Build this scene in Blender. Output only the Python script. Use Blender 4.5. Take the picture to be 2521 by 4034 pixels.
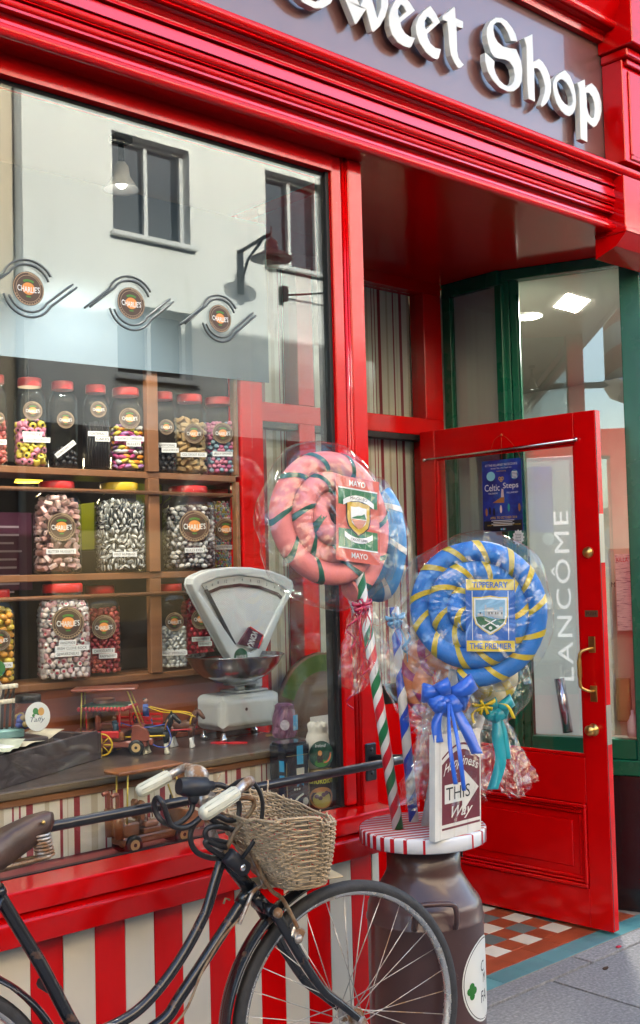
import bpy, math, random
from mathutils import Vector, Matrix, noise
random.seed(11)
for o in list(bpy.data.objects): bpy.data.objects.remove(o)
S = bpy.context.scene
COL = S.collection
R = math.radians
PI = math.pi

# ------------------------------------------------------------------ camera
cam = bpy.data.cameras.new('camera'); camo = bpy.data.objects.new('camera', cam); COL.objects.link(camo)
cam.sensor_fit = 'VERTICAL'; cam.sensor_height = 36.0; cam.lens = 36.0*4467.456/4034.0
cam.clip_start = 0.05; cam.clip_end = 500
YAW, PITCH, ROLL = 0.73637226, 0.05067435, 0.02504116
fw = Vector((math.sin(YAW)*math.cos(PITCH), math.cos(YAW)*math.cos(PITCH), math.sin(PITCH)))
rt = Vector((math.cos(YAW), -math.sin(YAW), 0)); dn = -rt.cross(fw)
r2 = math.cos(ROLL)*rt + math.sin(ROLL)*dn; d2 = -math.sin(ROLL)*rt + math.cos(ROLL)*dn
m = Matrix((( r2.x, -d2.x, -fw.x), (r2.y, -d2.y, -fw.y), (r2.z, -d2.z, -fw.z))).to_4x4()
camo.matrix_world = Matrix.Translation((0, -2.66, 1.5)) @ m
S.camera = camo
S.render.resolution_x = 640; S.render.resolution_y = 1024

# ------------------------------------------------------------------ sky, sun, exposure
SUN_EL = 24.0
w = bpy.data.worlds.new('World'); S.world = w; w.use_nodes = True
nt = w.node_tree; nt.nodes.clear()
wo = nt.nodes.new('ShaderNodeOutputWorld'); bg = nt.nodes.new('ShaderNodeBackground'); sky = nt.nodes.new('ShaderNodeTexSky')
sky.sky_type = 'NISHITA'; sky.sun_disc = False; sky.sun_elevation = R(SUN_EL); sky.sun_rotation = 0.0
sky.air_density = 1.0; sky.dust_density = 3.0; sky.ozone_density = 0.6
bg.inputs['Strength'].default_value = 0.13
nt.links.new(sky.outputs[0], bg.inputs['Color']); nt.links.new(bg.outputs[0], wo.inputs['Surface'])
sl = bpy.data.lights.new('sun', 'SUN'); slo = bpy.data.objects.new('sun', sl); COL.objects.link(slo)
sl.energy = 2.0; sl.angle = R(0.5); sl.color = (1.0, 0.975, 0.94)
slo.rotation_euler = (-R(90-SUN_EL), 0, 0); slo.location = (0, 20, 15)
S.view_settings.view_transform = 'Standard'; S.view_settings.look = 'None'
S.view_settings.exposure = 3.08; S.view_settings.gamma = 1.0; S.view_settings.use_curve_mapping = False
S.render.engine = 'CYCLES'
S.cycles.max_bounces = 6; S.cycles.transparent_max_bounces = 20; S.cycles.glossy_bounces = 3; S.cycles.diffuse_bounces = 1; S.cycles.transmission_bounces = 4
S.cycles.caustics_reflective = False; S.cycles.caustics_refractive = False

# ------------------------------------------------------------------ materials
MATS = {}
def srgb(h):
    h = h.lstrip('#'); v = [int(h[i:i+2], 16)/255 for i in (0, 2, 4)]
    return tuple((x/12.92 if x <= .04045 else ((x+.055)/1.055)**2.4) for x in v)
def mat(name, col, rough=.5, metal=0.0, coat=0.0, spec=.5, var=0.0, vscale=8.0, bump=0.0, bscale=60.0, col2=None, c2scale=12.0, c2lo=.55, c2hi=.7, emit=None, estr=0, trans=0, stretch=None, coat_rough=.05, rvar=0.0, sheen=0, ior=None, coat_ior=None, objvar=0.0):
    """Principled material: noise tint, optional second colour showing through in worn patches, bump."""
    if name in MATS: return MATS[name]
    M = bpy.data.materials.new(name); M.use_nodes = True; T = M.node_tree; N = T.nodes; L = T.links
    b = N['Principled BSDF']; MATS[name] = M
    b.inputs['Roughness'].default_value = rough; b.inputs['Metallic'].default_value = metal
    b.inputs['Coat Weight'].default_value = coat; b.inputs['Coat Roughness'].default_value = coat_rough
    b.inputs['Specular IOR Level'].default_value = spec
    if coat_ior: b.inputs['Coat IOR'].default_value = coat_ior
    if ior: b.inputs['IOR'].default_value = ior
    if trans: b.inputs['Transmission Weight'].default_value = trans
    if sheen: b.inputs['Sheen Weight'].default_value = sheen
    c = (*col[:3], 1)
    b.inputs['Base Color'].default_value = c
    tc = mp = None
    if var or col2 or bump or rvar:
        tc = N.new('ShaderNodeTexCoord'); mp = N.new('ShaderNodeMapping'); L.new(tc.outputs['Object'], mp.inputs[0])
        if stretch: mp.inputs['Scale'].default_value = stretch
    sock = None
    if var:
        n = N.new('ShaderNodeTexNoise'); n.inputs['Scale'].default_value = vscale; n.inputs['Detail'].default_value = 5; L.new(mp.outputs[0], n.inputs['Vector'])
        h = N.new('ShaderNodeHueSaturation'); h.inputs['Color'].default_value = c
        mr = N.new('ShaderNodeMapRange'); mr.inputs[1].default_value = .3; mr.inputs[2].default_value = .7; mr.inputs[3].default_value = 1-var; mr.inputs[4].default_value = 1+var
        L.new(n.outputs[0], mr.inputs[0]); L.new(mr.outputs[0], h.inputs['Value']); sock = h.outputs[0]
        L.new(sock, b.inputs['Base Color'])
    if objvar:
        oi = N.new('ShaderNodeObjectInfo'); ho = N.new('ShaderNodeHueSaturation'); ho.inputs['Color'].default_value = c
        if sock: L.new(sock, ho.inputs['Color'])
        mo = N.new('ShaderNodeMapRange'); mo.inputs[3].default_value = 1-objvar; mo.inputs[4].default_value = 1+objvar
        L.new(oi.outputs['Random'], mo.inputs[0]); L.new(mo.outputs[0], ho.inputs['Value']); sock = ho.outputs[0]; L.new(sock, b.inputs['Base Color'])
    if col2:
        n2 = N.new('ShaderNodeTexNoise'); n2.inputs['Scale'].default_value = c2scale; n2.inputs['Detail'].default_value = 8; n2.inputs['Roughness'].default_value = .65; L.new(mp.outputs[0], n2.inputs['Vector'])
        r_ = N.new('ShaderNodeMapRange'); r_.inputs[1].default_value = c2lo; r_.inputs[2].default_value = c2hi; L.new(n2.outputs[0], r_.inputs[0])
        mx = N.new('ShaderNodeMix'); mx.data_type = 'RGBA'; mx.inputs[6].default_value = c; mx.inputs[7].default_value = (*col2[:3], 1)
        if sock: L.new(sock, mx.inputs[6])
        L.new(r_.outputs[0], mx.inputs[0]); L.new(mx.outputs[2], b.inputs['Base Color'])
        rr = N.new('ShaderNodeMapRange'); rr.inputs[3].default_value = rough; rr.inputs[4].default_value = max(rough, .6); L.new(r_.outputs[0], rr.inputs[0]); L.new(rr.outputs[0], b.inputs['Roughness'])
        if metal:
            rm = N.new('ShaderNodeMapRange'); rm.inputs[3].default_value = metal; rm.inputs[4].default_value = 0; L.new(r_.outputs[0], rm.inputs[0]); L.new(rm.outputs[0], b.inputs['Metallic'])
    elif rvar:
        n3 = N.new('ShaderNodeTexNoise'); n3.inputs['Scale'].default_value = 5; n3.inputs['Detail'].default_value = 4; L.new(mp.outputs[0], n3.inputs['Vector'])
        rr = N.new('ShaderNodeMapRange'); rr.inputs[1].default_value = .35; rr.inputs[2].default_value = .65; rr.inputs[3].default_value = max(.02, rough-rvar); rr.inputs[4].default_value = rough+rvar; L.new(n3.outputs[0], rr.inputs[0]); L.new(rr.outputs[0], b.inputs['Roughness'])
    if bump:
        nb = N.new('ShaderNodeTexNoise'); nb.inputs['Scale'].default_value = bscale; nb.inputs['Detail'].default_value = 4; L.new(mp.outputs[0], nb.inputs['Vector'])
        bp = N.new('ShaderNodeBump'); bp.inputs['Strength'].default_value = bump; bp.inputs['Distance'].default_value = .004; L.new(nb.outputs[0], bp.inputs['Height']); L.new(bp.outputs[0], b.inputs['Normal'])
        if coat: L.new(bp.outputs[0], b.inputs['Coat Normal'])
    if emit:
        b.inputs['Emission Color'].default_value = (*emit[:3], 1); b.inputs['Emission Strength'].default_value = estr
    return M

def pane_mat(name, f0=.05, tint=(1, 1, 1), rough=0.0, bump=0.0, bscale=30, haze=0.0, hazecol=(.8, .85, .9)):
    """thin pane: straight-through light mixed with a mirror reflection by viewing angle (Schlick)"""
    if name in MATS: return MATS[name]
    M = bpy.data.materials.new(name); M.use_nodes = True; T = M.node_tree; N = T.nodes; L = T.links; N.clear(); MATS[name] = M
    out = N.new('ShaderNodeOutputMaterial'); tr = N.new('ShaderNodeBsdfTransparent'); gl = N.new('ShaderNodeBsdfGlossy'); mx = N.new('ShaderNodeMixShader')
    tr.inputs[0].default_value = (*tint, 1); gl.inputs['Color'].default_value = (.94, 1, .965, 1); gl.inputs['Roughness'].default_value = rough
    lw = N.new('ShaderNodeLayerWeight'); lw.inputs['Blend'].default_value = .5
    pw = N.new('ShaderNodeMath'); pw.operation = 'POWER'; pw.inputs[1].default_value = 5; L.new(lw.outputs['Facing'], pw.inputs[0])
    ma = N.new('ShaderNodeMath'); ma.operation = 'MULTIPLY_ADD'; ma.inputs[1].default_value = 1-f0; ma.inputs[2].default_value = f0; L.new(pw.outputs[0], ma.inputs[0])
    L.new(ma.outputs[0], mx.inputs[0]); L.new(gl.outputs[0], mx.inputs[2])
    if haze:
        df = N.new('ShaderNodeBsdfDiffuse'); df.inputs[0].default_value = (*hazecol, 1); m2 = N.new('ShaderNodeMixShader'); m2.inputs[0].default_value = haze
        L.new(tr.outputs[0], m2.inputs[1]); L.new(df.outputs[0], m2.inputs[2]); L.new(m2.outputs[0], mx.inputs[1])
    else: L.new(tr.outputs[0], mx.inputs[1])
    if bump:
        tc = N.new('ShaderNodeTexCoord'); nb = N.new('ShaderNodeTexNoise'); nb.inputs['Scale'].default_value = bscale; nb.inputs['Detail'].default_value = 3; L.new(tc.outputs['Object'], nb.inputs['Vector'])
        bp = N.new('ShaderNodeBump'); bp.inputs['Strength'].default_value = bump; bp.inputs['Distance'].default_value = .01; L.new(nb.outputs[0], bp.inputs['Height'])
        L.new(bp.outputs[0], gl.inputs['Normal']); L.new(bp.outputs[0], lw.inputs['Normal'])
    L.new(mx.outputs[0], out.inputs['Surface'])
    return M

def ramp_mat(name, expr, stops, rough=.6, coat=0.0, bump=0.0, bscale=200, spec=.5):
    """constant colour ramp over fract(expr); expr builds a scalar socket from object coordinates"""
    if name in MATS: return MATS[name]
    M = bpy.data.materials.new(name); M.use_nodes = True; T = M.node_tree; N = T.nodes; L = T.links; MATS[name] = M
    b = N['Principled BSDF']; b.inputs['Roughness'].default_value = rough; b.inputs['Coat Weight'].default_value = coat; b.inputs['Specular IOR Level'].default_value = spec
    tc = N.new('ShaderNodeTexCoord'); sp = N.new('ShaderNodeSeparateXYZ'); L.new(tc.outputs['Object'], sp.inputs[0])
    s = expr(N, L, sp)
    fr = N.new('ShaderNodeMath'); fr.operation = 'FRACT'; L.new(s, fr.inputs[0])
    cr = N.new('ShaderNodeValToRGB'); cr.color_ramp.interpolation = 'CONSTANT'; L.new(fr.outputs[0], cr.inputs[0])
    e = cr.color_ramp.elements
    while len(e) > 1: e.remove(e[-1])
    e[0].position = stops[0][0]; e[0].color = (*stops[0][1], 1)
    for p, c in stops[1:]:
        k = e.new(p); k.color = (*c, 1)
    L.new(cr.outputs[0], b.inputs['Base Color'])
    if bump:
        nb = N.new('ShaderNodeTexNoise'); nb.inputs['Scale'].default_value = bscale; L.new(tc.outputs['Object'], nb.inputs['Vector'])
        bp = N.new('ShaderNodeBump'); bp.inputs['Strength'].default_value = bump; bp.inputs['Distance'].default_value = .003; L.new(nb.outputs[0], bp.inputs['Height']); L.new(bp.outputs[0], b.inputs['Normal'])
    return M
def mth(N, L, op, a, b_):
    n = N.new('ShaderNodeMath'); n.operation = op
    for i, v in enumerate((a, b_)):
        if v is None: continue
        if isinstance(v, (int, float)): n.inputs[i].default_value = v
        else: L.new(v, n.inputs[i])
    return n.outputs[0]

# ------------------------------------------------------------------ mesh builder
class MB:
    def __init__(s): s.v = []; s.f = []; s.mi = []; s.cur = 0; s.sm = []; s.smooth = False
    def add(s, vs, fs, smooth=None):
        o = len(s.v); s.v += [tuple(p) for p in vs]
        for f in fs: s.f.append(tuple(i+o for i in f)); s.mi.append(s.cur); s.sm.append(s.smooth if smooth is None else smooth)
        return s
    def box(s, x0, x1, y0, y1, z0, z1, M=None):
        vs = [(x, y, z) for z in (z0, z1) for y in (y0, y1) for x in (x0, x1)]
        if M: vs = [M @ Vector(p) for p in vs]
        return s.add(vs, [(0, 2, 3, 1), (4, 5, 7, 6), (0, 1, 5, 4), (2, 6, 7, 3), (0, 4, 6, 2), (1, 3, 7, 5)], False)
    def cbox(s, x0, x1, y0, y1, z0, z1, c=.004, M=None):
        """box with chamfered edges (24 vertices)"""
        cx, cy, cz = (x0+x1)/2, (y0+y1)/2, (z0+z1)/2; hx, hy, hz = (x1-x0)/2, (y1-y0)/2, (z1-z0)/2
        c = min(c, hx*.9, hy*.9, hz*.9); V = {}; vs = []
        for sx in (-1, 1):
            for sy in (-1, 1):
                for sz in (-1, 1):
                    for a in range(3):
                        d = [hx-c, hy-c, hz-c]; d[a] += c
                        V[sx, sy, sz, a] = len(vs); vs.append((cx+sx*d[0], cy+sy*d[1], cz+sz*d[2]))
        fs = []
        for a in range(3):
            b_, c_ = (a+1) % 3, (a+2) % 3
            for sg in (-1, 1):
                q = []
                for (p, r_) in ((-1, -1), (1, -1), (1, 1), (-1, 1)):
                    k = [0, 0, 0]; k[a] = sg; k[b_] = p; k[c_] = r_; q.append(V[k[0], k[1], k[2], a])
                fs.append(q if sg > 0 else q[::-1])
        for a in range(3):      # edges running along axis a
            b_, c_ = (a+1) % 3, (a+2) % 3
            for p in (-1, 1):
                for r_ in (-1, 1):
                    k0 = [0, 0, 0]; k0[b_] = p; k0[c_] = r_; k1 = k0[:]; k0[a] = -1; k1[a] = 1
                    q = [V[(*k0, b_)], V[(*k1, b_)], V[(*k1, c_)], V[(*k0, c_)]]
                    fs.append(q if p*r_ < 0 else q[::-1])
        for sx in (-1, 1):
            for sy in (-1, 1):
                for sz in (-1, 1):
                    t = [V[sx, sy, sz, i] for i in range(3)]; fs.append(t if sx*sy*sz > 0 else t[::-1])
        if M: vs = [M @ Vector(p) for p in vs]
        return s.add(vs, fs, False)
    def tube(s, pts, r, n=8, closed=False, caps=True, up=None):
        pts = [Vector(p) for p in pts]; m_ = len(pts)
        rs = r if isinstance(r, (list, tuple)) else [r]*m_
        vs = []; fs = []; prev = None
        for i, p in enumerate(pts):
            if closed: t = pts[(i+1) % m_]-pts[i-1]
            else: t = pts[min(i+1, m_-1)]-pts[max(i-1, 0)]
            if t.length < 1e-9: t = Vector((0, 0, 1))
            t.normalize()
            if prev is None:
                a = Vector((0, 0, 1)) if abs(t.z) < .9 else Vector((1, 0, 0))
                if up is not None: a = Vector(up)
                x = t.cross(a).normalized()
            else:
                x = prev-t*prev.dot(t)
                if x.length < 1e-6: x = t.cross(Vector((0, 0, 1)))
                x.normalize()
            prev = x; y = t.cross(x)
            for k in range(n):
                a = 2*PI*k/n; vs.append(p+(x*math.cos(a)+y*math.sin(a))*rs[i])
        for i in range(m_ if closed else m_-1):
            j = (i+1) % m_
            for k in range(n): fs.append((i*n+k, i*n+(k+1) % n, j*n+(k+1) % n, j*n+k))
        s.add(vs, fs, True)
        if caps and not closed:
            o = len(s.v)-len(vs)
            s.f.append(tuple(o+k for k in range(n))[::-1]); s.f.append(tuple(o+(m_-1)*n+k for k in range(n))); s.mi += [s.cur]*2; s.sm += [False]*2
        return s
    def lathe(s, prof, n=24, c=(0, 0, 0), M=None, sq=0.0, smooth=True, caps=True):
        """profile [(r, z)] about z; sq>0 squares the section off"""
        vs = []; fs = []
        for r_, z in prof:
            for k in range(n):
                a = 2*PI*k/n; q = 1.0
                if sq:
                    q = (abs(math.cos(a))**(2+sq*8)+abs(math.sin(a))**(2+sq*8))**(-1/(2+sq*8))
                vs.append(Vector((c[0]+r_*q*math.cos(a), c[1]+r_*q*math.sin(a), c[2]+z)))
        for i in range(len(prof)-1):
            for k in range(n): fs.append((i*n+k, i*n+(k+1) % n, (i+1)*n+(k+1) % n, (i+1)*n+k))
        if M: vs = [M @ p for p in vs]
        s.add(vs, fs, smooth)
        if caps:
            o = len(s.v)-len(vs)
            if prof[0][0] > 1e-5: s.f.append(tuple(o+k for k in range(n))[::-1]); s.mi.append(s.cur); s.sm.append(False)
            if prof[-1][0] > 1e-5: s.f.append(tuple(o+(len(prof)-1)*n+k for k in range(n))); s.mi.append(s.cur); s.sm.append(False)
        return s
    def sphere(s, c, r, n=10, m_=6, sc=(1, 1, 1), M=None):
        prof = []; vs = []; fs = []
        for i in range(m_+1):
            t = PI*i/m_
            for k in range(n):
                a = 2*PI*k/n; p = Vector((r*sc[0]*math.sin(t)*math.cos(a), r*sc[1]*math.sin(t)*math.sin(a), -r*sc[2]*math.cos(t)))
                if M: p = M @ p
                vs.append(p+Vector(c))
        for i in range(m_):
            for k in range(n): fs.append((i*n+k, i*n+(k+1) % n, (i+1)*n+(k+1) % n, (i+1)*n+k))
        return s.add(vs, fs, True)
    def prism(s, poly, o, ux, uy, depth, holes=(), smooth=False):
        """polygon in the (ux, uy) plane at o, extruded by depth along ux x uy; concave outlines and holes allowed"""
        from mathutils.geometry import tessellate_polygon
        o = Vector(o); ux = Vector(ux); uy = Vector(uy); nrm = ux.cross(uy).normalized()
        loops = [list(poly)]+[list(h) for h in holes]; fl = [p for l in loops for p in l]
        P = lambda p, d: o+ux*p[0]+uy*p[1]+nrm*d
        n = len(fl); vs = [P(p, 0) for p in fl]+[P(p, depth) for p in fl]
        fs = []
        for t in tessellate_polygon([[Vector((p[0], p[1], 0)) for p in l] for l in loops]):
            a, b_, c_ = [fl[i] for i in t]
            if (b_[0]-a[0])*(c_[1]-a[1])-(b_[1]-a[1])*(c_[0]-a[0]) < 0: t = (t[0], t[2], t[1])
            fs.append((t[2], t[1], t[0])); fs.append(tuple(i+n for i in t))
        k = 0
        for li, l in enumerate(loops):
            ar = sum(l[i-1][0]*l[i][1]-l[i][0]*l[i-1][1] for i in range(len(l)))
            flip = (ar < 0) if li == 0 else (ar > 0)
            for i in range(len(l)):
                a, b_ = k+i, k+(i+1) % len(l); q = (a, b_, b_+n, a+n)
                fs.append(q[::-1] if flip else q)
            k += len(l)
        return s.add(vs, fs, smooth)
    def sweep(s, prof, path0, path1, a, b_, caps=True, smooth=False):
        """profile [(a, b)] swept straight from path0 to path1; a, b_ are the profile axes"""
        p0, p1, a, b_ = Vector(path0), Vector(path1), Vector(a), Vector(b_); n = len(prof)
        vs = [p0+a*x+b_*y for x, y in prof]+[p1+a*x+b_*y for x, y in prof]
        fs = [(i, (i+1) % n, (i+1) % n+n, i+n) for i in range(n)]
        if caps: fs += [tuple(range(n))[::-1], tuple(range(n, 2*n))]
        return s.add(vs, fs, smooth)
    def ribbon(s, pts, wv, width):
        """flat strip along pts, widened along wv (vector or list)"""
        vs = []; n = len(pts)
        for i, p in enumerate(pts):
            wd = wv[i] if isinstance(wv, list) else wv; ww = width[i] if isinstance(width, (list, tuple)) else width
            wd = Vector(wd).normalized()*ww/2; vs += [Vector(p)-wd, Vector(p)+wd]
        return s.add(vs, [(2*i, 2*i+1, 2*i+3, 2*i+2) for i in range(n-1)], True)
    def mesh(s, name, mats):
        me = bpy.data.meshes.new(name); me.from_pydata(s.v, [], s.f)
        for m_ in (mats if isinstance(mats, (list, tuple)) else [mats]): me.materials.append(m_)
        me.polygons.foreach_set('material_index', s.mi); me.polygons.foreach_set('use_smooth', s.sm); me.update(); return me
    def build(s, name, mats, parent=None, kind=None, local=False):
        return link(name, s.mesh(name, mats), parent, kind, local)
def link(name, me, parent=None, kind=None, local=False):
    o = bpy.data.objects.new(name, me); COL.objects.link(o)
    if parent is not None:
        o.parent = parent
        if not local: o.matrix_parent_inverse = wmat(parent).inverted()
    if kind: o['kind'] = kind
    return o
def wmat(o):
    m_ = Matrix.LocRotScale(o.location, o.rotation_euler, o.scale)
    return (wmat(o.parent) @ o.matrix_parent_inverse @ m_) if o.parent else m_
def tag(o, label, cat, group=None):
    o['label'] = label; o['category'] = cat
    if group: o['group'] = group
    return o
def thing(name, loc, label, cat, group=None, rz=0):
    o = bpy.data.objects.new(name, None); COL.objects.link(o); o.location = loc; o.rotation_euler = (0, 0, rz); o.empty_display_size = .05
    return tag(o, label, cat, group)
def struct(o): o['kind'] = 'structure'; return o
def copy_tree(o, parent=None):
    c = o.copy(); COL.objects.link(c); c.parent = parent
    for ch in list(o.children): copy_tree(ch, c)
    return c
def bevel(o, wd=.004, seg=2):
    b_ = o.modifiers.new('bevel', 'BEVEL'); b_.width = wd; b_.segments = seg; b_.limit_method = 'ANGLE'; b_.angle_limit = R(40); return o
TXT = {}
def text_geo(s_, shear=0.0, bold=0.0, res=3, space=1.0):
    """(verts, faces, width, height) of a flat line of lettering, 1 unit high caps, origin at its centre"""
    k = (s_, shear, bold, res, space)
    if k in TXT: return TXT[k]
    cu = bpy.data.curves.new('lettering', 'FONT'); cu.body = s_; cu.size = 1.0; cu.shear = shear; cu.offset = bold; cu.resolution_u = res; cu.space_character = space
    cu.align_x = 'CENTER'; cu.align_y = 'CENTER'
    o = bpy.data.objects.new('lettering', cu); COL.objects.link(o)
    me = bpy.data.meshes.new_from_object(o.evaluated_get(bpy.context.evaluated_depsgraph_get()))
    vs = [(v.co.x, v.co.y) for v in me.vertices]; fs = [tuple(p.vertices) for p in me.polygons]
    bpy.data.objects.remove(o); bpy.data.meshes.remove(me); bpy.data.curves.remove(cu)
    if vs:
        x0, x1 = min(p[0] for p in vs), max(p[0] for p in vs); y0, y1 = min(p[1] for p in vs), max(p[1] for p in vs)
    else: x0 = x1 = y0 = y1 = 0
    vs = [(x-(x0+x1)/2, y-(y0+y1)/2) for x, y in vs]
    TXT[k] = (vs, fs, max(x1-x0, 1e-6), max(y1-y0, 1e-6)); return TXT[k]
def put_text(mb, s_, c, ux, uy, w=None, h=None, fn=None, **kw):
    """lettering centred at c in the plane (ux, uy), fitted to width w and/or height h; fn bends the flat coordinates"""
    vs, fs, tw, th = text_geo(s_, **kw)
    kx = w/tw if w else h/th; ky = h/th if h else kx
    c = Vector(c); ux = Vector(ux).normalized(); uy = Vector(uy).normalized()
    P = []
    for x, y in vs:
        x, y = x*kx, y*ky
        if fn: x, y = fn(x, y)
        P.append(c+ux*x+uy*y)
    mb.add(P, fs, False)
def disc(mb, c, ux, uy, rx, ry=None, n=28, inner=0.0):
    c = Vector(c); ux = Vector(ux).normalized(); uy = Vector(uy).normalized(); ry = ry or rx
    p = [c+ux*rx*math.cos(2*PI*i/n)+uy*ry*math.sin(2*PI*i/n) for i in range(n)]
    if inner:
        q = [c+ux*rx*inner*math.cos(2*PI*i/n)+uy*ry*inner*math.sin(2*PI*i/n) for i in range(n)]
        mb.add(p+q, [(i, (i+1) % n, (i+1) % n+n, i+n) for i in range(n)], False)
    else: mb.add(p, [tuple(range(n))], False)
def quad(mb, c, ux, uy, w, h):
    c = Vector(c); ux = Vector(ux).normalized()*w/2; uy = Vector(uy).normalized()*h/2
    mb.add([c-ux-uy, c+ux-uy, c+ux+uy, c-ux+uy], [(0, 1, 2, 3)], False)
def bez(pts, n=12):
    """Catmull-Rom through the points"""
    P = [Vector(p) for p in pts]; out = []
    for i in range(len(P)-1):
        a, b_, c_, d_ = P[max(i-1, 0)], P[i], P[i+1], P[min(i+2, len(P)-1)]
        for k in range(n):
            t = k/n; out.append(.5*((2*b_)+(c_-a)*t+(2*a-5*b_+4*c_-d_)*t*t+(3*b_-a-3*c_+d_)*t**3))
    out.append(P[-1]); return out
X_, Y_, Z_ = Vector((1, 0, 0)), Vector((0, 1, 0)), Vector((0, 0, 1))


# ================================================================== materials of the place
RED = mat('red gloss paint', (.72, .001, .002), .13, spec=.45, coat=0, var=.10, vscale=3, bump=.05, bscale=36, stretch=(.25, 1, 1), col2=(.70, .24, .22), c2scale=70, c2lo=.735, c2hi=.75)
RED_GRAIN = mat('red gloss paint on grained wood', (.78, .001, .003), .18, spec=.7, coat=.8, var=.12, vscale=6, bump=.35, bscale=55, stretch=(.05, 1, 1), coat_rough=.14)
FASCIA = mat('brown gloss sign board', (.170, .078, .070), .30, coat=1.0, coat_ior=1.52, coat_rough=.02, var=.05, vscale=2)
WHITE = mat('white painted letters', (.86, .87, .84), .3, coat=.3, var=.02)
LETW = mat('off white letter paint', (.70, .70, .64), .3, coat=.2, var=.04)
CREAM = mat('cream gloss paint', (.80, .745, .64), .35, objvar=.04, coat=.3, var=.05, vscale=5, bump=.05, bscale=40, col2=(.5, .44, .34), c2scale=9, c2lo=.66, c2hi=.8)
RED_STRIPE = mat('red stripe paint', (.80, .001, .002), .22, objvar=.07, spec=.4, coat=0, var=.14, vscale=4, bump=.15, bscale=30, stretch=(1, 1, .25))
GASKET = mat('black rubber seal', (.012, .012, .013), .6)
BLACKGAP = mat('black paint and shade', (.01, .009, .009), .4)
MAROON = mat('maroon painted ledge', (.17, .035, .035), .45, var=.12, vscale=14, col2=(.06, .03, .03), c2scale=60, c2lo=.68, c2hi=.72)
GREEN = mat('dark green gloss paint', (.004, .115, .060), .28, spec=.35, coat=.1, var=.10, vscale=4, bump=.10, bscale=18, rvar=.06)
GLASS = pane_mat('shop window glass', .054, tint=(.97, .985, .975))
GLASS2 = pane_mat('door glass', .035, tint=(.96, .98, .975))
GRANITE = mat('grey granite paving', (.29, .278, .268), .75, objvar=.10, var=.35, vscale=90, col2=(.19, .185, .19), c2scale=60, c2lo=.45, c2hi=.72, bump=.3, bscale=250)
JOINT = mat('sandy mortar', (.045, .038, .032), .9, var=.3, vscale=60)
GROUT = mat('tile grout', (.30, .26, .22), .9, var=.2, vscale=60)
T_RED = mat('terracotta tile', (.36, .075, .030), .45, var=.12, vscale=12, bump=.08, bscale=120, objvar=.14)
T_WHITE = mat('cream tile', (.74, .70, .58), .4, var=.06, vscale=12, col2=(.5, .46, .36), c2scale=18, c2lo=.6, c2hi=.8, objvar=.06)
T_TEAL = mat('teal tile', (.095, .27, .28), .4, var=.10, vscale=9, bump=.06, bscale=120, objvar=.14)
T_GREY = mat('grey green tile', (.13, .20, .19), .45, var=.12, vscale=12, objvar=.14)
BRASS = mat('worn brass', (.70, .44, .14), .28, 1.0, col2=(.25, .14, .05), c2scale=40, c2lo=.6, c2hi=.8)
STEEL = mat('polished steel', (.75, .75, .74), .2, 1.0)
IRON = mat('black painted iron', (.014, .014, .017), .28, coat=.4, var=.2, vscale=30, bump=.35, bscale=35)
CR, TN, WR = (.74, .69, .58), (.55, .47, .34), (.30, .035, .045)
def wp_expr(N, L, sp): return mth(N, L, 'DIVIDE', sp.outputs['X'], .285)
WALLPAPER = ramp_mat('striped wallpaper', wp_expr, [(0, CR), (.02, WR), (.040, CR), (.092, WR), (.112, CR), (.165, WR), (.235, CR), (.36, TN), (.41, CR), (.52, WR), (.552, CR), (.60, TN), (.612, CR), (.675, WR), (.742, CR), (.865, TN), (.94, CR)], .75, bump=.15, bscale=400)

# ================================================================== sweet shop front
shop = thing('sweet_shop_front', (1.0, .5, 0), 'red painted sweet shop front with big display window and purple brown sign board', 'shop front')
XL, XR = -.9, 4.02
# --- cornice mouldings, one run each (y, z)
def arc(cy, cz, r_, a0, a1, n=8): return [(cy+r_*math.cos(R(a0+(a1-a0)*i/n)), cz+r_*math.sin(R(a0+(a1-a0)*i/n))) for i in range(n+1)]
def run(name, prof, m_=RED, x0=XL, x1=XR, par=None):
    b_ = MB(); b_.sweep(prof, (x0, 0, 0), (x1, 0, 0), Y_, Z_); o = b_.build(name, m_, par or shop); return o
run('cornice_core', [(.0, 2.862), (-.055, 2.862), (-.055, 3.15), (0, 3.155)])
run('bead_moulding', [(-.056, 2.856)]+arc(-.082, 2.873, .018, -90, -270, 12)[:13]+[(-.056, 2.891)])
run('fillet_moulding', [(-.056, 2.8915), (-.081, 2.8915), (-.079, 2.903), (-.056, 2.903)], RED_GRAIN)
run('cove_moulding', [(-.056, 2.9035), (-.070, 2.9035), (-.062, 2.911), (-.060, 2.920), (-.064, 2.928), (-.056, 2.929)])
run('fillet_moulding', [(-.056, 2.9295), (-.089, 2.9295), (-.086, 2.938), (-.056, 2.938)], RED_GRAIN)
run('roll_moulding', [(-.056, 2.9385)]+arc(-.078, 2.950, .0115, -90, -270, 8)+[(-.056, 2.962)])
run('fillet_moulding', [(-.056, 2.9625), (-.092, 2.9625), (-.090, 2.967), (-.056, 2.967)], RED_GRAIN)
run('roll_moulding', [(-.056, 2.9675)]+arc(-.086, 2.9805, .0125, -90, -270, 8)+[(-.056, 2.9935)])
run('flat_band', [(-.056, 2.994), (-.100, 2.994), (-.094, 3.030), (-.056, 3.030)], RED_GRAIN)
run('fillet_moulding', [(-.056, 3.036), (-.104, 3.036), (-.101, 3.046), (-.056, 3.046)], RED_GRAIN)
run('cove_moulding', [(-.056, 3.0465), (-.086, 3.0465), (-.088, 3.058), (-.096, 3.070), (-.110, 3.078), (-.056, 3.079)])
run('fillet_moulding', [(-.056, 3.0795), (-.126, 3.0795), (-.123, 3.087), (-.056, 3.087)], RED_GRAIN)
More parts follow.
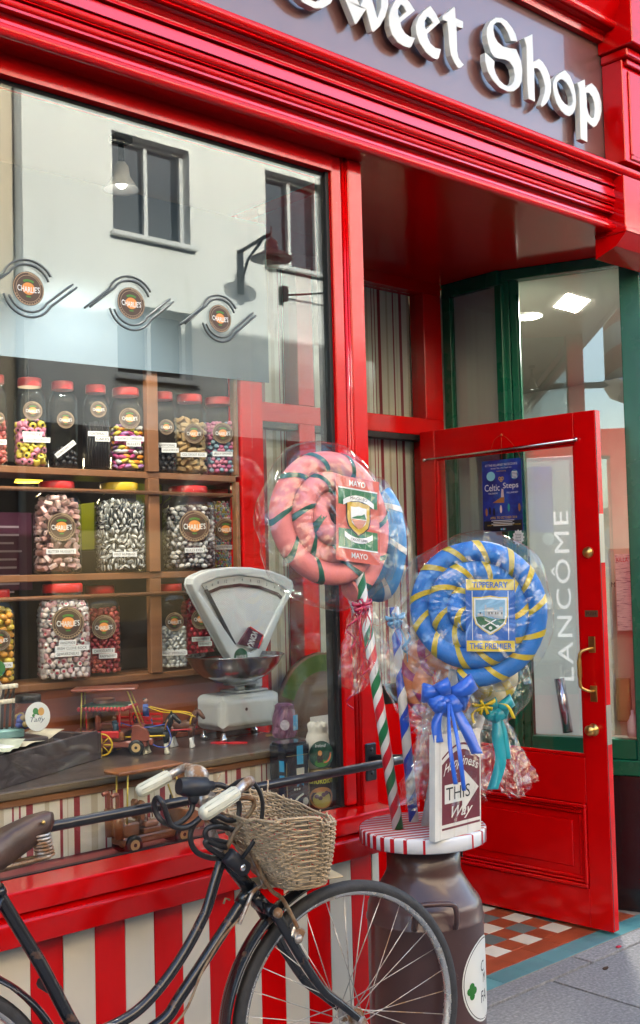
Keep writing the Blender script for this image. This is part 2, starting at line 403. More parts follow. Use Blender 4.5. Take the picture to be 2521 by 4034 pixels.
run('top_roll_moulding', [(-.056, 3.0875)]+arc(-.118, 3.107, .0195, -90, -250, 10)+[(-.002, 3.166), (-.002, 3.0875)], x1=4.5)
# --- fascia board and its upper moulding
b_ = MB(); b_.box(XL, 4.19, .0, .05, 3.157, 3.80); fascia = b_.build('fascia_board', FASCIA, shop)
run('upper_moulding', [(-.001, 3.692), (-.03, 3.692), (-.034, 3.715), (-.045, 3.718), (-.045, 3.726), (-.001, 3.726)], x1=4.19)
run('upper_moulding', [(-.001, 3.7265), (-.075, 3.7265)]+arc(-.080, 3.745, .018, -70, -250, 8)+[(-.09, 3.77), (-.16, 3.90), (-.001, 3.90)], x1=4.19)
# --- capital block and pilaster at the right end
b_ = MB(); b_.cbox(4.0, 4.52, -.142, -.001, 2.862, 3.079, .003); b_.cbox(3.985, 4.52, -.155, -.0015, 2.840, 2.8615, .003)
b_.sweep([(-.0016, 2.8395), (-.15, 2.8395), (-.10, 2.790), (-.0016, 2.755)], (3.99, 0, 0), (4.52, 0, 0), Y_, Z_); b_.build('capital_block', RED, shop)
b_ = MB(); b_.cbox(4.085, 4.52, -.10, -.0012, 3.168, 3.60, .003); b_.build('pilaster', RED, shop)
b_ = MB(); b_.cbox(4.125, 4.145, -.108, -.0995, 3.20, 3.56, .004); b_.cbox(4.125, 4.48, -.108, -.0995, 3.18, 3.1995, .004); b_.cbox(4.145, 4.48, -.103, -.0996, 3.20, 3.56, .003); b_.build('pilaster_panel', RED, shop)
b_ = MB(); b_.cbox(4.075, 4.52, -.135, -.0013, 3.601, 3.64, .006); b_.cbox(4.06, 4.52, -.17, -.0014, 3.641, 3.90, .004); b_.cbox(4.10, 4.52, -.118, -.1005, 3.575, 3.6005, .003); b_.build('pilaster_cap', RED, shop)
# --- head, soffit
b_ = MB(); b_.box(XL, 2.5, .0, .09, 2.802, 2.8575); b_.build('window_head', RED, shop)
b_ = MB(); b_.box(XL, 4.55, -.0555, 1.02, 2.8580, 2.90); b_.build('soffit_board', RED, shop)
b_ = MB(); b_.box(XL, 2.49, .03, .05, 2.789, 2.8015); b_.build('window_seal', GASKET, shop)
# --- corner post with beads
b_ = MB(); b_.cbox(2.568, 2.632, -.006, .09, .70, 2.8573, .004); b_.build('corner_post', RED, shop)
b_ = MB(); b_.cbox(2.502, 2.545, .004, .075, .745, 2.8573, .003)
b_.tube([(2.5525, .006, .74), (2.5525, .006, 2.857)], .007, 8); b_.tube([(2.563, .002, .74), (2.563, .002, 2.857)], .005, 8); b_.build('post_moulding', RED, shop)
b_ = MB(); b_.box(2.487, 2.5015, .018, .07, .745, 2.802); b_.build('window_seal', GASKET, shop)
# --- glass
b_ = MB(); b_.box(XL, 2.4865, .030, .036, .741, 2.79); b_.build('window_pane', GLASS, shop)
b_ = MB(); b_.box(2.606, 2.612, .09, .58, .741, 2.80); b_.build('return_pane', GLASS2, shop)
b_ = MB(); b_.cbox(2.56, 2.665, .581, .66, .70, 2.8573, .004); b_.build('return_post', RED, shop)
b_ = MB(); b_.cbox(2.575, 2.632, .0905, .5805, 0.02, .735, .004); b_.build('return_panel', RED, shop)
# --- sill and ledge
b_ = MB(); b_.sweep([(.028, .7405), (-.075, .7355), (-.080, .7315), (-.080, .682), (.028, .682)], (XL, 0, 0), (2.632, 0, 0), Y_, Z_); bevel(b_.build('sill', RED, shop), .003)
b_ = MB(); b_.sweep([(.02, .6795), (-.060, .6795), (-.083, .660), (-.083, .655), (-.076, .602), (.02, .602)], (XL, 0, 0), (2.634, 0, 0), Y_, Z_); bevel(b_.build('sill_apron', RED, shop), .003)
b_ = MB(); b_.box(XL, 2.49, .0285, .046, .730, .7425); b_.build('sill_seal', GASKET, shop)
b_ = MB(); b_.box(XL, 2.565, .0465, .30, .70, .728); b_.build('window_ledge', MAROON, shop)
# --- striped stall riser: every board its own piece
riser = MB(); riser.box(XL, 2.628, .016, .09, 0.0, .6015); riser = riser.build('stall_riser', BLACKGAP, shop)
p = .0929; bm_ = {}
for i in range(-26, 13):
    x0 = 1.484+i*p; x1 = min(x0+p, 2.632)
    if x0 > 2.62: continue
    col_ = CREAM if i % 2 == 0 else RED_STRIPE
    bb = MB(); dy = .0006*((i*7) % 3); bb.cbox(x0+.0006, x1-.0006, dy, .0155, .012, .6013, .0015); bb.build('stripe_board', col_, riser)
# --- letters of the sign
LET = {
 'S': ([(3.413, 3.495), (3.456, 3.505), (3.446, 3.531), (3.426, 3.550), (3.396, 3.566), (3.363, 3.570), (3.327, 3.560), (3.293, 3.534), (3.274, 3.503), (3.269, 3.475), (3.277, 3.442), (3.290, 3.415), (3.310, 3.402), (3.337, 3.403), (3.373, 3.411), (3.403, 3.410), (3.424, 3.394), (3.431, 3.367), (3.424, 3.341), (3.408, 3.323), (3.391, 3.313), (3.365, 3.312), (3.338, 3.321), (3.317, 3.340), (3.308, 3.361), (3.312, 3.386), (3.257, 3.404), (3.255, 3.371), (3.268, 3.336), (3.296, 3.310), (3.337, 3.292), (3.385, 3.289), (3.422, 3.301), (3.457, 3.328), (3.474, 3.355), (3.480, 3.400), (3.472, 3.437), (3.446, 3.473), (3.406, 3.465), (3.364, 3.460), (3.334, 3.467), (3.317, 3.483), (3.311, 3.503), (3.313, 3.525), (3.332, 3.542), (3.356, 3.548), (3.380, 3.538), (3.397, 3.521)], []),
 'h': ([(3.552, 3.564), (3.496, 3.532), (3.511, 3.504), (3.510, 3.436), (3.509, 3.356), (3.512, 3.296), (3.553, 3.294), (3.554, 3.369), (3.556, 3.429), (3.573, 3.434), (3.592, 3.428), (3.610, 3.405), (3.622, 3.375), (3.617, 3.346), (3.602, 3.318), (3.588, 3.292), (3.597, 3.284), (3.624, 3.305), (3.645, 3.329), (3.660, 3.361), (3.664, 3.399), (3.654, 3.429), (3.636, 3.454), (3.614, 3.470), (3.589, 3.476), (3.575, 3.468), (3.552, 3.452), (3.553, 3.497), (3.552, 3.529)], []),
 'o': ([(3.757, 3.478), (3.726, 3.459), (3.691, 3.431), (3.677, 3.407), (3.675, 3.382), (3.680, 3.354), (3.694, 3.326), (3.720, 3.304), (3.750, 3.293), (3.777, 3.294), (3.802, 3.310), (3.820, 3.334), (3.829, 3.365), (3.826, 3.406), (3.813, 3.440), (3.794, 3.464), (3.767, 3.477)], [[(3.724, 3.431), (3.704, 3.414), (3.702, 3.393), (3.711, 3.371), (3.729, 3.351), (3.752, 3.339), (3.776, 3.337), (3.797, 3.346), (3.805, 3.363), (3.803, 3.387), (3.787, 3.412), (3.765, 3.429), (3.741, 3.435)]]),
 'p': ([(3.896, 3.479), (3.841, 3.450), (3.854, 3.426), (3.854, 3.367), (3.852, 3.283), (3.851, 3.219), (3.897, 3.216), (3.901, 3.304), (3.920, 3.296), (3.948, 3.291), (3.968, 3.304), (3.994, 3.336), (4.009, 3.374), (4.010, 3.413), (3.997, 3.444), (3.974, 3.467), (3.945, 3.477), (3.931, 3.470), (3.897, 3.445), (3.897, 3.463)], [[(3.903, 3.425), (3.921, 3.429), (3.942, 3.420), (3.957, 3.399), (3.960, 3.370), (3.951, 3.334), (3.936, 3.328), (3.915, 3.337), (3.905, 3.364)]]),
 'w': ([(2.521, 3.402), (2.540, 3.370), (2.566, 3.328), (2.582, 3.302), (2.590, 3.305), (2.636, 3.369), (2.647, 3.336), (2.661, 3.301), (2.671, 3.303), (2.701, 3.332), (2.729, 3.375), (2.745, 3.418), (2.745, 3.446), (2.729, 3.469), (2.714, 3.483), (2.694, 3.464), (2.711, 3.444), (2.708, 3.397), (2.690, 3.357), (2.672, 3.399), (2.658, 3.441), (2.617, 3.439), (2.623, 3.399), (2.608, 3.370), (2.592, 3.400), (2.576, 3.432)], []),
 'e': ([(2.809, 3.469), (2.778, 3.443), (2.757, 3.412), (2.746, 3.381), (2.746, 3.348), (2.759, 3.319), (2.785, 3.301), (2.815, 3.296), (2.845, 3.299), (2.856, 3.308), (2.876, 3.345), (2.847, 3.341), (2.824, 3.346), (2.808, 3.360), (2.803, 3.377), (2.879, 3.443), (2.852, 3.465), (2.829, 3.476)], [[(2.808, 3.441), (2.793, 3.422), (2.793, 3.400), (2.799, 3.393), (2.834, 3.424), (2.821, 3.438)]]),
 'e2': ([(2.960, 3.487), (2.921, 3.453), (2.893, 3.420), (2.880, 3.389), (2.882, 3.361), (2.898, 3.332), (2.928, 3.308), (2.963, 3.297), (2.987, 3.299), (2.997, 3.308), (3.011, 3.344), (2.979, 3.340), (2.954, 3.349), (2.941, 3.365), (2.940, 3.379), (3.010, 3.442), (2.988, 3.467)], [[(2.941, 3.440), (2.928, 3.421), (2.929, 3.400), (2.934, 3.393), (2.971, 3.427), (2.955, 3.439)]]),
 't': ([(3.088, 3.525), (3.058, 3.497), (3.024, 3.470), (3.025, 3.454), (3.048, 3.457), (3.054, 3.409), (3.055, 3.370), (3.063, 3.337), (3.082, 3.313), (3.100, 3.299), (3.115, 3.305), (3.134, 3.323), (3.120, 3.329), (3.105, 3.340), (3.099, 3.363), (3.099, 3.453), (3.135, 3.457), (3.137, 3.485), (3.095, 3.485), (3.094, 3.521)], [])}
sb = (2.4011, -0.0450, 3.2972); ob = LET['S'][0][30]
dS = (sb[0]-min(LET['S'][0], key=lambda q: q[1])[0], sb[2]-min(q[1] for q in LET['S'][0]))
LET['S0'] = ([(x+dS[0], z+dS[1]) for x, z in LET['S'][0]], [])
for k in ('S0', 'w', 'e', 'e2', 't', 'S', 'h', 'o', 'p'):
    pl, hl = LET[k]; b_ = MB(); b_.prism(pl, (0, -.045, 0), X_, Z_, -.026, hl)
    o = b_.build('sign_letter', LETW, fascia); bevel(o, .0015, 1)
SCREWS = [(2.4908, 0.0000, 3.1828), (3.1272, 0.0000, 3.1803), (3.7918, 0.0000, 3.6961), (3.7673, 0.0000, 3.1695)]
for q in SCREWS:
    b_ = MB(); b_.lathe([(0, -.004), (.006, -.003), (.008, 0)], 10, M=Matrix.Translation((q[0], 0, q[2])) @ Matrix.Rotation(-PI/2, 4, 'X') @ Matrix.Scale(-1, 4, Z_)); b_.build('screw_head', STEEL, fascia)

# --- back wall of the entrance recess
YB = .947
b_ = MB(); b_.box(2.633, 4.089, YB+.001, YB+.09, 2.803, 2.8573); b_.build('recess_head', RED, shop)
b_ = MB(); b_.cbox(2.666, 4.089, YB, YB+.08, 2.12, 2.20, .003); b_.build('transom_rail', RED, shop)
b_ = MB(); b_.cbox(3.965, 4.089, YB, YB+.09, 0.0, 2.1195, .003); b_.cbox(3.965, 4.089, YB, YB+.09, 2.2005, 2.8028, .003); b_.build('door_jamb', RED, shop)
b_ = MB(); b_.cbox(3.16, 3.25, YB-.004, YB+.09, 0.0, 2.1195, .003); b_.cbox(3.16, 3.25, YB-.004, YB+.09, 2.2005, 2.8028, .003); b_.build('door_jamb', RED, shop)
b_ = MB(); b_.box(2.666, 3.964, YB+.005, YB+.07, 2.095, 2.1195); b_.build('transom_shade_strip', BLACKGAP, shop)  # dark strip painted in for the shade under the transom rail
for x0, x1, z0, z1, nm in ((2.666, 3.159, 2.2005, 2.8025, 'transom_pane'), (3.251, 3.964, 2.2005, 2.8025, 'transom_pane'), (2.666, 3.159, .97, 2.095, 'sidelight_pane'), (3.251, 3.964, .97, 2.095, 'leaf_pane')):
    b_ = MB(); b_.box(x0, x1, YB+.050, YB+.055, z0, z1); b_.build(nm, GLASS2, shop)
b_ = MB(); b_.box(2.66, 3.97, YB+.10, YB+.106, .90, 2.85); b_.build('striped_curtain', WALLPAPER, shop)
b_ = MB(); b_.box(2.666, 3.964, YB+.03, YB+.08, .885, .9695); b_.build('lock_rail', BLACKGAP, shop)
b_ = MB(); b_.box(2.666, 3.964, YB+.035, YB+.09, .002, .8845); b_.build('leaf_panel', RED, shop)
# --- guard rail across the window
rail = MB(); rail.tube([(XL, -.150, .893), (2.575, -.150, .896), (2.64, -.150, .897)], .0135, 12); rail.tube([(2.62, -.150, .897), (2.612, -.10, .893), (2.597, -.012, .885)], .013, 10); rail = rail.build('guard_rail', IRON, shop)
b_ = MB(); b_.cbox(2.572, 2.620, -.0155, -.0062, .815, .935, .004); b_.build('rail_bracket', IRON, rail)
for z in (.915, .84):
    b_ = MB(); b_.sphere((2.596, -.016, z), .007, 8, 5, (1, .6, 1)); b_.build('bolt', IRON, rail)

# --- upper storey of the same house (above the frame; it keeps the street in shade)
b_ = MB(); b_.box(-14, 26, .02, 9, 3.92, 9.35); b_.box(-14, XL-.001, .02, 9, 0, 3.919); b_.box(4.56, 26, .12, 9, 2.9, 3.919); b_.build('upper_wall', mat('pale render', (.55, .5, .42), .85, var=.08, vscale=2), shop)

# ================================================================== the open door (a part of the shop, with its own parts)
A = Vector((3.9550, 0.0471, 0.0100)); U = (Vector((3.9117, 0.6592, 0.0100))-A); U.z = 0; U.normalize(); NN = Vector((-U.y, U.x, 0)); NN = NN if NN.x < 0 else -NN
DM = Matrix(((U.x, -NN.x, 0, A.x), (U.y, -NN.y, 0, A.y), (0, 0, 1, 0), (0, 0, 0, 1)))   # local: s along leaf from the free edge, d into the leaf, z up
S0, S1 = -.036, .885
door = MB()
door.cbox(S0, .068, 0, .044, .012, 2.128, .003, DM); door.cbox(.80, S1, 0, .044, .012, 2.128, .003, DM)
door.cbox(.0683, .7997, .001, .043, 2.0, 2.128, .002, DM); door.cbox(.0683, .7997, .001, .043, .512, .700, .002, DM); door.cbox(.0683, .7997, .001, .043, .012, .168, .002, DM)
door.box(.0683, .7997, .016, .028, .168, .512, DM)
door = door.build('door', RED, shop)
b_ = MB(); b_.box(.0683, .7997, .020, .025, .70, 2.0, DM); b_.build('door_pane', GLASS2, door)
b_ = MB()      # glazing beads
for (a, b2, c, d) in ((.0685, .7995, .7003, .716), (.0685, .7995, 1.988, 1.9997), (.0685, .080, .716, 1.988), (.788, .7995, .716, 1.988)): b_.cbox(a, b2, .008, .0195, c, d, .003, DM)
b_.build('glazing_bead', RED, door)
b_ = MB()      # raised and moulded lower panel
for k, (i, d0, wd) in enumerate(((0, -.008, .016), (.018, .000, .010), (.030, .006, .014))):
    for (a, b2, c, d) in ((.070+i, .798-i, .510-i-wd, .510-i), (.070+i, .798-i, .170+i, .170+i+wd), (.070+i, .070+i+wd, .170+i+wd, .510-i-wd), (.798-i-wd, .798-i, .170+i+wd, .510-i-wd)): b_.cbox(a, b2, d0, .0158, c, d, .004, DM)
b_.cbox(.145, .72, .010, .0159, .245, .435, .004, DM); b_.build('panel_moulding', RED, door)
for z0, z1 in ((1.50, 1.70), (.76, .92)):
    b_ = MB(); b_.box(S0-.001, S0-.0002, .004, .040, z0, z1, DM); b_.build('lock_plate', mat('dull zinc plate', (.55, .5, .4), .4, .8), door)
b_ = MB(); b_.tube([DM @ Vector((.845, -.012, 1.996)), DM @ Vector((.05, -.012, 2.012))], .0045, 8); b_.sphere(DM @ Vector((.85, -.012, 1.996)), .009); b_.sphere(DM @ Vector((.048, -.012, 2.013)), .009); b_.build('curtain_rod', STEEL, door)
b_ = MB(); b_.lathe([(.0, .016), (.012, .016), (.014, .012), (.022, .010), (.024, 0)], 20, M=DM @ Matrix.Translation((.016, 0, 1.543)) @ Matrix.Rotation(PI/2, 4, 'X')); b_.build('door_lock', BRASS, door)
b_ = MB(); b_.cbox(-.018, .042, -.003, -.0002, 1.278, 1.305, .001, DM); pl_ = b_.build('push_plate', mat('aged brass plate', (.20, .10, .05), .5, .6), door)
b_ = MB(); put_text(b_, 'PUSH', DM @ Vector((.012, -.0035, 1.2915)), -U, Z_, w=.044, h=.014); b_.build('push_lettering', mat('dark engraving', (.03, .015, .01), .6), pl_)
h_ = MB()
for z in (1.165, .965): h_.cbox(-.002, .030, -.005, -.0002, z-.033, z+.033, .002, DM)
h_.tube([DM @ Vector(q) for q in bez([(.014, -.004, 1.150), (.020, -.03, 1.148), (.040, -.050, 1.135), (.046, -.052, 1.10), (.046, -.052, 1.06), (.046, -.052, 1.03), (.042, -.052, .995), (.020, -.03, .978), (.014, -.004, .976)], 4)], [.006]*8+[.007]*4+[.0095]*8+[.007]*5+[.006]*8, 10); h_.build('door_handle', BRASS, door)
b_ = MB(); b_.lathe([(0, .046), (.014, .045), (.022, .036), (.020, .026), (.011, .018), (.011, .008), (.024, .006), (.026, 0)], 20, M=DM @ Matrix.Translation((.022, 0, .818)) @ Matrix.Rotation(PI/2, 4, 'X')); b_.build('door_knob', BRASS, door)
b_ = MB(); b_.box(S0-.0009, S0-.0001, .002, .006, .02, 2.12, DM); b_.build('draught_strip', BLACKGAP, door)

# ================================================================== ground
gm = MB(); gm.box(-30, 40, -3.0, 9, -.20, -.012); gm.box(-30, 40, -40, -8.25, -.20, -.012); gm.box(-30, 40, -8.25, -3.0, -.25, -.195); ground = struct(gm.build('pavement', JOINT))
# granite slabs along the shop
rows = [(-.100, -.004), (-.56, -.104), (-1.02, -.564), (-1.48, -1.024)]
offs = [(.345, .9), (.085, .9), (.5, .9), (.2, .9)]
rs = random.Random(4)
for (y0, y1), (of, ln) in zip(rows, offs):
    x = -1.2+of-.9*2
    while x < 7:
        l_ = ln*(1 if y1 > -.05 else 1.0)
        b_ = MB(); dz = rs.uniform(-.002, .001); b_.cbox(x+.006, x+l_-.006, y0+.006, y1-.004, -.05, dz, .0015); b_.build('paving_slab', GRANITE, ground); x += l_
b_ = MB(); b_.box(-30, 40, -2.9, -1.486, -.05, -.001); b_.build('far_paving', GRANITE, ground)
b_ = MB(); b_.box(-30, 40, -3.05, -2.904, -.11, .0); b_.build('kerb', GRANITE, ground)
rd = MB(); rd.box(-30, 40, -8.2, -3.052, -.19, -.10); struct(rd.build('road', mat('worn asphalt', (.05, .05, .052), .85, var=.3, vscale=3, bump=.4, bscale=120)))
b_ = MB(); b_.box(-30, 40, -12, -8.202, -.05, .0); b_.build('opposite_paving', GRANITE, ground)
# encaustic tiles in the recess
tl = MB(); tl.box(2.64, 4.36, -.001, .95, -.011, -.0015); tiles = struct(tl.build('tiled_floor', GROUT))
t = .0985; n_t = {}
def tile(x0, x1, y0, y1, m_):
    b_ = MB(); b_.cbox(x0+.0008, x1-.0008, y0+.0008, y1-.0008, -.008, rs.uniform(-.0004, .0004), .0008); b_.build('tile', m_, tiles)
x = 2.66
while x < 4.34:
    tile(x, min(x+.1477, 4.34), .0, t, T_TEAL); x += .1477
x = 2.70
while x < 4.25:
    tile(x, min(x+.1477, 4.25), t, 2*t, T_RED); x += .1477
k = 0; tx0 = 3.64-10*t
for i in range(-1, 16):
    for j in range(0, 8):
        x0 = tx0+i*t; y0 = 2*t+j*t
        if x0+t > 4.10 or y0+t > .95: continue
        m_ = T_RED if (i+j) % 2 else (T_WHITE if j % 2 == 0 else T_GREY)
        tile(x0, x0+t, y0, y0+t, m_)


# ================================================================== houses across the street (seen mirrored in the window)
OY = -9.94
WALLW = mat('white limewashed render', (.80, .80, .76), .85, var=.06, vscale=1.2, bump=.1, bscale=8, stretch=(1, 1, .25), col2=(.62, .60, .52), c2scale=3.0, c2lo=.56, c2hi=.78)
WALLB = mat('beige render', (.66, .55, .40), .85, var=.08, vscale=1.2)
DGLASS = mat('dark window glass', (.02, .028, .035), .03, spec=1.0, coat=.5)
FRAMEW = mat('white window frame', (.7, .7, .68), .5)
SLATE = mat('slate roof', (.06, .06, .07), .6, var=.3, vscale=3)
SHOPD = mat('dark shop front paint', (.05, .045, .05), .4, var=.2)
def opp(x): return x
white_house = thing('white_house', (10, OY-3, 0), 'white rendered house across the street with dark sash windows', 'house')
b_ = MB()
K = 1.234
def KX(x): return x*K
def KZ(z): return 1.5+(z-1.5)*K
x0, x1 = KX(5.30), 24.0
wins = [(KX(6.43), KX(7.44), KZ(5.165), KZ(6.26)), (KX(8.55), KX(9.5), KZ(5.165), KZ(6.30)), (KX(6.46), KX(7.43), KZ(3.63), KZ(4.40)), (KX(10.7), KX(11.65), KZ(5.165), KZ(6.28)), (KX(12.8), KX(13.75), KZ(5.165), KZ(6.28))]
# wall cut into strips round the openings
xs = sorted({x0, x1, *[w[0] for w in wins], *[w[1] for w in wins]}); zs = sorted({KZ(3.05), 8.3, *[w[2] for w in wins], *[w[3] for w in wins]})
for i in range(len(xs)-1):
    for j in range(len(zs)-1):
        cx_, cz_ = (xs[i]+xs[i+1])/2, (zs[j]+zs[j+1])/2
        if any(w[0] < cx_ < w[1] and w[2] < cz_ < w[3] for w in wins): continue
        b_.box(xs[i], xs[i+1], OY-.35, OY, zs[j], zs[j+1])
b_.build('wall', WALLW, white_house)
for w in wins:
    f_ = MB(); f_.cbox(w[0]-.05, w[1]+.08, OY, OY+.09, w[2]-.07, w[2]-.002, .01); f_.build('sill', FRAMEW, white_house)
    f_ = MB(); xm = (w[0]+w[1])/2
    for a, b2, c, d in ((w[0], w[0]+.06, w[2], w[3]), (w[1]-.06, w[1], w[2], w[3]), (w[0]+.06, w[1]-.06, w[3]-.06, w[3]), (w[0]+.06, w[1]-.06, w[2], w[2]+.06), (xm-.03, xm+.03, w[2]+.06, w[3]-.06)): f_.box(a, b2, OY-.22, OY-.16, c, d)
    wf = f_.build('window_frame', FRAMEW, white_house)
    f_ = MB(); f_.box(w[0], w[1], OY-.25, OY-.23, w[2], w[3]); f_.build('pane', DGLASS, wf)
b_ = MB(); b_.box(x0, x1, OY-.3, OY+.04, .0, KZ(3.05)-.002); b_.build('shop_front', SHOPD, white_house)
for i in range(5):
    b_ = MB(); b_.box(x0+.4+i*2.3, x0+2.4+i*2.3, OY+.041, OY+.05, .55, 2.6); b_.build('shop_window', DGLASS, white_house)
b_ = MB(); b_.box(x0-.2, x1, OY-6, OY+.25, 8.3, 8.55); b_.build('roof', SLATE, white_house)
beige_house = thing('beige_house', (2, OY-3, 0), 'beige rendered house across the street beside the white one', 'house')
b_ = MB(); b_.box(-16, x0-.02, OY-6, OY+.02, 2.9, 9.6); b_.build('wall', WALLB, beige_house)
b_ = MB(); b_.box(-16, x0-.02, OY-6, OY+.05, 0, 2.89); b_.build('shop_front', SHOPD, beige_house)
for i in range(6):
    f_ = MB(); f_.box(-14+i*3.4, -12.8+i*3.4, OY+.021, OY+.04, 4.6, 6.4); f_.build('pane', DGLASS, beige_house)
b_ = MB(); b_.box(-16, x0-.02, OY-6, OY+.3, 9.6, 9.9); b_.build('roof', SLATE, beige_house)
# wall lantern of the white house
lamp = thing('wall_lantern', (KX(8.136), OY, KZ(4.9)), 'black bracket street lantern with wide shade on the white house wall', 'street lamp')
LX = KX(8.136); LZ = KZ(5.226)
b_ = MB(); b_.box(LX-.05, LX+.05, OY, OY+.03, LZ-.62, LZ+.02); b_.tube([(LX, OY+.02, LZ), (LX, OY+.72, LZ+.10)], .03, 8); b_.tube([(LX, OY+.02, LZ-.45), (LX, OY+.2, LZ-.15), (LX, OY+.5, LZ+.04)], .022, 8); b_.build('bracket', IRON, lamp)
HB = mat('maroon lantern metal', (.06, .015, .015), .35)
b_ = MB(); b_.lathe([(.01, .34), (.02, .2), (.015, .18), (.09, .12), (.10, 0), (.13, -.02), (.30, -.11), (.30, -.13), (.12, -.06)], 20, (LX, OY+.72, LZ-.14)); b_.build('shade', HB, lamp)
b_ = MB(); b_.lathe([(.13, -.10), (.12, -.18), (.07, -.28), (0, -.32)], 16, (LX, OY+.72, LZ-.14)); b_.build('globe', mat('lantern glass', (.6, .6, .5), .1, coat=.5), lamp)
# barber's pole sign further along the street (mirrored in the neighbour's window)

# drain pipe, cables and stains that break up the walls opposite
b_ = MB(); b_.tube([(KX(5.30), OY+.08, .1), (KX(5.30), OY+.08, 8.2)], .05, 8); b_.build('drain_pipe', mat('grey pipe', (.3, .3, .28), .6), white_house)
b_ = MB(); b_.cbox(KX(8.72), KX(8.80), OY+.001, OY+.12, KZ(4.72), KZ(4.90), .01); b_.tube([(KX(8.8), OY+.06, KZ(4.80)), (KX(9.9), OY+.5, KZ(4.95))], .015, 6); b_.build('junction_box', GASKET, white_house)


# ================================================================== inside of the sweet shop window
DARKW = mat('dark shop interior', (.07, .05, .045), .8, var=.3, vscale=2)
OAK = mat('golden oak', (.25, .105, .042), .4, coat=.2, var=.22, vscale=14, stretch=(.08, 1, 1), bump=.12, bscale=60)
WALNUT = mat('dark walnut counter top', (.075, .055, .048), .32, coat=.25, var=.3, vscale=18, stretch=(.08, 1, 1), rvar=.08)
MAHOG = mat('mahogany panel', (.30, .075, .028), .30, coat=.45, var=.35, vscale=11, stretch=(.10, 1, 1.4), bump=.1, bscale=40)
CEILG = mat('grey ceiling', (.38, .37, .35), .8)
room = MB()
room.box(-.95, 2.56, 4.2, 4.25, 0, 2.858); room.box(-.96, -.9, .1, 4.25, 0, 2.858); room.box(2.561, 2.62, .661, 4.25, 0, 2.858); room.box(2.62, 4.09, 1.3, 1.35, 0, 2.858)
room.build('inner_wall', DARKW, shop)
b_ = MB(); b_.box(-.95, 4.09, .06, 4.25, 2.803, 2.8572) if False else b_.box(-.899, 2.559, .091, 4.2, 2.815, 2.8571); b_.build('inner_ceiling', CEILG, shop)
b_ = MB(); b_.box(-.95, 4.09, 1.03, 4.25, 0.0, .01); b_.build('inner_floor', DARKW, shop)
# wallpaper front, counter and its wooden edge
b_ = MB(); b_.box(-.88, 2.555, .172, .187, .729, .900); b_.build('wallpaper_panel', WALLPAPER, shop)
counter = MB(); counter.cbox(-.88, 2.556, .160, .615, .907, .932, .003); counter = counter.build('display_counter', WALNUT, shop)
b_ = MB(); b_.cbox(-.88, 2.556, .1625, .1715, .888, .9065, .002); b_.build('counter_edge', OAK, shop)
b_ = MB(); b_.cbox(-.88, 2.556, .156, .1598, .910, .929, .001); b_.build('counter_lip', mat('worn dark edge', (.16, .11, .06), .5, var=.4, vscale=20, stretch=(.1, 1, 1)), shop)
b_ = MB(); b_.cbox(-.88, 2.556, .616, .63, .9325, 1.150, .002); b_.build('back_panel', MAHOG, shop)
b_ = MB(); b_.cbox(-.88, 2.556, .604, .6155, .933, .950, .003); b_.build('back_plinth', MAHOG, shop)
# blind behind the glass
bl, br = (1.6124, 0.5750, 2.1826), (2.6922, 0.5750, 2.2010)
b_ = MB(); b_.prism([(-.85, bl[2]-.03), (br[0], br[2]), (br[0], 2.80), (-.85, 2.80)], (0, .575, 0), X_, Z_, -.003); b_.build('roller_blind', mat('pale blue grey blind', (.145, .205, .255), .8), shop)
# ---- shelf unit
SY = .60
shelf = thing('shelf_unit', (1.5, SY+.1, 1.15), 'brown wooden shelf unit holding the jars of sweets behind the window', 'shelf')
for z in (1.848, 1.506, 1.163):
    b_ = MB(); b_.cbox(-.7, 2.545, SY, SY+.20, z-.022, z, .002); b_.build('shelf_board', OAK, shelf)
ux0, ux1 = (2.1584, 0.6000, 1.8996), (2.2033, 0.6000, 1.9018)
for x in ((ux0[0], ux1[0]), (2.535, 2.552), (1.02, 1.06)):
    for z0, z1 in ((1.1635, 1.4835), (1.5065, 1.8255), (1.8485, 2.25)):
        b_ = MB(); b_.cbox(x[0], x[1], SY-.012, SY+.014, z0, z1, .002); b_.build('shelf_upright', OAK, shelf)
for z in (1.775, 1.432):
    b_ = MB(); b_.tube([(-.7, SY-.02, z), (2.51, SY-.02, z)], .007, 8); b_.build('shelf_rail', OAK, shelf)

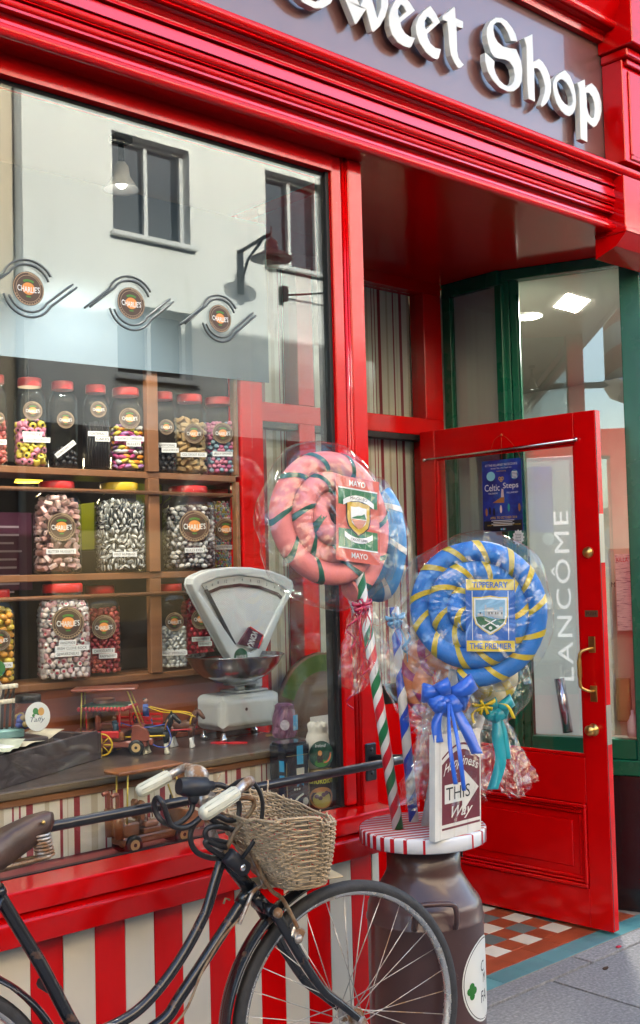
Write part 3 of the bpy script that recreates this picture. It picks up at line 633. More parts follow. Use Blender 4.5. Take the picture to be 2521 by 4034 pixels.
# ---- jars
JAR = pane_mat('clear plastic jar', .03, tint=(.96, .97, .96), rough=.04, bump=.25, bscale=14)
LIDR = mat('red plastic lid', (.62, .02, .02), .35, var=.05)
LIDY = mat('yellow plastic lid', (.75, .50, .02), .35)
BROWN = mat('label brown', (.075, .040, .025), .5); TANR = mat('label tan ring', (.42, .30, .18), .5); ORANGE = mat('label orange', (.80, .30, .06), .5); LGREEN = mat('label green', (.06, .22, .03), .5)
PAPER = mat('white paper label', (.80, .80, .78), .55); INK = mat('black print', (.02, .02, .02), .6)
def label_mesh(seed=0):
    b_ = MB(); c = Vector((0, 0, 0)); r_ = .043
    b_.cur = 0; disc(b_, c, X_, Z_, r_, n=32)
    b_.cur = 1; disc(b_, c+Vector((0, -.0004, 0)), X_, Z_, r_*.97, n=32, inner=.955); disc(b_, c+Vector((0, -.0004, 0)), X_, Z_, r_*.80, n=32, inner=.965)
    for k in range(26):          # the ring of tiny lettering
        a = R(25+k*5.2) if k < 13 else R(205+(k-13)*10); 
        quad(b_, c+Vector((math.cos(a)*r_*.885, -.0004, math.sin(a)*r_*.885)), (-math.sin(a), 0, math.cos(a)), (math.cos(a), 0, math.sin(a)), r_*.05, r_*.09)
    b_.cur = 2; disc(b_, c+Vector((0, -.0005, -.000)), X_, Z_, r_*.42, r_*.36, n=24)
    b_.cur = 3
    for k in range(10):
        a0 = R(55+k*7); q = lambda a, s_: Vector((math.cos(a)*r_*.62*s_, -.0006, math.sin(a)*r_*.52*s_))
        b_.add([q(a0, .80), q(a0+R(6.9), .80), q(a0+R(6.9), 1.05), q(a0, 1.05)], [(0, 1, 2, 3)], False)
    quad(b_, c+Vector((0, -.0006, -r_*.47)), X_, Z_, r_*.3, r_*.09)
    b_.cur = 4; put_text(b_, "CHARLIE'S", c+Vector((0, -.0010, -.001)), X_, Z_, w=r_*1.42, h=r_*.36, fn=lambda x, y: (x, y+.10*abs(x)-.05*r_), bold=.012)
    return b_.mesh('label', [BROWN, TANR, ORANGE, LGREEN, WHITE])
LABEL = label_mesh()
def jar_shell(hw, h):
    b_ = MB(); s_ = hw
    prof = [(s_*.80, .002), (s_*.96, .006), (s_, .016), (s_, h*.74), (s_*.97, h*.79), (s_*.86, h*.84), (s_*.74, h*.87), (s_*.70, h*.88), (s_*.70, h*.93)]
    vs = []; n = 32
    b_.lathe(prof, n, sq=.30, caps=False); return b_
def lid_mesh(r_, h, m_):
    b_ = MB(); b_.lathe([(r_, 0), (r_*1.02, h*.1), (r_*1.02, h*.85), (r_*.97, h), (r_*.2, h), (0, h)], 28)
    return b_.mesh('lid', m_)
def candies(kind, hw, top, rs, hgt=.292):
    """pile of sweets packed against the jar's wall: (builder, materials)"""
    b_ = MB(); D_ = {'roll': .021, 'stick': .012, 'torpedo': .020, 'chip': .028, 'spog': .018, 'nugget': .028, 'humbug': .021, 'bullseye': .019, 'tiny': .0095, 'lemon': .024, 'rock': .020, 'rasp': .018, 'imperial': .0155, 'sherbet': .020, 'dark': .02}
    s_ = D_[kind]
    C_ = lambda n_, c, r_=.35: mat(n_, c, r_, coat=.2, var=.08, vscale=60)
    ML = {'roll': [C_('sweet yellow', (.78, .62, .08)), C_('sweet pink', (.72, .25, .36)), C_('liquorice black', (.012, .01, .012), .4)],
          'stick': [C_('liquorice black', (.012, .01, .012), .4)], 'dark': [C_('liquorice black', (.012, .01, .012), .4)],
          'torpedo': [C_('sweet white', (.80, .76, .74)), C_('sweet magenta', (.55, .07, .22)), C_('sweet orange', (.80, .28, .02)), C_('sweet yellow', (.78, .62, .08)), C_('sweet lilac', (.48, .22, .50))],
          'chip': [C_('coltsfoot tan', (.50, .31, .13), .6), C_('coltsfoot pale', (.58, .40, .20), .6)],
          'spog': [C_('sweet pink', (.72, .25, .36), .6), C_('sweet blue grey', (.28, .42, .52), .6), C_('sweet rose', (.60, .14, .30), .6)],
          'nugget': [C_('nugget pink', (.70, .37, .33)), C_('nugget pale', (.78, .52, .47))],
          'humbug': [C_('humbug grey', (.33, .32, .30), .25), C_('humbug dark', (.05, .05, .05), .25), C_('humbug pale', (.66, .64, .60), .25)],
          'bullseye': [C_('bullseye dark', (.10, .08, .085)), C_('bullseye pale', (.66, .62, .60))],
          'tiny': [C_('sweet yellow', (.78, .62, .08)), C_('sweet mint', (.35, .62, .50)), C_('sweet pink', (.72, .25, .36)), C_('sweet sky', (.20, .45, .62)), C_('sweet white', (.80, .76, .74))],
          'lemon': [C_('drop lemon', (.80, .55, .06), .2), C_('drop orange', (.82, .36, .05), .2)],
          'rock': [C_('rock pale', (.80, .68, .64)), C_('rock red', (.50, .06, .09)), C_('rock pink', (.72, .40, .40))],
          'rasp': [C_('raspberry red', (.42, .045, .05)), C_('raspberry coral', (.62, .13, .10))],
          'imperial': [C_('mint white', (.84, .83, .79), .5)], 'sherbet': [C_('sherbet red', (.58, .02, .045), .3)]}[kind]
    def rot(): return Matrix.Rotation(rs.uniform(0, 6.28), 4, 'Z') @ Matrix.Rotation(rs.uniform(0, 3.14), 4, 'X') @ Matrix.Rotation(rs.uniform(0, 6.28), 4, 'Z')
    def piece(x, y, z):
        T = Matrix.Translation((x, y, z)); nm = len(ML)
        if kind == 'roll':
            M_ = T @ Matrix.Rotation(math.atan2(y, x), 4, 'Z') @ Matrix.Rotation(PI/2+rs.uniform(-.8, .8), 4, 'Y') @ Matrix.Rotation(rs.uniform(-.6, .6), 4, 'X')
            if rs.random() < .35: M_ = T @ rot()
            b_.cur = rs.randrange(2); b_.lathe([(s_*.25, s_*.42), (s_*.5, s_*.42), (s_*.56, s_*.3), (s_*.56, -s_*.3), (s_*.5, -s_*.42), (s_*.25, -s_*.42)][::-1], 9, M=M_, caps=False)
            b_.cur = 2; b_.lathe([(0, -s_*.36), (s_*.26, -s_*.36), (s_*.26, s_*.36), (0, s_*.36)], 7, M=M_)
        elif kind in ('nugget', 'chip'):
            b_.cur = rs.randrange(nm); L_ = s_*.5; k = 1.0 if kind == 'nugget' else 1.15
            b_.cbox(-L_*k, L_*k, -L_*.55, L_*.55, -L_*.5, L_*.5, .002, T @ rot())
        elif kind in ('rock',):
            M_ = T @ rot(); b_.cur = rs.choice((0, 0, 0, 2)); b_.lathe([(s_*.40, -s_*.42), (s_*.46, -s_*.30), (s_*.46, s_*.30), (s_*.40, s_*.42)], 8, M=M_)
            b_.cur = 1
            for e in (-1, 1): b_.lathe([(0, e*s_*.43), (s_*.26, e*s_*.43)] if e > 0 else [(s_*.26, e*s_*.43), (0, e*s_*.43)], 7, M=M_, caps=False)
        elif kind == 'humbug':
            M_ = T @ rot()
            n = 8; prof = [(0, -1), (.45, -.75), (.62, -.35), (.62, .35), (.45, .75), (0, 1)]
            o_ = len(b_.f); b_.cur = 0; b_.lathe([(r_*s_*.62, z_*s_*.62) for r_, z_ in prof], n, M=M_, caps=False)
            for i in range(o_, len(b_.f)): b_.mi[i] = (0, 2, 1, 2)[(i-o_) % 4]
        elif kind == 'torpedo':
            b_.cur = rs.randrange(nm); b_.sphere((x, y, z), s_*.5, 8, 6, (1.75, .75, .75), Matrix.Rotation(math.atan2(y, x)+PI/2+rs.uniform(-.5, .5), 4, 'Z') @ Matrix.Rotation(rs.uniform(-.5, .5), 4, 'Y'))
        elif kind in ('lemon', 'bullseye', 'rasp'):
            b_.cur = rs.randrange(nm); b_.sphere((x, y, z), s_*.55, 8, 5, (1.15, .85, .8), rot())
        else:
            b_.cur = rs.randrange(nm); k = .5 if kind != 'spog' else .55
            b_.sphere((x, y, z), s_*k, 8, 5, (1, 1, 1 if kind != 'spog' else .85))
    if kind == 'stick':
        for i in range(60):
            a = 2*PI*i/60; q = (abs(math.cos(a))**4.4+abs(math.sin(a))**4.4)**(-1/4.4); r_ = hw*(.90-.10*(i % 2))*q
            z1 = top+rs.uniform(-.025, .01); b_.cur = 0
            b_.tube([(r_*math.cos(a), r_*math.sin(a), .012), (r_*.98*math.cos(a+.05), r_*.98*math.sin(a+.05), z1)], .0045, 5)
    else:
        z = .012+s_*.4; lay = 0
        while z < top:
            for inset in (.52, 1.45):
                hh = hw*(1-.27*min(1, max(0, (z-.72*hgt)/(.15*hgt))))-s_*inset
                if hh < s_*.5: continue
                per = 6.6*hh; n = max(4, int(per/(s_*.97)))
                for i in range(n):
                    a = 2*PI*(i+.5*(lay % 2)+rs.uniform(-.18, .18))/n; q = (abs(math.cos(a))**4.4+abs(math.sin(a))**4.4)**(-1/4.4)
                    r_ = hh*q*rs.uniform(.965, 1.0)
                    zz = z+rs.uniform(-.18, .18)*s_
                    if zz > top-.012*abs(math.sin(a*1.3+hw*90)): continue
                    piece(r_*math.cos(a), r_*math.sin(a), zz)
            z += s_*.80; lay += 1
        for i in range(int(9*(hw/.06)**2*(.02/s_)**2)+4):
            a = rs.uniform(0, 6.28); r_ = hw*.55*math.sqrt(rs.random()); piece(r_*math.cos(a), r_*math.sin(a), top-s_*.3)
    b_.cur = 0; b_.lathe([(0, .01), (hw*.62, .01), (hw*.50, top-s_*.8), (0, top-s_*.7)], 12)
    return b_, ML
CANDY = {}
def make_jar(px0, px1, zb, kind, fillh, label, tagtxt, lid='red', yaw=0.0, hgt=.292, labz=.52, SYc=.665, tagz=.26, group='jars of sweets on the shelves'):
    """px0, px1: left and right edge of the jar at its own depth, as metres along the shelf"""
    cx_ = (px0+px1)/2; hw = (px1-px0)*.5*.965/1.06
    vx = cx_; vy = SYc+2.66; ang = math.atan2(vx, vy)                  # direction from the pavement to the jar
    rz = -ang*.62+yaw
    t_ = thing('sweet_jar', (cx_, SYc, zb), label, 'jar', group, rz)
    sh = jar_shell(hw, hgt); sh.build('jar_body', JAR, t_, local=True)
    mb, ml = candies(kind, hw*.985, fillh, random.Random(int(cx_*1000)), hgt)
    o = mb.build('sweets', ml, t_, kind='stuff', local=True)
    if lid:
        l_ = link('lid', lid_mesh(hw*.78, hgt*.095, LIDR if lid == 'red' else LIDY), t_, local=True); l_.location = (0, 0, hgt*.905)
    lb = link('label', LABEL, t_, local=True); lb.location = (0, -hw-.0015, hgt*labz); k = hw/.068; lb.scale = (k, 1, k)
    lines = tagtxt.split('|') if tagtxt else []
    for i, ln in enumerate(lines):
        w_ = min(hw*1.75, max(.05, len(ln)*.0068)); b_ = MB(); b_.cur = 0; quad(b_, (0, 0, 0), X_, Z_, w_, .0165); b_.cur = 1; put_text(b_, ln, (0, -.0006, 0), X_, Z_, w=w_*.86, h=.0085)
        o = b_.build('name_strip', [PAPER, INK], t_, local=True); o.location = (.012*(1 if i % 2 else -.2), -hw-.0026, hgt*tagz-.0175*i)
        if 'STICKS' in ln: o.rotation_euler = (0, -R(38), 0)
    return t_
def jx(d0, d1, Y=.665): return d0, d1
J = make_jar
Z1, Z2, Z3 = 1.8485, 1.5065, 1.1635
def XAT(p): return p[0]
J(XAT((1.6106, 0.6650, 1.8631)), XAT((1.6768, 0.6650, 1.8661)), Z1, 'rasp', .15, 'top shelf jar of dark pink cuttings cut off by the left edge', 'CUTTINGS')
J(XAT((1.7057, 0.6650, 1.8674)), XAT((1.8117, 0.6650, 1.8722)), Z1, 'roll', .155, 'top shelf jar of pink and yellow liquorice rolls', 'COCONUT &|LIQUORICE ROLLS', tagz=.36, labz=.62)
J(XAT((1.8282, 0.6650, 1.8729)), XAT((1.9275, 0.6650, 1.8774)), Z1, 'dark', .07, 'top shelf jar nearly empty with a slanting paper strip', 'LIQUORICE HARD STICKS', lid='red', tagz=.22, labz=.55)
J(XAT((1.9563, 0.6650, 1.8787)), XAT((2.0504, 0.6650, 1.8830)), Z1, 'stick', .165, 'top shelf jar of upright black liquorice sticks', 'PONTEFRACT|CAKES', tagz=.42, labz=.70)
J(XAT((2.0584, 0.6650, 1.8833)), XAT((2.1851, 0.6650, 1.8890)), Z1, 'torpedo', .165, 'top shelf jar of white, yellow, orange and pink torpedo sweets', 'LIQUORICE TORPEDOES|BULLETS', tagz=.38, labz=.62)
J(XAT((2.2293, 0.6650, 1.8910)), XAT((2.3240, 0.6650, 1.8953)), Z1, 'dark', .10, 'top shelf jar of black liquorice just right of the upright', 'TRADITIONAL|LIQUORICE', tagz=.34, labz=.56)
J(XAT((2.3284, 0.6650, 1.8955)), XAT((2.4537, 0.6650, 1.9012)), Z1, 'chip', .205, 'top shelf jar filled with tan brown rock pieces', 'COLTSFOOT ROCK', tagz=.24, labz=.50)
J(XAT((2.4537, 0.6650, 1.9012)), XAT((2.5867, 0.6650, 1.9072)), Z1, 'spog', .20, 'top shelf jar of pink and blue jelly sweets', 'JELLY SPOGS', tagz=.27, labz=.53)
J(XAT((1.7722, 0.6650, 1.5096)), XAT((1.9311, 0.6650, 1.5062)), Z2, 'nugget', .255, 'red lidded jar of pale pink nuggets on the middle shelf', 'BUTTER NUGGETS', tagz=.24, labz=.50, hgt=.302)
J(XAT((2.0014, 0.6650, 1.5047)), XAT((2.1793, 0.6650, 1.5010)), Z2, 'humbug', .245, 'yellow lidded jar of grey striped humbugs', 'MINT HUMBUGS', lid='yellow', tagz=.20, labz=-9, hgt=.305)
J(XAT((2.2806, 0.6650, 1.4989)), XAT((2.4733, 0.6650, 1.4948)), Z2, 'bullseye', .232, 'red lidded jar of brown and white bulls eyes', 'BULLS EYES', tagz=.24, labz=.52, hgt=.302)
J(XAT((2.4945, 0.7200, 1.4952)), XAT((2.6363, 0.7200, 1.4922)), Z2, 'tiny', .255, 'red lidded jar of tiny multicoloured pastel balls', 'COCONUT BONBONS', tagz=.28, labz=.50, hgt=.30, SYc=.72)
J(XAT((1.5788, 0.6650, 1.2471)), XAT((1.6927, 0.6650, 1.2389)), Z3, 'lemon', .245, 'jar of yellow and orange drops at the left edge of the lowest shelf', 'PEAR & LEMON', tagz=.22, labz=.48, hgt=.30)
J(XAT((1.7658, 0.6400, 1.2347)), XAT((1.9432, 0.6400, 1.2220)), Z3, 'rock', .262, 'large red lidded jar of pink and white clove rock', 'HANDMADE|IRISH CLOVE ROCK|GEWUERZNELKE', tagz=.40, labz=.60, hgt=.312, SYc=.64)
J(XAT((1.9564, 0.7000, 1.2185)), XAT((2.0979, 0.7000, 1.2084)), Z3, 'rasp', .222, 'red lidded jar of dark red raspberry sweets behind the clove rock jar', 'CHOCOLATE &|RASPBERRY', tagz=.28, labz=.54, hgt=.302, SYc=.70)
J(XAT((2.2366, 0.6650, 1.2350)), XAT((2.3504, 0.6650, 1.2276)), Z3, 'imperial', .150, 'narrow jar half full of round white mints', 'MINT IMPERIALS', tagz=.20, labz=.56, hgt=.30)
J(XAT((2.3615, 0.6900, 1.2259)), XAT((2.4896, 0.6900, 1.2175)), Z3, 'sherbet', .245, 'jar filled with bright red sherbet sweets behind the scale', 'STRAWBERRY|SHERBET', tagz=.34, labz=.58, hgt=.295, SYc=.69)

# ---- weighing scale
ENAM = mat('white enamel', (.66, .68, .65), .25, coat=.4, var=.04, vscale=6, col2=(.36, .22, .08), c2scale=14, c2lo=.72, c2hi=.80)
CHROME = mat('chrome', (.78, .78, .78), .12, 1.0)
sc_o = (2.4276, 0.4500, 1.1517)
scale_ = thing('weighing_scale', (sc_o[0], .45, .932), 'old white enamel shop scale with fan shaped dial and steel pan', 'scale')
SYc = .44
bx0, bx1 = (2.2638, 0.4400, 1.0302), (2.5630, 0.4400, 1.0083)
b_ = MB(); b_.cbox(bx0[0]+.03, bx1[0]-.005, SYc-.06, SYc+.10, .965, 1.085, .018); o = bevel(b_.build('scale_body', ENAM, scale_), .012, 3)
for x in (bx0[0]+.05, bx1[0]-.03):
    for y in (SYc-.04, SYc+.07):
        b_ = MB(); b_.lathe([(.012, 0), (.014, .012), (.007, .016), (.007, .03)], 10, (x, y, .9322)); b_.build('scale_foot', CHROME, scale_)
b_ = MB(); b_.lathe([(0, 0), (.006, 0)], 10, M=Matrix.Translation((sc_o[0]-.03, SYc-.0608, 1.035)) @ Matrix.Rotation(PI/2, 4, 'X'), caps=False); b_.build('key_hole', INK, scale_)
cxs = sc_o[0]
b_ = MB(); b_.cbox(cxs-.045, cxs+.095, SYc-.03, SYc+.07, 1.0855, 1.094, .004); b_.lathe([(.018, 1.094), (.018, 1.112)], 14, (cxs-.01, SYc, 0)); b_.cbox(cxs-.055, cxs+.05, SYc-.035, SYc+.035, 1.112, 1.122, .003); b_.cbox(cxs+.055, cxs+.095, SYc+.00, SYc+.06, 1.094, 1.20, .006); b_.build('scale_neck', ENAM, scale_)
pL, pR = (2.1887, 0.4200, 1.2169), (2.6061, 0.4200, 1.1730)
pr = (pR[0]-pL[0])*.5*.80; pc = ((pL[0]+pR[0])/2-.012, SYc-.015)
b_ = MB(); b_.lathe([(pr*.2, 1.124), (pr*.45, 1.128), (pr*.70, 1.150), (pr*.90, 1.185), (pr, 1.213), (pr*1.03, 1.216), (pr*1.0, 1.219), (pr*.88, 1.190), (pr*.66, 1.154), (pr*.4, 1.134), (0, 1.130)], 40, (pc[0], pc[1], 0)); b_.build('scale_pan', mat('dull steel pan', (.36, .35, .35), .14, 1.0), scale_)
FY = .47
outer = [(2.247, 1.461), (2.252, 1.480), (2.266, 1.490), (2.322, 1.508), (2.416, 1.517), (2.503, 1.514), (2.592, 1.501), (2.663, 1.479), (2.694, 1.463), (2.702, 1.445), (2.695, 1.422), (2.649, 1.360), (2.555, 1.202), (2.538, 1.184), (2.508, 1.179), (2.412, 1.196), (2.389, 1.225), (2.258, 1.435)]
inner = [(2.276, 1.435), (2.291, 1.459), (2.358, 1.479), (2.453, 1.486), (2.551, 1.474), (2.647, 1.443), (2.667, 1.426), (2.534, 1.233), (2.494, 1.216), (2.446, 1.225)]
b_ = MB(); b_.prism(outer, (0, FY, 0), X_, Z_, -.04, [inner]); b_.prism(outer, (0, FY+.0405, 0), X_, Z_, -.012); bevel(b_.build('dial_case', ENAM, scale_), .006, 2)
def dots(N, L, sp):
    a = mth(N, L, 'MULTIPLY', sp.outputs['X'], 140); c = mth(N, L, 'MULTIPLY', sp.outputs['Z'], 160)
    s1 = mth(N, L, 'SINE', a, None); s2 = mth(N, L, 'SINE', mth(N, L, 'MULTIPLY', c, 3.0), None)
    return mth(N, L, 'MULTIPLY_ADD', mth(N, L, 'MULTIPLY', mth(N, L, 'SINE', mth(N, L, 'MULTIPLY', a, 6.0), None), s2), .45)
def dots2(N, L, sp):
    s1 = mth(N, L, 'SINE', mth(N, L, 'MULTIPLY', sp.outputs['X'], 900), None); s2 = mth(N, L, 'SINE', mth(N, L, 'MULTIPLY', sp.outputs['Z'], 900), None)
    p_ = mth(N, L, 'MULTIPLY', s1, s2); return mth(N, L, 'ADD', mth(N, L, 'MULTIPLY', p_, .48), .5)
CHART = ramp_mat('price chart print', dots2, [(0, (.74, .74, .70)), (.80, (.34, .34, .33))], .5)
b_ = MB(); b_.prism(inner, (0, FY+.010, 0), X_, Z_, -.003); b_.build('dial_chart', CHART, scale_)
arcb = [((x_*.5+x2*.5), (z_*.5+z2*.5)) for (x_, z_), (x2, z2) in zip(inner[1:7], inner[1:7])]
b_ = MB(); tp = inner[1:7]; lo = [(x_*.90+inner[8][0]*.10, z_*.90+inner[8][1]*.10) for x_, z_ in tp]; b_.prism(tp+lo[::-1], (0, FY+.0065, 0), X_, Z_, -.003); b_.build('dial_band', mat('dial band paper', (.62, .60, .52), .5), scale_)
lo2 = [(x_*.86+inner[8][0]*.14, z_*.86+inner[8][1]*.14) for x_, z_ in tp]; b_ = MB(); b_.prism(lo+lo2[::-1], (0, FY+.0066, 0), X_, Z_, -.003); b_.build('dial_line', mat('dark dial line', (.05, .01, .01), .5), scale_)
b_ = MB(); nums = ['0', '4', '8', '12', '1', '4', '8', '12', '2', '4', '8', '12', '3']
for i, s_ in enumerate(nums):
    f_ = (i+.3)/(len(nums)-.4)*5; k = min(int(f_), 4); fr = f_-k; x_ = (tp[k][0]*(1-fr)+tp[k+1][0]*fr)*.95+inner[8][0]*.05; z_ = (tp[k][1]*(1-fr)+tp[k+1][1]*fr)*.95+inner[8][1]*.05
    put_text(b_, s_, (x_, FY+.0030, z_), X_, Z_, h=.010)
b_.build('dial_numbers', INK, scale_)
nd = [(2.300, 1.440), (2.315, 1.443), (2.432, 1.249), (2.420, 1.240)]
b_ = MB(); b_.prism(nd, (0, FY+.0032, 0), X_, Z_, -.002); b_.build('dial_needle', INK, scale_)
lg = (2.4162, 0.4300, 1.2075)
b_ = MB(); disc(b_, (lg[0], FY-.0415, lg[2]), X_, Z_, .030); o = b_.build('maker_disc', mat('dark green enamel', (.01, .10, .04), .3), scale_)
b_ = MB(); put_text(b_, 'AVERY', (lg[0], FY-.0422, lg[2]), X_, Z_, w=.045, h=.013); b_.build('maker_lettering', WHITE, o)
wb = [(2.487, 1.305), (2.545, 1.272), (2.522, 1.228), (2.435, 1.248)]
bar = MB(); bar.prism(wb, (0, FY-.006, 0), X_, Z_, -.010); bar = tag(bar.build('chocolate_bar', mat('chocolate bar wrapper', (.10, .02, .04), .3)), 'dark chocolate bar with red edge tucked into the scale dial', 'chocolate bar')
ax_ = Vector((wb[1][0]-wb[2][0], 0, wb[1][1]-wb[2][1])).normalized(); ay_ = Vector((-ax_.z, 0, ax_.x)); cc = Vector((sum(q[0] for q in wb)/4, FY-.0075, sum(q[1] for q in wb)/4))
b_ = MB(); put_text(b_, 'WONKA', cc, -ax_, -ay_, w=.075, h=.028, bold=.02); b_.build('bar_lettering', WHITE, bar)
b_ = MB(); e0, e1 = Vector((wb[0][0], FY-.007, wb[0][1])), Vector((wb[1][0], FY-.007, wb[1][1])); b_.tube([e0, e1], .003, 5); b_.tube([e1, Vector((wb[2][0], FY-.007, wb[2][1]))], .003, 5); b_.build('bar_edge', LIDR, bar)
b_ = MB(); b_.tube(bez([(cxs+.10, SYc+.12, 1.20), (cxs+.13, SYc+.12, 1.16), (cxs+.15, SYc+.10, 1.08), (cxs+.19, SYc+.10, 1.02), (cxs+.21, SYc+.11, .99), (cxs+.22, SYc+.12, .945)], 5), .005, 7); b_.build('power_cord', mat('cream flex', (.62, .52, .36), .5), scale_)

# ---- decals on the glass: three brown badges between ribbons of dark lines
DLINE = mat('dark decal line', (.09, .11, .115), .5)
for i, (px, py) in enumerate(((112, 1137), (517, 1195), (867, 1255))):
    pass
DEC = [((1.4229, 0.0292, 2.2568), 1), ((1.7399, 0.0292, 2.2622), 1), ((2.0526, 0.0292, 2.2599), .92)]
for i, (c, k) in enumerate(DEC):
    d_ = thing('window_badge', (c[0], .0292, c[2]), ['round brown badge sticker between curved lines at the left edge of the window', 'middle round brown badge sticker between curved lines on the window', 'rightmost round badge sticker between curved lines on the window'][i], 'sticker', 'badge stickers across the window')
    o = link('badge', LABEL, d_, local=True); o.scale = (1.05*k, 1, 1.05*k)
    for (rx, rz_, a0, a1, sx, cz) in ((.062, .058, 20, 150, -1, .006), (.075, .070, 30, 160, -1, .006), (.060, .058, 200, 330, 1, -.004), (.073, .072, 195, 330, 1, -.004)):
        b_ = MB(); pts = []
        for q in range(25):
            a = R(a0+(a1-a0)*q/24); x_ = rx*math.cos(a); z_ = cz+rz_*math.sin(a); pts.append(Vector((x_*k, -.001, z_*k)))
        # tails run out sideways
        e = -1 if a0 < 180 else 1
        tail = pts[-1]; more = [tail+Vector((e*.020*j, 0, (-.016 if e < 0 else .016)*j)) for j in (1, 2, 3, 4)]
        b_.tube(pts+more, .0032, 5); b_.build('decal_line', DLINE, d_, local=True)


# ================================================================== green neighbour shop on the right of the recess
nb = thing('green_shop_front', (4.5, .6, 0), 'dark green neighbouring shop front with tall glass panes', 'shop front')
P0, P1 = Vector((4.117, .594, 0)), Vector((4.337, .05, 0)); FU = (P1-P0).normalized(); FN = Vector((FU.y, -FU.x, 0)); FL = (P1-P0).length
FM = Matrix(((FU.x, -FN.x, 0, P0.x), (FU.y, -FN.y, 0, P0.y), (0, 0, 1, 0), (0, 0, 0, 1)))   # local: s along the splayed front, d inwards, z
b_ = MB(); b_.cbox(4.092, 4.16, .60, .946, 2.79, 2.8565, .002); b_.build('header', GREEN, nb)
b_ = MB(); b_.cbox(-.002, FL+.06, -.006, .06, 2.808, 2.8566, .002, FM); b_.build('header', GREEN, nb)
b_ = MB(); b_.cbox(4.094, 4.15, .895, .945, .6, 2.7895, .002); b_.build('stile', GREEN, nb)
b_ = MB(); b_.cbox(4.097, 4.15, .585, .626, .6, 2.7895, .003); b_.cbox(-.03, .030, -.004, .05, .6, 2.807, .003, FM); b_.build('corner_mullion', GREEN, nb)
b_ = MB(); b_.cbox(.031, .066, .006, .05, .6, 2.8075, .004, FM); b_.tube([FM @ Vector((.070, .012, .7)), FM @ Vector((.070, .012, 2.8))], .005, 8); b_.build('pane_bead', GREEN, nb)
b_ = MB(); b_.cbox(.532, .62, -.01, .10, .0, 2.8077, .004, FM); b_.build('front_post', GREEN, nb)
b_ = MB(); b_.cbox(.070, .5315, -.006, .05, .645, .731, .004, FM); b_.cbox(4.098, 4.15, .627, .894, .645, .74, .004); b_.build('bottom_rail', GREEN, nb)
b_ = MB(); b_.cbox(-.02, .56, -.025, .05, .578, .6445, .005, FM); b_.cbox(4.07, 4.15, .60, .946, .578, .6445, .005); b_.build('sill', GREEN, nb)
b_ = MB(); b_.cbox(-.01, .60, -.012, .05, 0, .5775, .003, FM); b_.cbox(4.082, 4.15, .60, .946, 0, .5775, .003); b_.build('plinth', mat('black gloss plinth', (.012, .012, .014), .25, coat=.3, var=.2), nb)
b_ = MB(); b_.box(4.115, 4.120, .626, .895, .741, 2.7895); b_.build('side_pane', GLASS2, nb)
NGL = pane_mat('neighbour window glass', .095, tint=(.97, .98, .97))
b_ = MB(); b_.box(.067, .5318, .020, .025, .7315, 2.8075, FM); b_.build('splayed_pane', NGL, nb)
b_ = MB(); b_.cbox(4.40, 7.0, .04, .12, .64, .735, .003); b_.cbox(4.40, 7.0, .02, .12, 2.70, 2.90, .003); b_.cbox(4.41, 7.0, .05, .12, 0, .6395, .003); b_.build('front_frame', GREEN, nb)
b_ = MB(); b_.box(4.41, 7.0, .07, .075, .736, 2.6995); b_.build('front_pane', NGL, nb)
NW = mat('cream shop wall', (.58, .55, .46), .8, var=.05); NC = mat('cream ceiling', (.62, .58, .48), .8)
NP = [(4.165, .615), (4.395, .085), (7.2, .13), (7.2, 4.2), (4.165, 4.2)]
b_ = MB(); b_.prism(NP, (0, 0, 2.8095), X_, Y_, .04); b_.build('inner_ceiling', NC, nb)
b_ = MB(); b_.box(4.16, 7.2, 3.2, 3.25, 0, 2.809); b_.box(7.0, 7.05, .13, 3.2, 0, 2.809); b_.box(4.10, 4.15, .95, 3.2, 0, 2.809); b_.build('inner_wall', NW, nb)
b_ = MB(); b_.prism(NP, (0, 0, .0), X_, Y_, .02); b_.build('inner_floor', DARKW, nb)
b_ = MB(); b_.box(4.45, 6.9, 2.6, 3.1, .02, 1.56); b_.build('inner_cabinet', mat('dark maroon cabinet', (.035, .015, .018), .4), nb)
b_ = MB(); b_.box(4.125, 4.130, .60, .93, .70, 2.79); b_.build('frosted_screen', mat('frosted film', (.46, .50, .49), .5), nb)
LIT = mat('lit ceiling panel', (1, 1, 1), .5, emit=(1, .96, .88), estr=110)
c1 = (4.7823, 0.6767, 2.8050)
pq = [(4.5755, 0.5554, 2.8000), (4.7806, 0.5721, 2.8000), (4.9566, 0.7741, 2.8000), (4.7560, 0.7648, 2.8000)]
pan = MB(); pan.add([(q[0], q[1], 2.8085) for q in pq], [(0, 1, 2, 3)]); pan = tag(pan.build('ceiling_panel_light', LIT), 'bright square ceiling light panel inside the green shop', 'ceiling light')
c2 = (4.8063, 0.9821, 2.8050)
dl = thing('downlight', (c2[0], c2[1], 2.80), 'round recessed downlight inside the green shop', 'ceiling light')
b_ = MB(); b_.lathe([(.085, 2.809), (.085, 2.800), (.07, 2.799)], 24, (c2[0], c2[1], 0), caps=False); b_.build('trim', mat('white trim', (.8, .8, .75), .4), dl)
b_ = MB(); b_.lathe([(.07, 2.801), (0, 2.801)], 24, (c2[0], c2[1], 0), caps=False); b_.build('diffuser', mat('dim lamp glass', (.8, .8, .75), .4, emit=(1, .95, .85), estr=8), dl)
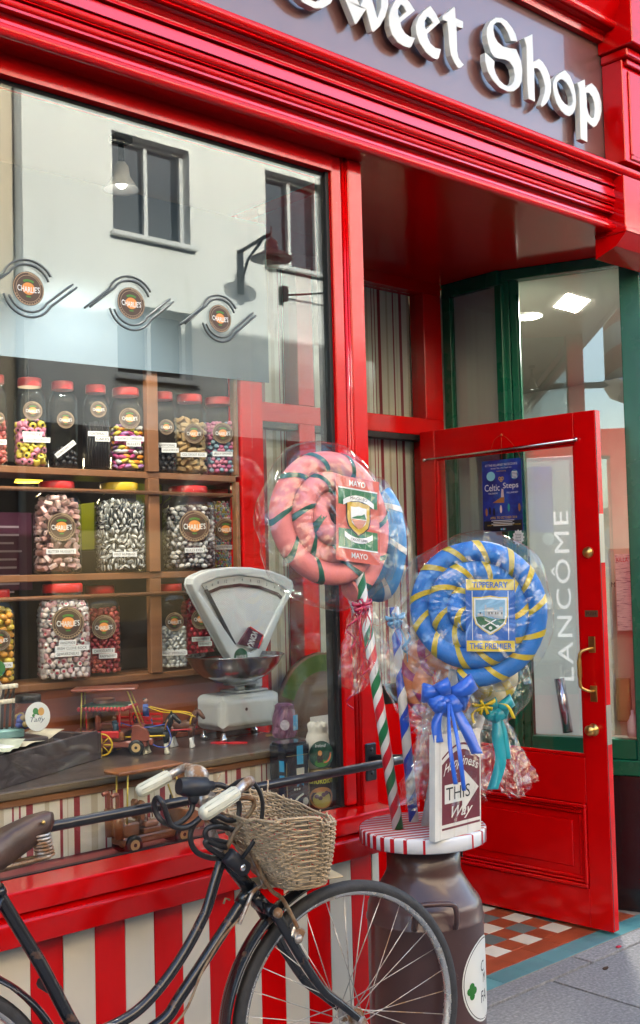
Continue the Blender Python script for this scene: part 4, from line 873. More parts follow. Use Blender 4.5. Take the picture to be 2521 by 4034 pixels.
# white panel with the upright brand name; glow added to brighten panel and letters
pn = MB(); pn.cbox(.075, .312, .050, .056, .733, 1.985, .001, FM); pn = tag(pn.build('display_panel', mat('glowing display panel', (.60, .64, .62), .5, emit=(.92, 1, .97), estr=.030)), 'pale panel with upright white lettering behind the green framed glass', 'display panel')
b_ = MB(); put_text(b_, 'LANCÔME', FM @ Vector((.215, .0485, 1.355)), Z_, -FU, w=.76, h=.085, space=1.15); b_.build('panel_lettering', mat('glowing white lettering', (.85, .85, .85), .4, emit=(1, 1, 1), estr=.085), pn)
rl = MB(); rl.tube([FM @ Vector((.224, .040, .745)), FM @ Vector((.192, .042, .985))], .0235, 16); rl = tag(rl.build('foil_roll', mat('silver film roll', (.62, .58, .64), .18, .85, bump=.4, bscale=10)), 'silver film roll leaning in front of the pale panel', 'roll')
# flyers, bag and bottle behind the glass right of the door
FLY = mat('printed flyer', (.74, .70, .66), .6, var=.15, vscale=90, col2=(.3, .25, .28), c2scale=60, c2lo=.55, c2hi=.6, stretch=(.3, .3, 3))
b_ = MB(); b_.box(.462, .525, .032, .034, 1.20, 1.535, FM); fl = tag(b_.build('flyer', FLY), 'long white flyer stuck inside the green shop pane', 'flyer')
b_ = MB(); put_text(b_, 'KILLA', FM @ Vector((.493, .0312, 1.51)), FU, Z_, w=.05, h=.02); b_.build('flyer_heading', LIDR, fl)
b_ = MB(); b_.cbox(.440, .500, .045, .085, .80, .99, .006, FM); tag(b_.build('gift_bag', mat('dull gold paper bag', (.40, .32, .14), .4, .3, var=.2)), 'dull gold bag standing behind the pane right of the door', 'bag')
b_ = MB(); b_.lathe([(.022, .734), (.024, .76), (.024, .80), (.016, .825), (.008, .835), (.008, .85)], 14, tuple(FM @ Vector((.505, .06, 0)))); tag(b_.build('white_bottle', WHITE), 'small white bottle on the sill behind the pane', 'bottle')
b_ = MB(); b_.box(.42, .5316, .09, .095, .735, 1.56, FM); tag(b_.build('backing_board', mat('cream backing board', (.62, .55, .40), .6)), 'cream board behind the flyer in the green shop', 'board')
b_ = MB(); put_text(b_, 'ME', FM @ Vector((.445, .0885, 1.40)), FU, Z_, w=.03, h=.022); o = b_.build('board_lettering', INK, bpy.data.objects['backing_board'])
# barber's pole hung further left along the street, mirrored in the splayed pane
bp = thing('barber_pole', (-3.0, -1.37, 3.85), "barber's pole with red and white spiral on a wall bracket out of frame", 'barber pole')
def bexpr(N, L, sp):
    a = mth(N, L, 'ARCTAN2', sp.outputs['Y'], sp.outputs['X']); return mth(N, L, 'ADD', mth(N, L, 'DIVIDE', a, 2*PI), mth(N, L, 'MULTIPLY', sp.outputs['Z'], 2.0))
BARB = ramp_mat("barber stripes", bexpr, [(0, (.70, .68, .64)), (.5, (.50, .02, .03))], .3, coat=.4)
b_ = MB(); b_.lathe([(.19, -.38), (.19, .75)], 28); b_.build('pole', BARB, bp, local=True)
b_ = MB(); b_.lathe([(0, -.64), (.14, -.58), (.20, -.48), (.21, -.385)], 24); b_.lathe([(.21, .755), (.2, .86), (.1, .95), (0, 1.0)], 24); b_.build('end_cap', CHROME, bp, local=True)
b_ = MB(); b_.box(-.03, .03, .15, 1.37, -.46, -.40); b_.box(-.03, .03, .15, 1.37, .80, .86); b_.build('bracket', IRON, bp, local=True)



# ================================================================== things standing in the window
ZC = .9322; ZL = .7283
TOYW = mat('varnished toy wood', (.30, .11, .04), .3, coat=.4, var=.25, vscale=30, stretch=(.2, 1, 1))
TOYR = mat('reddish toy wood', (.26, .065, .04), .3, coat=.4, var=.2, vscale=30)
TYRE = mat('black toy tyre', (.012, .012, .013), .4); HUBC = mat('pale wooden hub', (.62, .42, .18), .5)
BOXD = mat('dark stained box', (.075, .056, .056), .45, coat=.05, var=.10, vscale=40)
def wheel(name, c, r_, w_, ax, par, rim=HUBC):
    M_ = Matrix.Translation(c) @ Vector((0, 0, 1)).rotation_difference(Vector(ax)).to_matrix().to_4x4()
    b_ = MB(); b_.lathe([(r_*.55, -w_/2), (r_*.92, -w_/2), (r_, -w_*.3), (r_, w_*.3), (r_*.92, w_/2), (r_*.55, w_/2)], 22, M=M_); o = b_.build('wheel', TYRE, par)
    b_ = MB(); b_.lathe([(r_*.56, -w_*.53), (r_*.56, w_*.53)], 16, M=M_); h_ = b_.build('hub', rim, o)
    b_ = MB(); b_.lathe([(r_*.2, -w_*.58), (r_*.2, w_*.58)], 10, M=M_); b_.build('axle_cap', TYRE, o)
# ---- open drawer box with papers
A0 = Vector((1.4524, 0.2217, 0.9320)); A1 = Vector((1.8704, 0.4402, 0.9320)); A0.z = A1.z = ZC
bu = (A1-A0).normalized(); bl_ = (A1-A0).length; bn = Vector((-bu.y, bu.x, 0)); BM = Matrix(((bu.x, bn.x, 0, A0.x), (bu.y, bn.y, 0, A0.y), (0, 0, 1, ZC), (0, 0, 0, 1)))
dw = thing('till_box', tuple(A0+bn*.1), 'dark wooden till box with paper on top, left on the counter', 'till box')
b_ = MB(); b_.cbox(-.22, bl_-.02, 0, .012, .0, .088, .002, BM); b_.cbox(-.22, bl_-.0205, .16, .172, 0, .088, .002, BM); b_.build('drawer_front', BOXD, dw)
b_ = MB(); b_.cbox(bl_-.0195, bl_, 0, .172, 0, .080, .002, BM); b_.build('drawer_end', BOXD, dw)
b_ = MB(); b_.cbox(-.22, bl_-.021, .0125, .1595, .002, .010, .001, BM); b_.cbox(.15, .16, .0125, .1595, .01, .066, .001, BM); b_.cbox(.29, .30, .0125, .1595, .01, .066, .001, BM); b_.build('drawer_tray', OAK, dw)
NOTE = mat('pale green paper', (.50, .52, .40), .7, var=.15, vscale=40); NOTE2 = mat('yellowed paper', (.66, .58, .42), .7, var=.1, vscale=30)
for k, (s0, d0, w_, h_, rz, z_, m_, lb) in enumerate(((.10, .02, .26, .10, .15, .092, NOTE2, 'long yellowed paper lying along the till box'), (-.02, -.015, .16, .07, .35, .097, NOTE, 'pale green paper note curling on the till box'), (-.06, .03, .10, .06, -.2, .091, PAPER, 'white card lying at the end of the till box'))):
    b_ = MB(); n = 8; vs = []
    for i in range(n+1):
        for j in (0, 1):
            x_, y_ = w_*i/n, h_*j; q = BM @ Matrix.Translation((s0, d0, z_)) @ Matrix.Rotation(rz, 4, 'Z') @ Vector((x_, y_, .004*math.sin(i*1.1)+.002*j+.010*(i/n)**3)); vs.append(q)
    b_.add(vs, [(2*i, 2*i+1, 2*i+3, 2*i+2) for i in range(n)], True); o = b_.build('paper', m_); tag(o, lb, 'paper', 'papers on the till box'); sm = o.modifiers.new('thickness', 'SOLIDIFY'); sm.thickness = .0006
# ---- cash register at the left edge
rg_y = .47
rg = thing('cash_register', (1.70, rg_y, ZC), 'tan cash register with rows of round keys at the left edge', 'cash register')
TAN = mat('tan enamel', (.46, .38, .30), .4, coat=.2, var=.06); KEYC = mat('ivory key top', (.70, .62, .48), .4)
pf = [(1.487, 1.271), (1.558, 1.232), (1.579, 1.211), (1.597, 1.190), (1.610, 1.171), (1.613, 1.155), (1.611, 1.127), (1.605, 1.040), (1.485, 1.054)]
b_ = MB(); b_.prism(pf, (0, rg_y+.10, 0), X_, Z_, -.10); bevel(b_.build('case', TAN, rg), .004)
for row, (yy, xs_) in enumerate(((970, (-60, 55, 135, 210)), (1185, (-70, 35, 120, 200)))):
    for x_ in xs_:
        q = onp = None
KEYS = [(1.5213, 0.4400, 1.1833), (1.5459, 0.4400, 1.1806), (1.5627, 0.4400, 1.1810), (1.5781, 0.4400, 1.1813), (1.5190, 0.4300, 1.1402), (1.5364, 0.4300, 1.1389), (1.5532, 0.4300, 1.1388), (1.5708, 0.4300, 1.1391)]
for i, q in enumerate(KEYS):
    b_ = MB(); b_.lathe([(.0115, -.006), (.012, -.004), (.012, .004), (.010, .006), (0, .006)], 14, (q[0], q[1], q[2])); k_ = b_.build('key', KEYC, rg)
    b_ = MB()
    if i < 4: b_.tube(bez([(q[0], q[1], q[2]-.006), (q[0]-.006, q[1], q[2]-.03), (q[0]-.020, q[1]+.005, q[2]-.05)], 4), .004, 6)
    else: b_.tube([(q[0], q[1], q[2]-.006), (q[0], q[1]+.01, q[2]-.095)], .0045, 6)
    b_.build('key_stem', mat('dark key stem', (.05, .035, .03), .5), k_)
b_ = MB(); qd = (1.5464, 0.4200, 1.0631); b_.cbox(qd[0]-.15, qd[0]+.045, .40, .4695, qd[2]-.03, qd[2]-.004, .004); b_.build('base_strip', mat('teal enamel', (.25, .45, .42), .35), rg)
b_ = MB(); b_.cbox(qd[0]-.2, qd[0]+.10, .36, .60, ZC, qd[2]-.0305, .003); b_.build('base', BOXD, rg)
STICK = mat('green and blue print', (.05, .20, .05), .5, col2=(.05, .12, .4), c2scale=40)
b_ = MB(); c_ = (1.5469, 0.4600, 1.2318); disc(b_, (c_[0]-.005, rg_y-.001, c_[2]), X_, Z_, .024); b_.build('round_sticker', STICK, rg)
# ---- jar with the round white sticker
jc = (1.6019, 0.4000, 1.0497)
tj = thing('sticker_jar', (jc[0], .40, jc[2]), 'clear jar with black lid and big round white sticker', 'jar')
b_ = MB(); b_.lathe([(.040, 0), (.046, .006), (.047, .02), (.047, .055), (.042, .068), (.033, .076), (.033, .086)], 28, (jc[0], .40, jc[2])); b_.build('jar_body', JAR, tj)
b_ = MB(); b_.lathe([(.036, .084), (.037, .086), (.037, .104), (.035, .106), (0, .106)], 28, (jc[0], .40, jc[2])); b_.build('lid', mat('black plastic lid', (.02, .018, .018), .35), tj)
b_ = MB(); rs = random.Random(3)
for i in range(26):
    a = rs.uniform(0, 6.28); r_ = .030*math.sqrt(rs.random()); b_.cur = rs.randrange(3); b_.sphere((jc[0]+r_*math.cos(a), .40+r_*math.sin(a), jc[2]+.012+.002*i), .010, 7, 5, (1.2, .8, .9))
b_.build('sweets', [mat('wrapped sweet plum', (.16, .05, .06), .3), mat('wrapped sweet blue', (.10, .12, .45), .3), mat('wrapped sweet gold', (.55, .36, .12), .3)], tj, kind='stuff')
vd = Vector((-jc[0]*.6, -3.06, 0)).normalized(); sx_ = Vector((-vd.y, vd.x, 0)); sc_ = Vector((jc[0], .40, jc[2]+.046))+vd*.0485+sx_*.018
b_ = MB(); b_.cur = 0; disc(b_, sc_, sx_, Z_, .036, .042); b_.cur = 1
for (a, c, r_) in ((-.006, .016, .008), (.002, .010, .005), (-.012, .004, .004)): disc(b_, sc_+sx_*a+Z_*c+vd*.0005, sx_, Z_, r_, r_*1.2, 10)
b_.cur = 2; disc(b_, sc_+sx_*.010+Z_*.014+vd*.0006, sx_, Z_, .009, .012, 12); b_.cur = 3; put_text(b_, 'Taffy', sc_+Z_*-.010+vd*.0006, sx_, Z_, w=.042, h=.018, shear=.3)
b_.build('round_sticker', [WHITE, mat('leaf print', (.05, .25, .05), .5), mat('apricot print', (.75, .40, .10), .5), mat('grey print', (.12, .16, .20), .5)], tj)
# ---- wooden cylinder box
cy = (1.9484, 0.5500, 1.0488)
b_ = MB(); b_.lathe([(.034, 0), (.036, .004), (.036, .165), (.034, .17), (.030, .168), (0, .166)], 24, (cy[0], .55, ZC)); tag(b_.build('wooden_canister', TOYW), 'plain brown wooden canister behind the roofed toy buggy', 'canister')

# ---- toy golf buggies
def buggy(name, label, M_, L_, wood, seatm, parts_scale=1.0, near=True):
    """local: x forward, y left, z up; L_ = length"""
    t_ = thing(name, tuple(M_ @ Vector((0, 0, 0))), label, 'toy car'); k = L_
    Q = lambda x, y, z: M_ @ Vector((x*k, y*k, z*k))
    KM = M_ @ Matrix.Scale(k, 4)
    b_ = MB(); b_.cbox(-.46, .48, -.19, .19, .10, .19, .02, KM); b_.build('chassis', wood, t_)
    b_ = MB(); b_.prism([(.26, .185), (.50, .185), (.52, .24), (.48, .34), (.36, .40), (.28, .40)], Q(0, .20, 0), (M_.to_3x3() @ X_)*k, (M_.to_3x3() @ Z_)*k, .40*k); bevel(b_.build('bonnet', wood, t_), .003)
    b_ = MB(); b_.cbox(.50, .56, -.21, .21, .13, .22, .012, KM); b_.build('bumper', wood, t_)
    b_ = MB(); b_.cbox(-.50, -.24, -.19, .19, .191, .34, .02, KM); b_.build('rear_box', wood, t_)
    for y in (-.10, .10):
        b_ = MB(); b_.cbox(-.16, .02, y-.08, y+.08, .25, .32, .02, KM); s_ = b_.build('seat', seatm, t_)
        b_ = MB(); b_.cbox(-.21, -.15, y-.08, y+.08, .33, .55, .025, KM @ Matrix.Translation((0, 0, 0))); b_.build('seat_back', seatm, s_)
        b_ = MB(); b_.tube([KM @ Vector(q) for q in ((-.14, y-.085, .33), (-.14, y-.085, .43), (.0, y-.085, .43), (.02, y-.085, .33))], .008*k, 6); b_.build('arm_rest', seatm, s_)
    b_ = MB(); b_.cbox(-.18, .04, -.18, .18, .191, .249, .01, KM); b_.build('seat_base', wood, t_)
    for x, y in ((.33, -.19), (.33, .19), (-.33, -.19), (-.33, .19)):
        b_ = MB(); wheel('wheel', Q(x, y, .105), .105*k, .07*k, M_.to_3x3() @ Y_, t_)
    PM = mat('brass coloured rod', (.62, .46, .08), .35, .4)
    for x0, x1, y in ((.42, .22, -.17), (.42, .22, .17), (-.40, -.38, -.17), (-.40, -.38, .17)):
        b_ = MB(); b_.tube([Q(x0, y, .33), Q(x1, y, .86)], .010*k, 6); b_.build('roof_post', PM, t_)
    b_ = MB(); b_.cbox(-.52, .34, -.24, .24, .86, .90, .012, KM); b_.build('roof', wood, t_)
    b_ = MB(); b_.tube([Q(.30+.0*math.cos(a)+.02*math.cos(a), .09+.06*math.cos(a), .46+.06*math.sin(a)) for a in [2*PI*i/16 for i in range(16)]], .008*k, 6, closed=True); b_.tube([Q(.34, .09, .36), Q(.30, .09, .46)], .008*k, 6); b_.build('steering_wheel', TYRE, t_)
    return t_
g1 = (1.9271, 0.3855, 0.9320)
gp = Vector((1.9573, 0.4537, 0.9320))
M1 = Matrix.Translation((gp.x-.020, gp.y+.030, ZC)) @ Matrix.Rotation(R(-38), 4, 'Z')
buggy('toy_buggy', 'reddish toy golf buggy with flat roof on brass posts, on the counter', M1, .235, TOYR, TOYR)
w1, w2 = Vector((1.7105, 0.0693, 0.7280)), Vector((1.8844, 0.0441, 0.7280))
M2 = Matrix.Translation(((w1.x+w2.x)/2+.015, .080, ZL)) @ Matrix.Rotation(R(2), 4, 'Z') @ Matrix.Diagonal((1, .62, 1, 1))
buggy('toy_buggy', 'light brown toy golf buggy on the ledge under the guard rail', M2, .256, TOYW, TOYW)
BG = bpy.data.objects['toy_buggy.001']
for y in (-.07, .07):
    b_ = MB(); b_.tube([M2 @ Vector((-.125, y*.5, .05)), M2 @ Vector((-.128, y*.5, .125))], .014, 10); bag_ = b_.build('golf_bag', TOYW, BG)
    b_ = MB(); b_.tube(bez([M2 @ Vector((-.128, y*.5, .12)), M2 @ Vector((-.129, y*.5, .165)), M2 @ Vector((-.135, y*.5, .170)), M2 @ Vector((-.148, y*.5, .166))], 3), .006, 7); b_.build('golf_club', TOYR, bag_)
# ---- horses and carts
def horse(par, M_, k, coat, legs, mane, collar):
    Q = lambda x, y, z: M_ @ Vector((x*k, y*k, z*k)); b_ = MB(); b_.cur = 0
    b_.tube([Q(*p) for p in ((-.44, 0, .74), (-.38, 0, .74), (-.2, 0, .73), (0, 0, .70), (.2, 0, .73), (.34, 0, .79), (.42, 0, .84))], [.10*k, .19*k, .215*k, .20*k, .21*k, .19*k, .10*k], 12)
    b_.tube([Q(*p) for p in ((.30, 0, .84), (.42, 0, 1.0), (.50, 0, 1.16), (.53, 0, 1.24))], [.17*k, .13*k, .10*k, .08*k], 10)
    b_.tube([Q(*p) for p in ((.48, 0, 1.24), (.58, 0, 1.20), (.70, 0, 1.08), (.78, 0, .99), (.80, 0, .96))], [.06*k, .095*k, .075*k, .062*k, .03*k], 10)
    for y in (-.05, .05): b_.tube([Q(.50, y, 1.28), Q(.50, y*1.1, 1.37)], [.03*k, .006*k], 6)
    for (x, y, fx) in ((.32, -.11, .03), (.30, .11, -.02), (-.34, -.11, -.04), (-.36, .11, .02)):
        b_.cur = 0; hind = x < 0
        b_.tube([Q(x, y, .70), Q(x+(.04 if hind else 0), y, .52), Q(x-(.05 if hind else 0), y, .34)], [.12*k, .09*k, .055*k], 8)
        b_.cur = 1; b_.tube([Q(x-(.05 if hind else 0), y, .36), Q(x+fx, y, .16), Q(x+fx+.01, y, .06), Q(x+fx+.03, y, .0)], [.055*k, .060*k, .085*k, .095*k], 8)
    b_.cur = 2
    b_.tube([Q(-.46, 0, .82), Q(-.55, 0, .72), Q(-.58, 0, .45)], [.04*k, .05*k, .02*k], 7)
    b_.tube([Q(.50, 0, 1.30), Q(.40, 0, 1.16), Q(.28, 0, .98), Q(.20, 0, .93)], [.03*k, .045*k, .04*k, .02*k], 6)
    o = b_.build('horse', [coat, legs, mane], par)
    b_ = MB(); b_.tube([Q(.36+.05*math.sin(a), .19*math.cos(a), .92+.22*math.sin(a)-.02) for a in [2*PI*i/16 for i in range(16)]], .028*k, 6, closed=True); b_.build('collar', collar, o)
    return o
CART_R = mat('red toy paint', (.60, .02, .02), .35, coat=.3); CART_G = mat('green toy paint', (.03, .12, .04), .4); YEL = mat('yellow toy paint', (.75, .48, .02), .4)
HB1, HW1, HN1 = mat('black toy horse', (.015, .014, .014), .35), mat('cream horse feathers', (.72, .66, .50), .6), mat('dark mane', (.02, .018, .016), .6)
HB2, HW2 = mat('brown toy horse', (.13, .05, .025), .4), mat('white horse feathers', (.74, .72, .68), .6)
# covered jaunting car with the black horse (it comes towards the glass)
h1 = Vector((1.9996, 0.3347, 0.9320)); dr1 = R(-52)
MH1 = Matrix.Translation((h1.x+.035, h1.y+.045, ZC)) @ Matrix.Rotation(dr1, 4, 'Z'); kh = .098
jc1 = thing('toy_jaunting_car', (h1.x, h1.y+.05, ZC), 'toy jaunting car with red fringed roof drawn by a black horse', 'toy carriage')
horse(jc1, MH1, kh, HB1, HW1, HN1, mat('leather collar', (.22, .09, .03), .4))
CM = MH1 @ Matrix.Translation((-.150, 0, 0))
b_ = MB(); b_.cbox(-.075, .055, -.05, .05, .045, .075, .004, CM); b_.cbox(-.07, -.06, -.048, .048, .075, .115, .003, CM); b_.build('body', TOYW, jc1)
b_ = MB(); b_.cbox(-.07, .045, -.062, -.050, .055, .078, .003, CM); b_.cbox(-.07, .045, .050, .062, .055, .078, .003, CM); b_.build('side_bench', CART_R, jc1)
for x, y in ((-.065, -.048), (-.065, .048), (.045, -.048), (.045, .048)):
    b_ = MB(); b_.tube([CM @ Vector((x, y, .075)), CM @ Vector((x, y, .150))], .003, 6); b_.build('roof_post', CART_R, jc1)
b_ = MB(); b_.cur = 0; b_.cbox(-.085, .065, -.062, .062, .150, .157, .003, CM); b_.cur = 1
for i in range(13):
    for y in (-.062, .062): b_.sphere(CM @ Vector((-.083+i*.012, y, .147)), .008, 6, 4, (1, .4, 1))
for i in range(10):
    for x in (-.085, .065): b_.sphere(CM @ Vector((x, -.056+i*.0125, .147)), .008, 6, 4, (.5, 1, 1))
b_.build('fringed_roof', [CART_G, CART_R], jc1)
b_ = MB(); b_.cbox(.062, .0665, -.022, .022, .143, .156, .001, CM); sg = b_.build('roof_sign', WHITE, jc1)
b_ = MB(); put_text(b_, 'KILLARNEY', CM @ Vector((.0670, 0, .1495)), CM.to_3x3() @ Y_, Z_, w=.036, h=.006); b_.build('sign_lettering', INK, sg)
for y in (-.066, .066):
    M_ = CM @ Matrix.Translation((-.01, y*.92, .036)) @ Matrix.Rotation(PI/2, 4, 'X'); b_ = MB(); b_.tube([M_ @ Vector((.034*math.cos(a), .034*math.sin(a), 0)) for a in [2*PI*i/24 for i in range(24)]], .003, 6, closed=True)
    for i in range(8): b_.tube([M_ @ Vector((0, 0, 0)), M_ @ Vector((.034*math.cos(i*PI/4), .034*math.sin(i*PI/4), 0))], .0018, 5)
    b_.build('wheel', YEL, jc1)
for y in (-.026, .026):
    b_ = MB(); b_.tube([CM @ Vector((.03, y, .055)), CM @ Vector((.10, y, .056)), CM @ Vector((.185, y, .060))], .003, 6); b_.build('shaft', YEL, jc1)
b_ = MB(); b_.tube(bez([CM @ Vector(q) for q in ((.03, -.01, .10), (.07, -.018, .09), (.12, -.022, .085), (.19, -.015, .095))], 5), .0017, 5); b_.tube(bez([CM @ Vector(q) for q in ((.19, -.02, .09), (.205, -.024, .05), (.19, -.026, .025), (.15, -.026, .03), (.13, -.025, .06))], 5), .0018, 5); b_.build('reins', mat('blue cord', (.05, .10, .45), .5), jc1)
b_ = MB(); b_.cur = 0; b_.tube([CM @ Vector((.02, -.012, .075)), CM @ Vector((.015, -.012, .105))], [.010, .008], 8); b_.tube([CM @ Vector((.02, -.018, .10)), CM @ Vector((.04, -.016, .092))], .003, 6); b_.cur = 1; b_.sphere(CM @ Vector((.015, -.012, .114)), .0065); b_.build('toy_driver', [mat('blue green toy coat', (.10, .18, .25), .6), mat('toy skin', (.55, .32, .22), .6)], jc1)
# red hay cart with the brown horse
h2 = Vector((2.1454, 0.3824, 0.9320))
MH2 = Matrix.Translation((h2.x+.020, h2.y+.040, ZC)) @ Matrix.Rotation(R(-58), 4, 'Z')
hc = thing('toy_hay_cart', (h2.x, h2.y+.05, ZC), 'toy red slatted cart drawn by a brown horse with yellow reins', 'toy carriage')
horse(hc, MH2, .096, HB2, HW2, HB2, mat('yellow collar', (.72, .45, .03), .4))
CM = MH2 @ Matrix.Translation((-.140, 0, 0))
b_ = MB(); b_.cbox(-.075, .05, -.045, .045, .045, .053, .002, CM); b_.build('cart_floor', CART_R, hc)
for y in (-.045, .045):
    for z in (.064, .080, .096):
        b_ = MB(); b_.cbox(-.075, .05, y-.002, y+.002, z, z+.008, .001, CM); b_.build('slat', CART_R, hc)
    for x in (-.07, -.015, .045):
        b_ = MB(); b_.cbox(x-.003, x+.003, y*1.06-.002, y*1.06+.002, .045, .108, .001, CM); b_.build('stake', CART_R, hc)
    M_ = CM @ Matrix.Translation((-.01, y*1.25, .036)) @ Matrix.Rotation(PI/2, 4, 'X'); b_ = MB(); b_.tube([M_ @ Vector((.034*math.cos(a), .034*math.sin(a), 0)) for a in [2*PI*i/24 for i in range(24)]], .003, 6, closed=True)
    for i in range(8): b_.tube([M_ @ Vector((0, 0, 0)), M_ @ Vector((.034*math.cos(i*PI/4), .034*math.sin(i*PI/4), 0))], .0018, 5)
    b_.build('wheel', CART_R, hc)
    b_ = MB(); b_.tube([CM @ Vector((.03, y*.6, .052)), CM @ Vector((.18, y*.62, .062))], .003, 6); b_.build('shaft', CART_R, hc)
b_ = MB(); b_.tube(bez([CM @ Vector(q) for q in ((.02, -.008, .13), (.08, -.02, .115), (.14, -.02, .115), (.19, -.012, .10))], 5), .0022, 5); b_.tube(bez([CM @ Vector(q) for q in ((.02, .008, .13), (.08, .02, .115), (.14, .02, .112), (.19, .012, .10))], 5), .0022, 5); b_.build('reins', YEL, hc)
b_ = MB(); b_.cur = 0; b_.tube([CM @ Vector((.01, 0, .10)), CM @ Vector((.008, 0, .138))], [.011, .009], 8); b_.tube([CM @ Vector((.01, -.008, .132)), CM @ Vector((.03, -.008, .125))], .0035, 6); b_.tube([CM @ Vector((.01, -.006, .10)), CM @ Vector((.03, -.008, .095)), CM @ Vector((.034, -.008, .07))], .004, 6); b_.cur = 1; b_.sphere(CM @ Vector((.008, 0, .150)), .0075); b_.cur = 2; b_.sphere(CM @ Vector((.006, 0, .154)), .0072, 8, 5, (1, 1, .7)); b_.build('toy_driver', [mat('blue toy shirt', (.05, .12, .42), .6), mat('toy skin', (.55, .32, .22), .6), HN1], hc)
# ---- two red paper lips
for i, (px, rz) in enumerate(((0, .1), (1, -.1))):
    c = ((2.2868, 0.3898, 0.9320), (2.3250, 0.3418, 0.9320))[i]
    b_ = MB(); pts = []
    for j in range(20):
        a = 2*PI*j/20; pts.append((.034*math.cos(a)*(1 if i else .85), .016*math.sin(a)*(.75+.25*abs(math.cos(a*1.5)))))
    o = MB(); o.prism(pts, (c[0], c[1], ZC+.0005), (math.cos(R(-45)), math.sin(R(-45)), 0), (math.sin(R(45)), math.cos(R(45)), 0), .004); tag(o.build('red_paper_cutout', mat('red paper', (.62, .02, .03), .5)), ['smaller red paper cutout lying before the scale', 'larger red paper cutout lying before the scale'][i], 'paper cutout', 'red paper cutouts on the counter')
# ---- mason jar with mauve paper
mc = (2.5045, 0.2737, 0.9320)
mj = thing('mauve_jar', (mc[0], mc[1], ZC), 'glass jar stuffed with mauve paper beside the scale', 'jar'); c_ = (mc[0]-.005, mc[1]+.03, ZC)
b_ = MB(); b_.lathe([(.036, 0), (.042, .006), (.043, .02), (.043, .085), (.036, .100), (.035, .104), (.037, .106), (.035, .110), (.037, .113), (.035, .118), (.036, .124)], 28, c_, caps=False); b_.build('jar_body', JAR, mj)
b_ = MB(); n = 28; prof = [(.032, .004), (.038, .02), (.036, .04), (.039, .06), (.036, .08), (.030, .10), (.031, .112), (.02, .118), (0, .117)]; vs = []; rs = random.Random(8)
for r_, z_ in prof:
    for k in range(n): rr = r_*(1+.14*math.sin(k*2.7+z_*210)+.06*rs.uniform(-1, 1)); vs.append((c_[0]+rr*math.cos(2*PI*k/n), c_[1]+rr*math.sin(2*PI*k/n), c_[2]+z_))
b_.add(vs, [(i*n+k, i*n+(k+1) % n, (i+1)*n+(k+1) % n, (i+1)*n+k) for i in range(len(prof)-1) for k in range(n)], False); b_.build('paper_filling', mat('mauve paper', (.36, .14, .24), .6, var=.15, vscale=60), mj)
b_ = MB(); vd = Vector((-.55, -.83, 0)); sx_ = Vector((.83, -.55, 0)); cc = Vector(c_)+vd*.0445+Z_*.05; b_.cur = 0; disc(b_, cc-sx_*.004, sx_, Z_, .016, .018, 12); b_.cur = 1; quad(b_, Vector(c_)+Vector((.30, -.95, 0))*.0445+Z_*.055, (.95, .30, 0), Z_, .03, .05); b_.build('jar_label', [mat('pale picture label', (.62, .55, .62), .5, var=.3, vscale=90), mat('sky blue label', (.10, .40, .62), .5, col2=(.7, .7, .6), c2scale=40)], mj)
# ---- black tin with blue ribbon print
TY = .105
tx0, tx1, tz = (2.2718, 0.1050, 0.9621), (2.4176, 0.1050, 0.9446), (2.3473, 0.1050, 0.9623)
tn = thing('black_tin', ((tx0[0]+tx1[0])/2, TY, ZL), 'black octagonal tin with blue ribbon print standing on the ledge', 'tin')
TINB = mat('black lacquered tin', (.018, .020, .026), .25, coat=.4); TINBL = mat('tin blue print', (.04, .34, .58), .4); GOLDL = mat('tin gold line', (.40, .34, .16), .4); SILV = mat('tin silver print', (.55, .55, .45), .4)
TM = Matrix.Translation(((tx0[0]+tx1[0])/2+.005, TY, ZL)) @ Matrix.Rotation(R(-6), 4, 'Z'); hx, hy, hz = (tx1[0]-tx0[0])*.40, .042, tz[2]-ZL-.012
oct_ = [(-hx, -hy*.55), (-hx*.78, -hy), (hx*.78, -hy), (hx, -hy*.55), (hx, hy*.55), (hx*.78, hy), (-hx*.78, hy), (-hx, hy*.55)]
b_ = MB(); b_.prism(oct_, TM @ Vector((0, 0, 0)), TM.to_3x3() @ X_, TM.to_3x3() @ Y_, hz-.022); bevel(b_.build('tin_body', TINB, tn), .002)
b_ = MB(); b_.prism([(x*1.015, y*1.02) for x, y in oct_], TM @ Vector((0, 0, hz-.0215)), TM.to_3x3() @ X_, TM.to_3x3() @ Y_, .0225); b_.prism([(x*.9, y*.9) for x, y in oct_], TM @ Vector((0, 0, hz+.001)), TM.to_3x3() @ X_, TM.to_3x3() @ Y_, .008); bevel(b_.build('tin_lid', TINB, tn), .002)
b_ = MB(); F_ = lambda x, z, e=.0008: TM @ Vector((x, -hy*1.025-e, z)); tu = TM.to_3x3() @ X_
b_.cur = 0; quad(b_, F_(.010, hz-.03), tu, Z_, .024, .058); b_.add([F_(-.002, hz-.10), F_(.022, hz-.10), F_(.022, hz-.128), F_(.010, hz-.118), F_(-.002, hz-.128)], [(0, 1, 2, 3, 4)]); quad(b_, TM @ Vector((-hx*.89-.0012, -hy*.775-.0012, hz-.06)), (TM.to_3x3() @ Vector((.4, -.9, 0))), Z_, .018, .034); quad(b_, TM @ Vector((-hx*.89-.0012, -hy*.775-.0012, hz-.105)), (TM.to_3x3() @ Vector((.4, -.9, 0))), Z_, .018, .034)
b_.cur = 2; quad(b_, F_(.010, hz-.085, .0012), tu, Z_, .030, .030)
b_.cur = 1
for a, b2, w_, h_ in ((-hx*.72, hz*.42, .0015, hz*.72), (hx*.72, hz*.42, .0015, hz*.72), (0, hz-.03, hx*1.44, .0015)): quad(b_, F_(a, b2, .001), tu, Z_, w_, h_)
b_.cur = 2
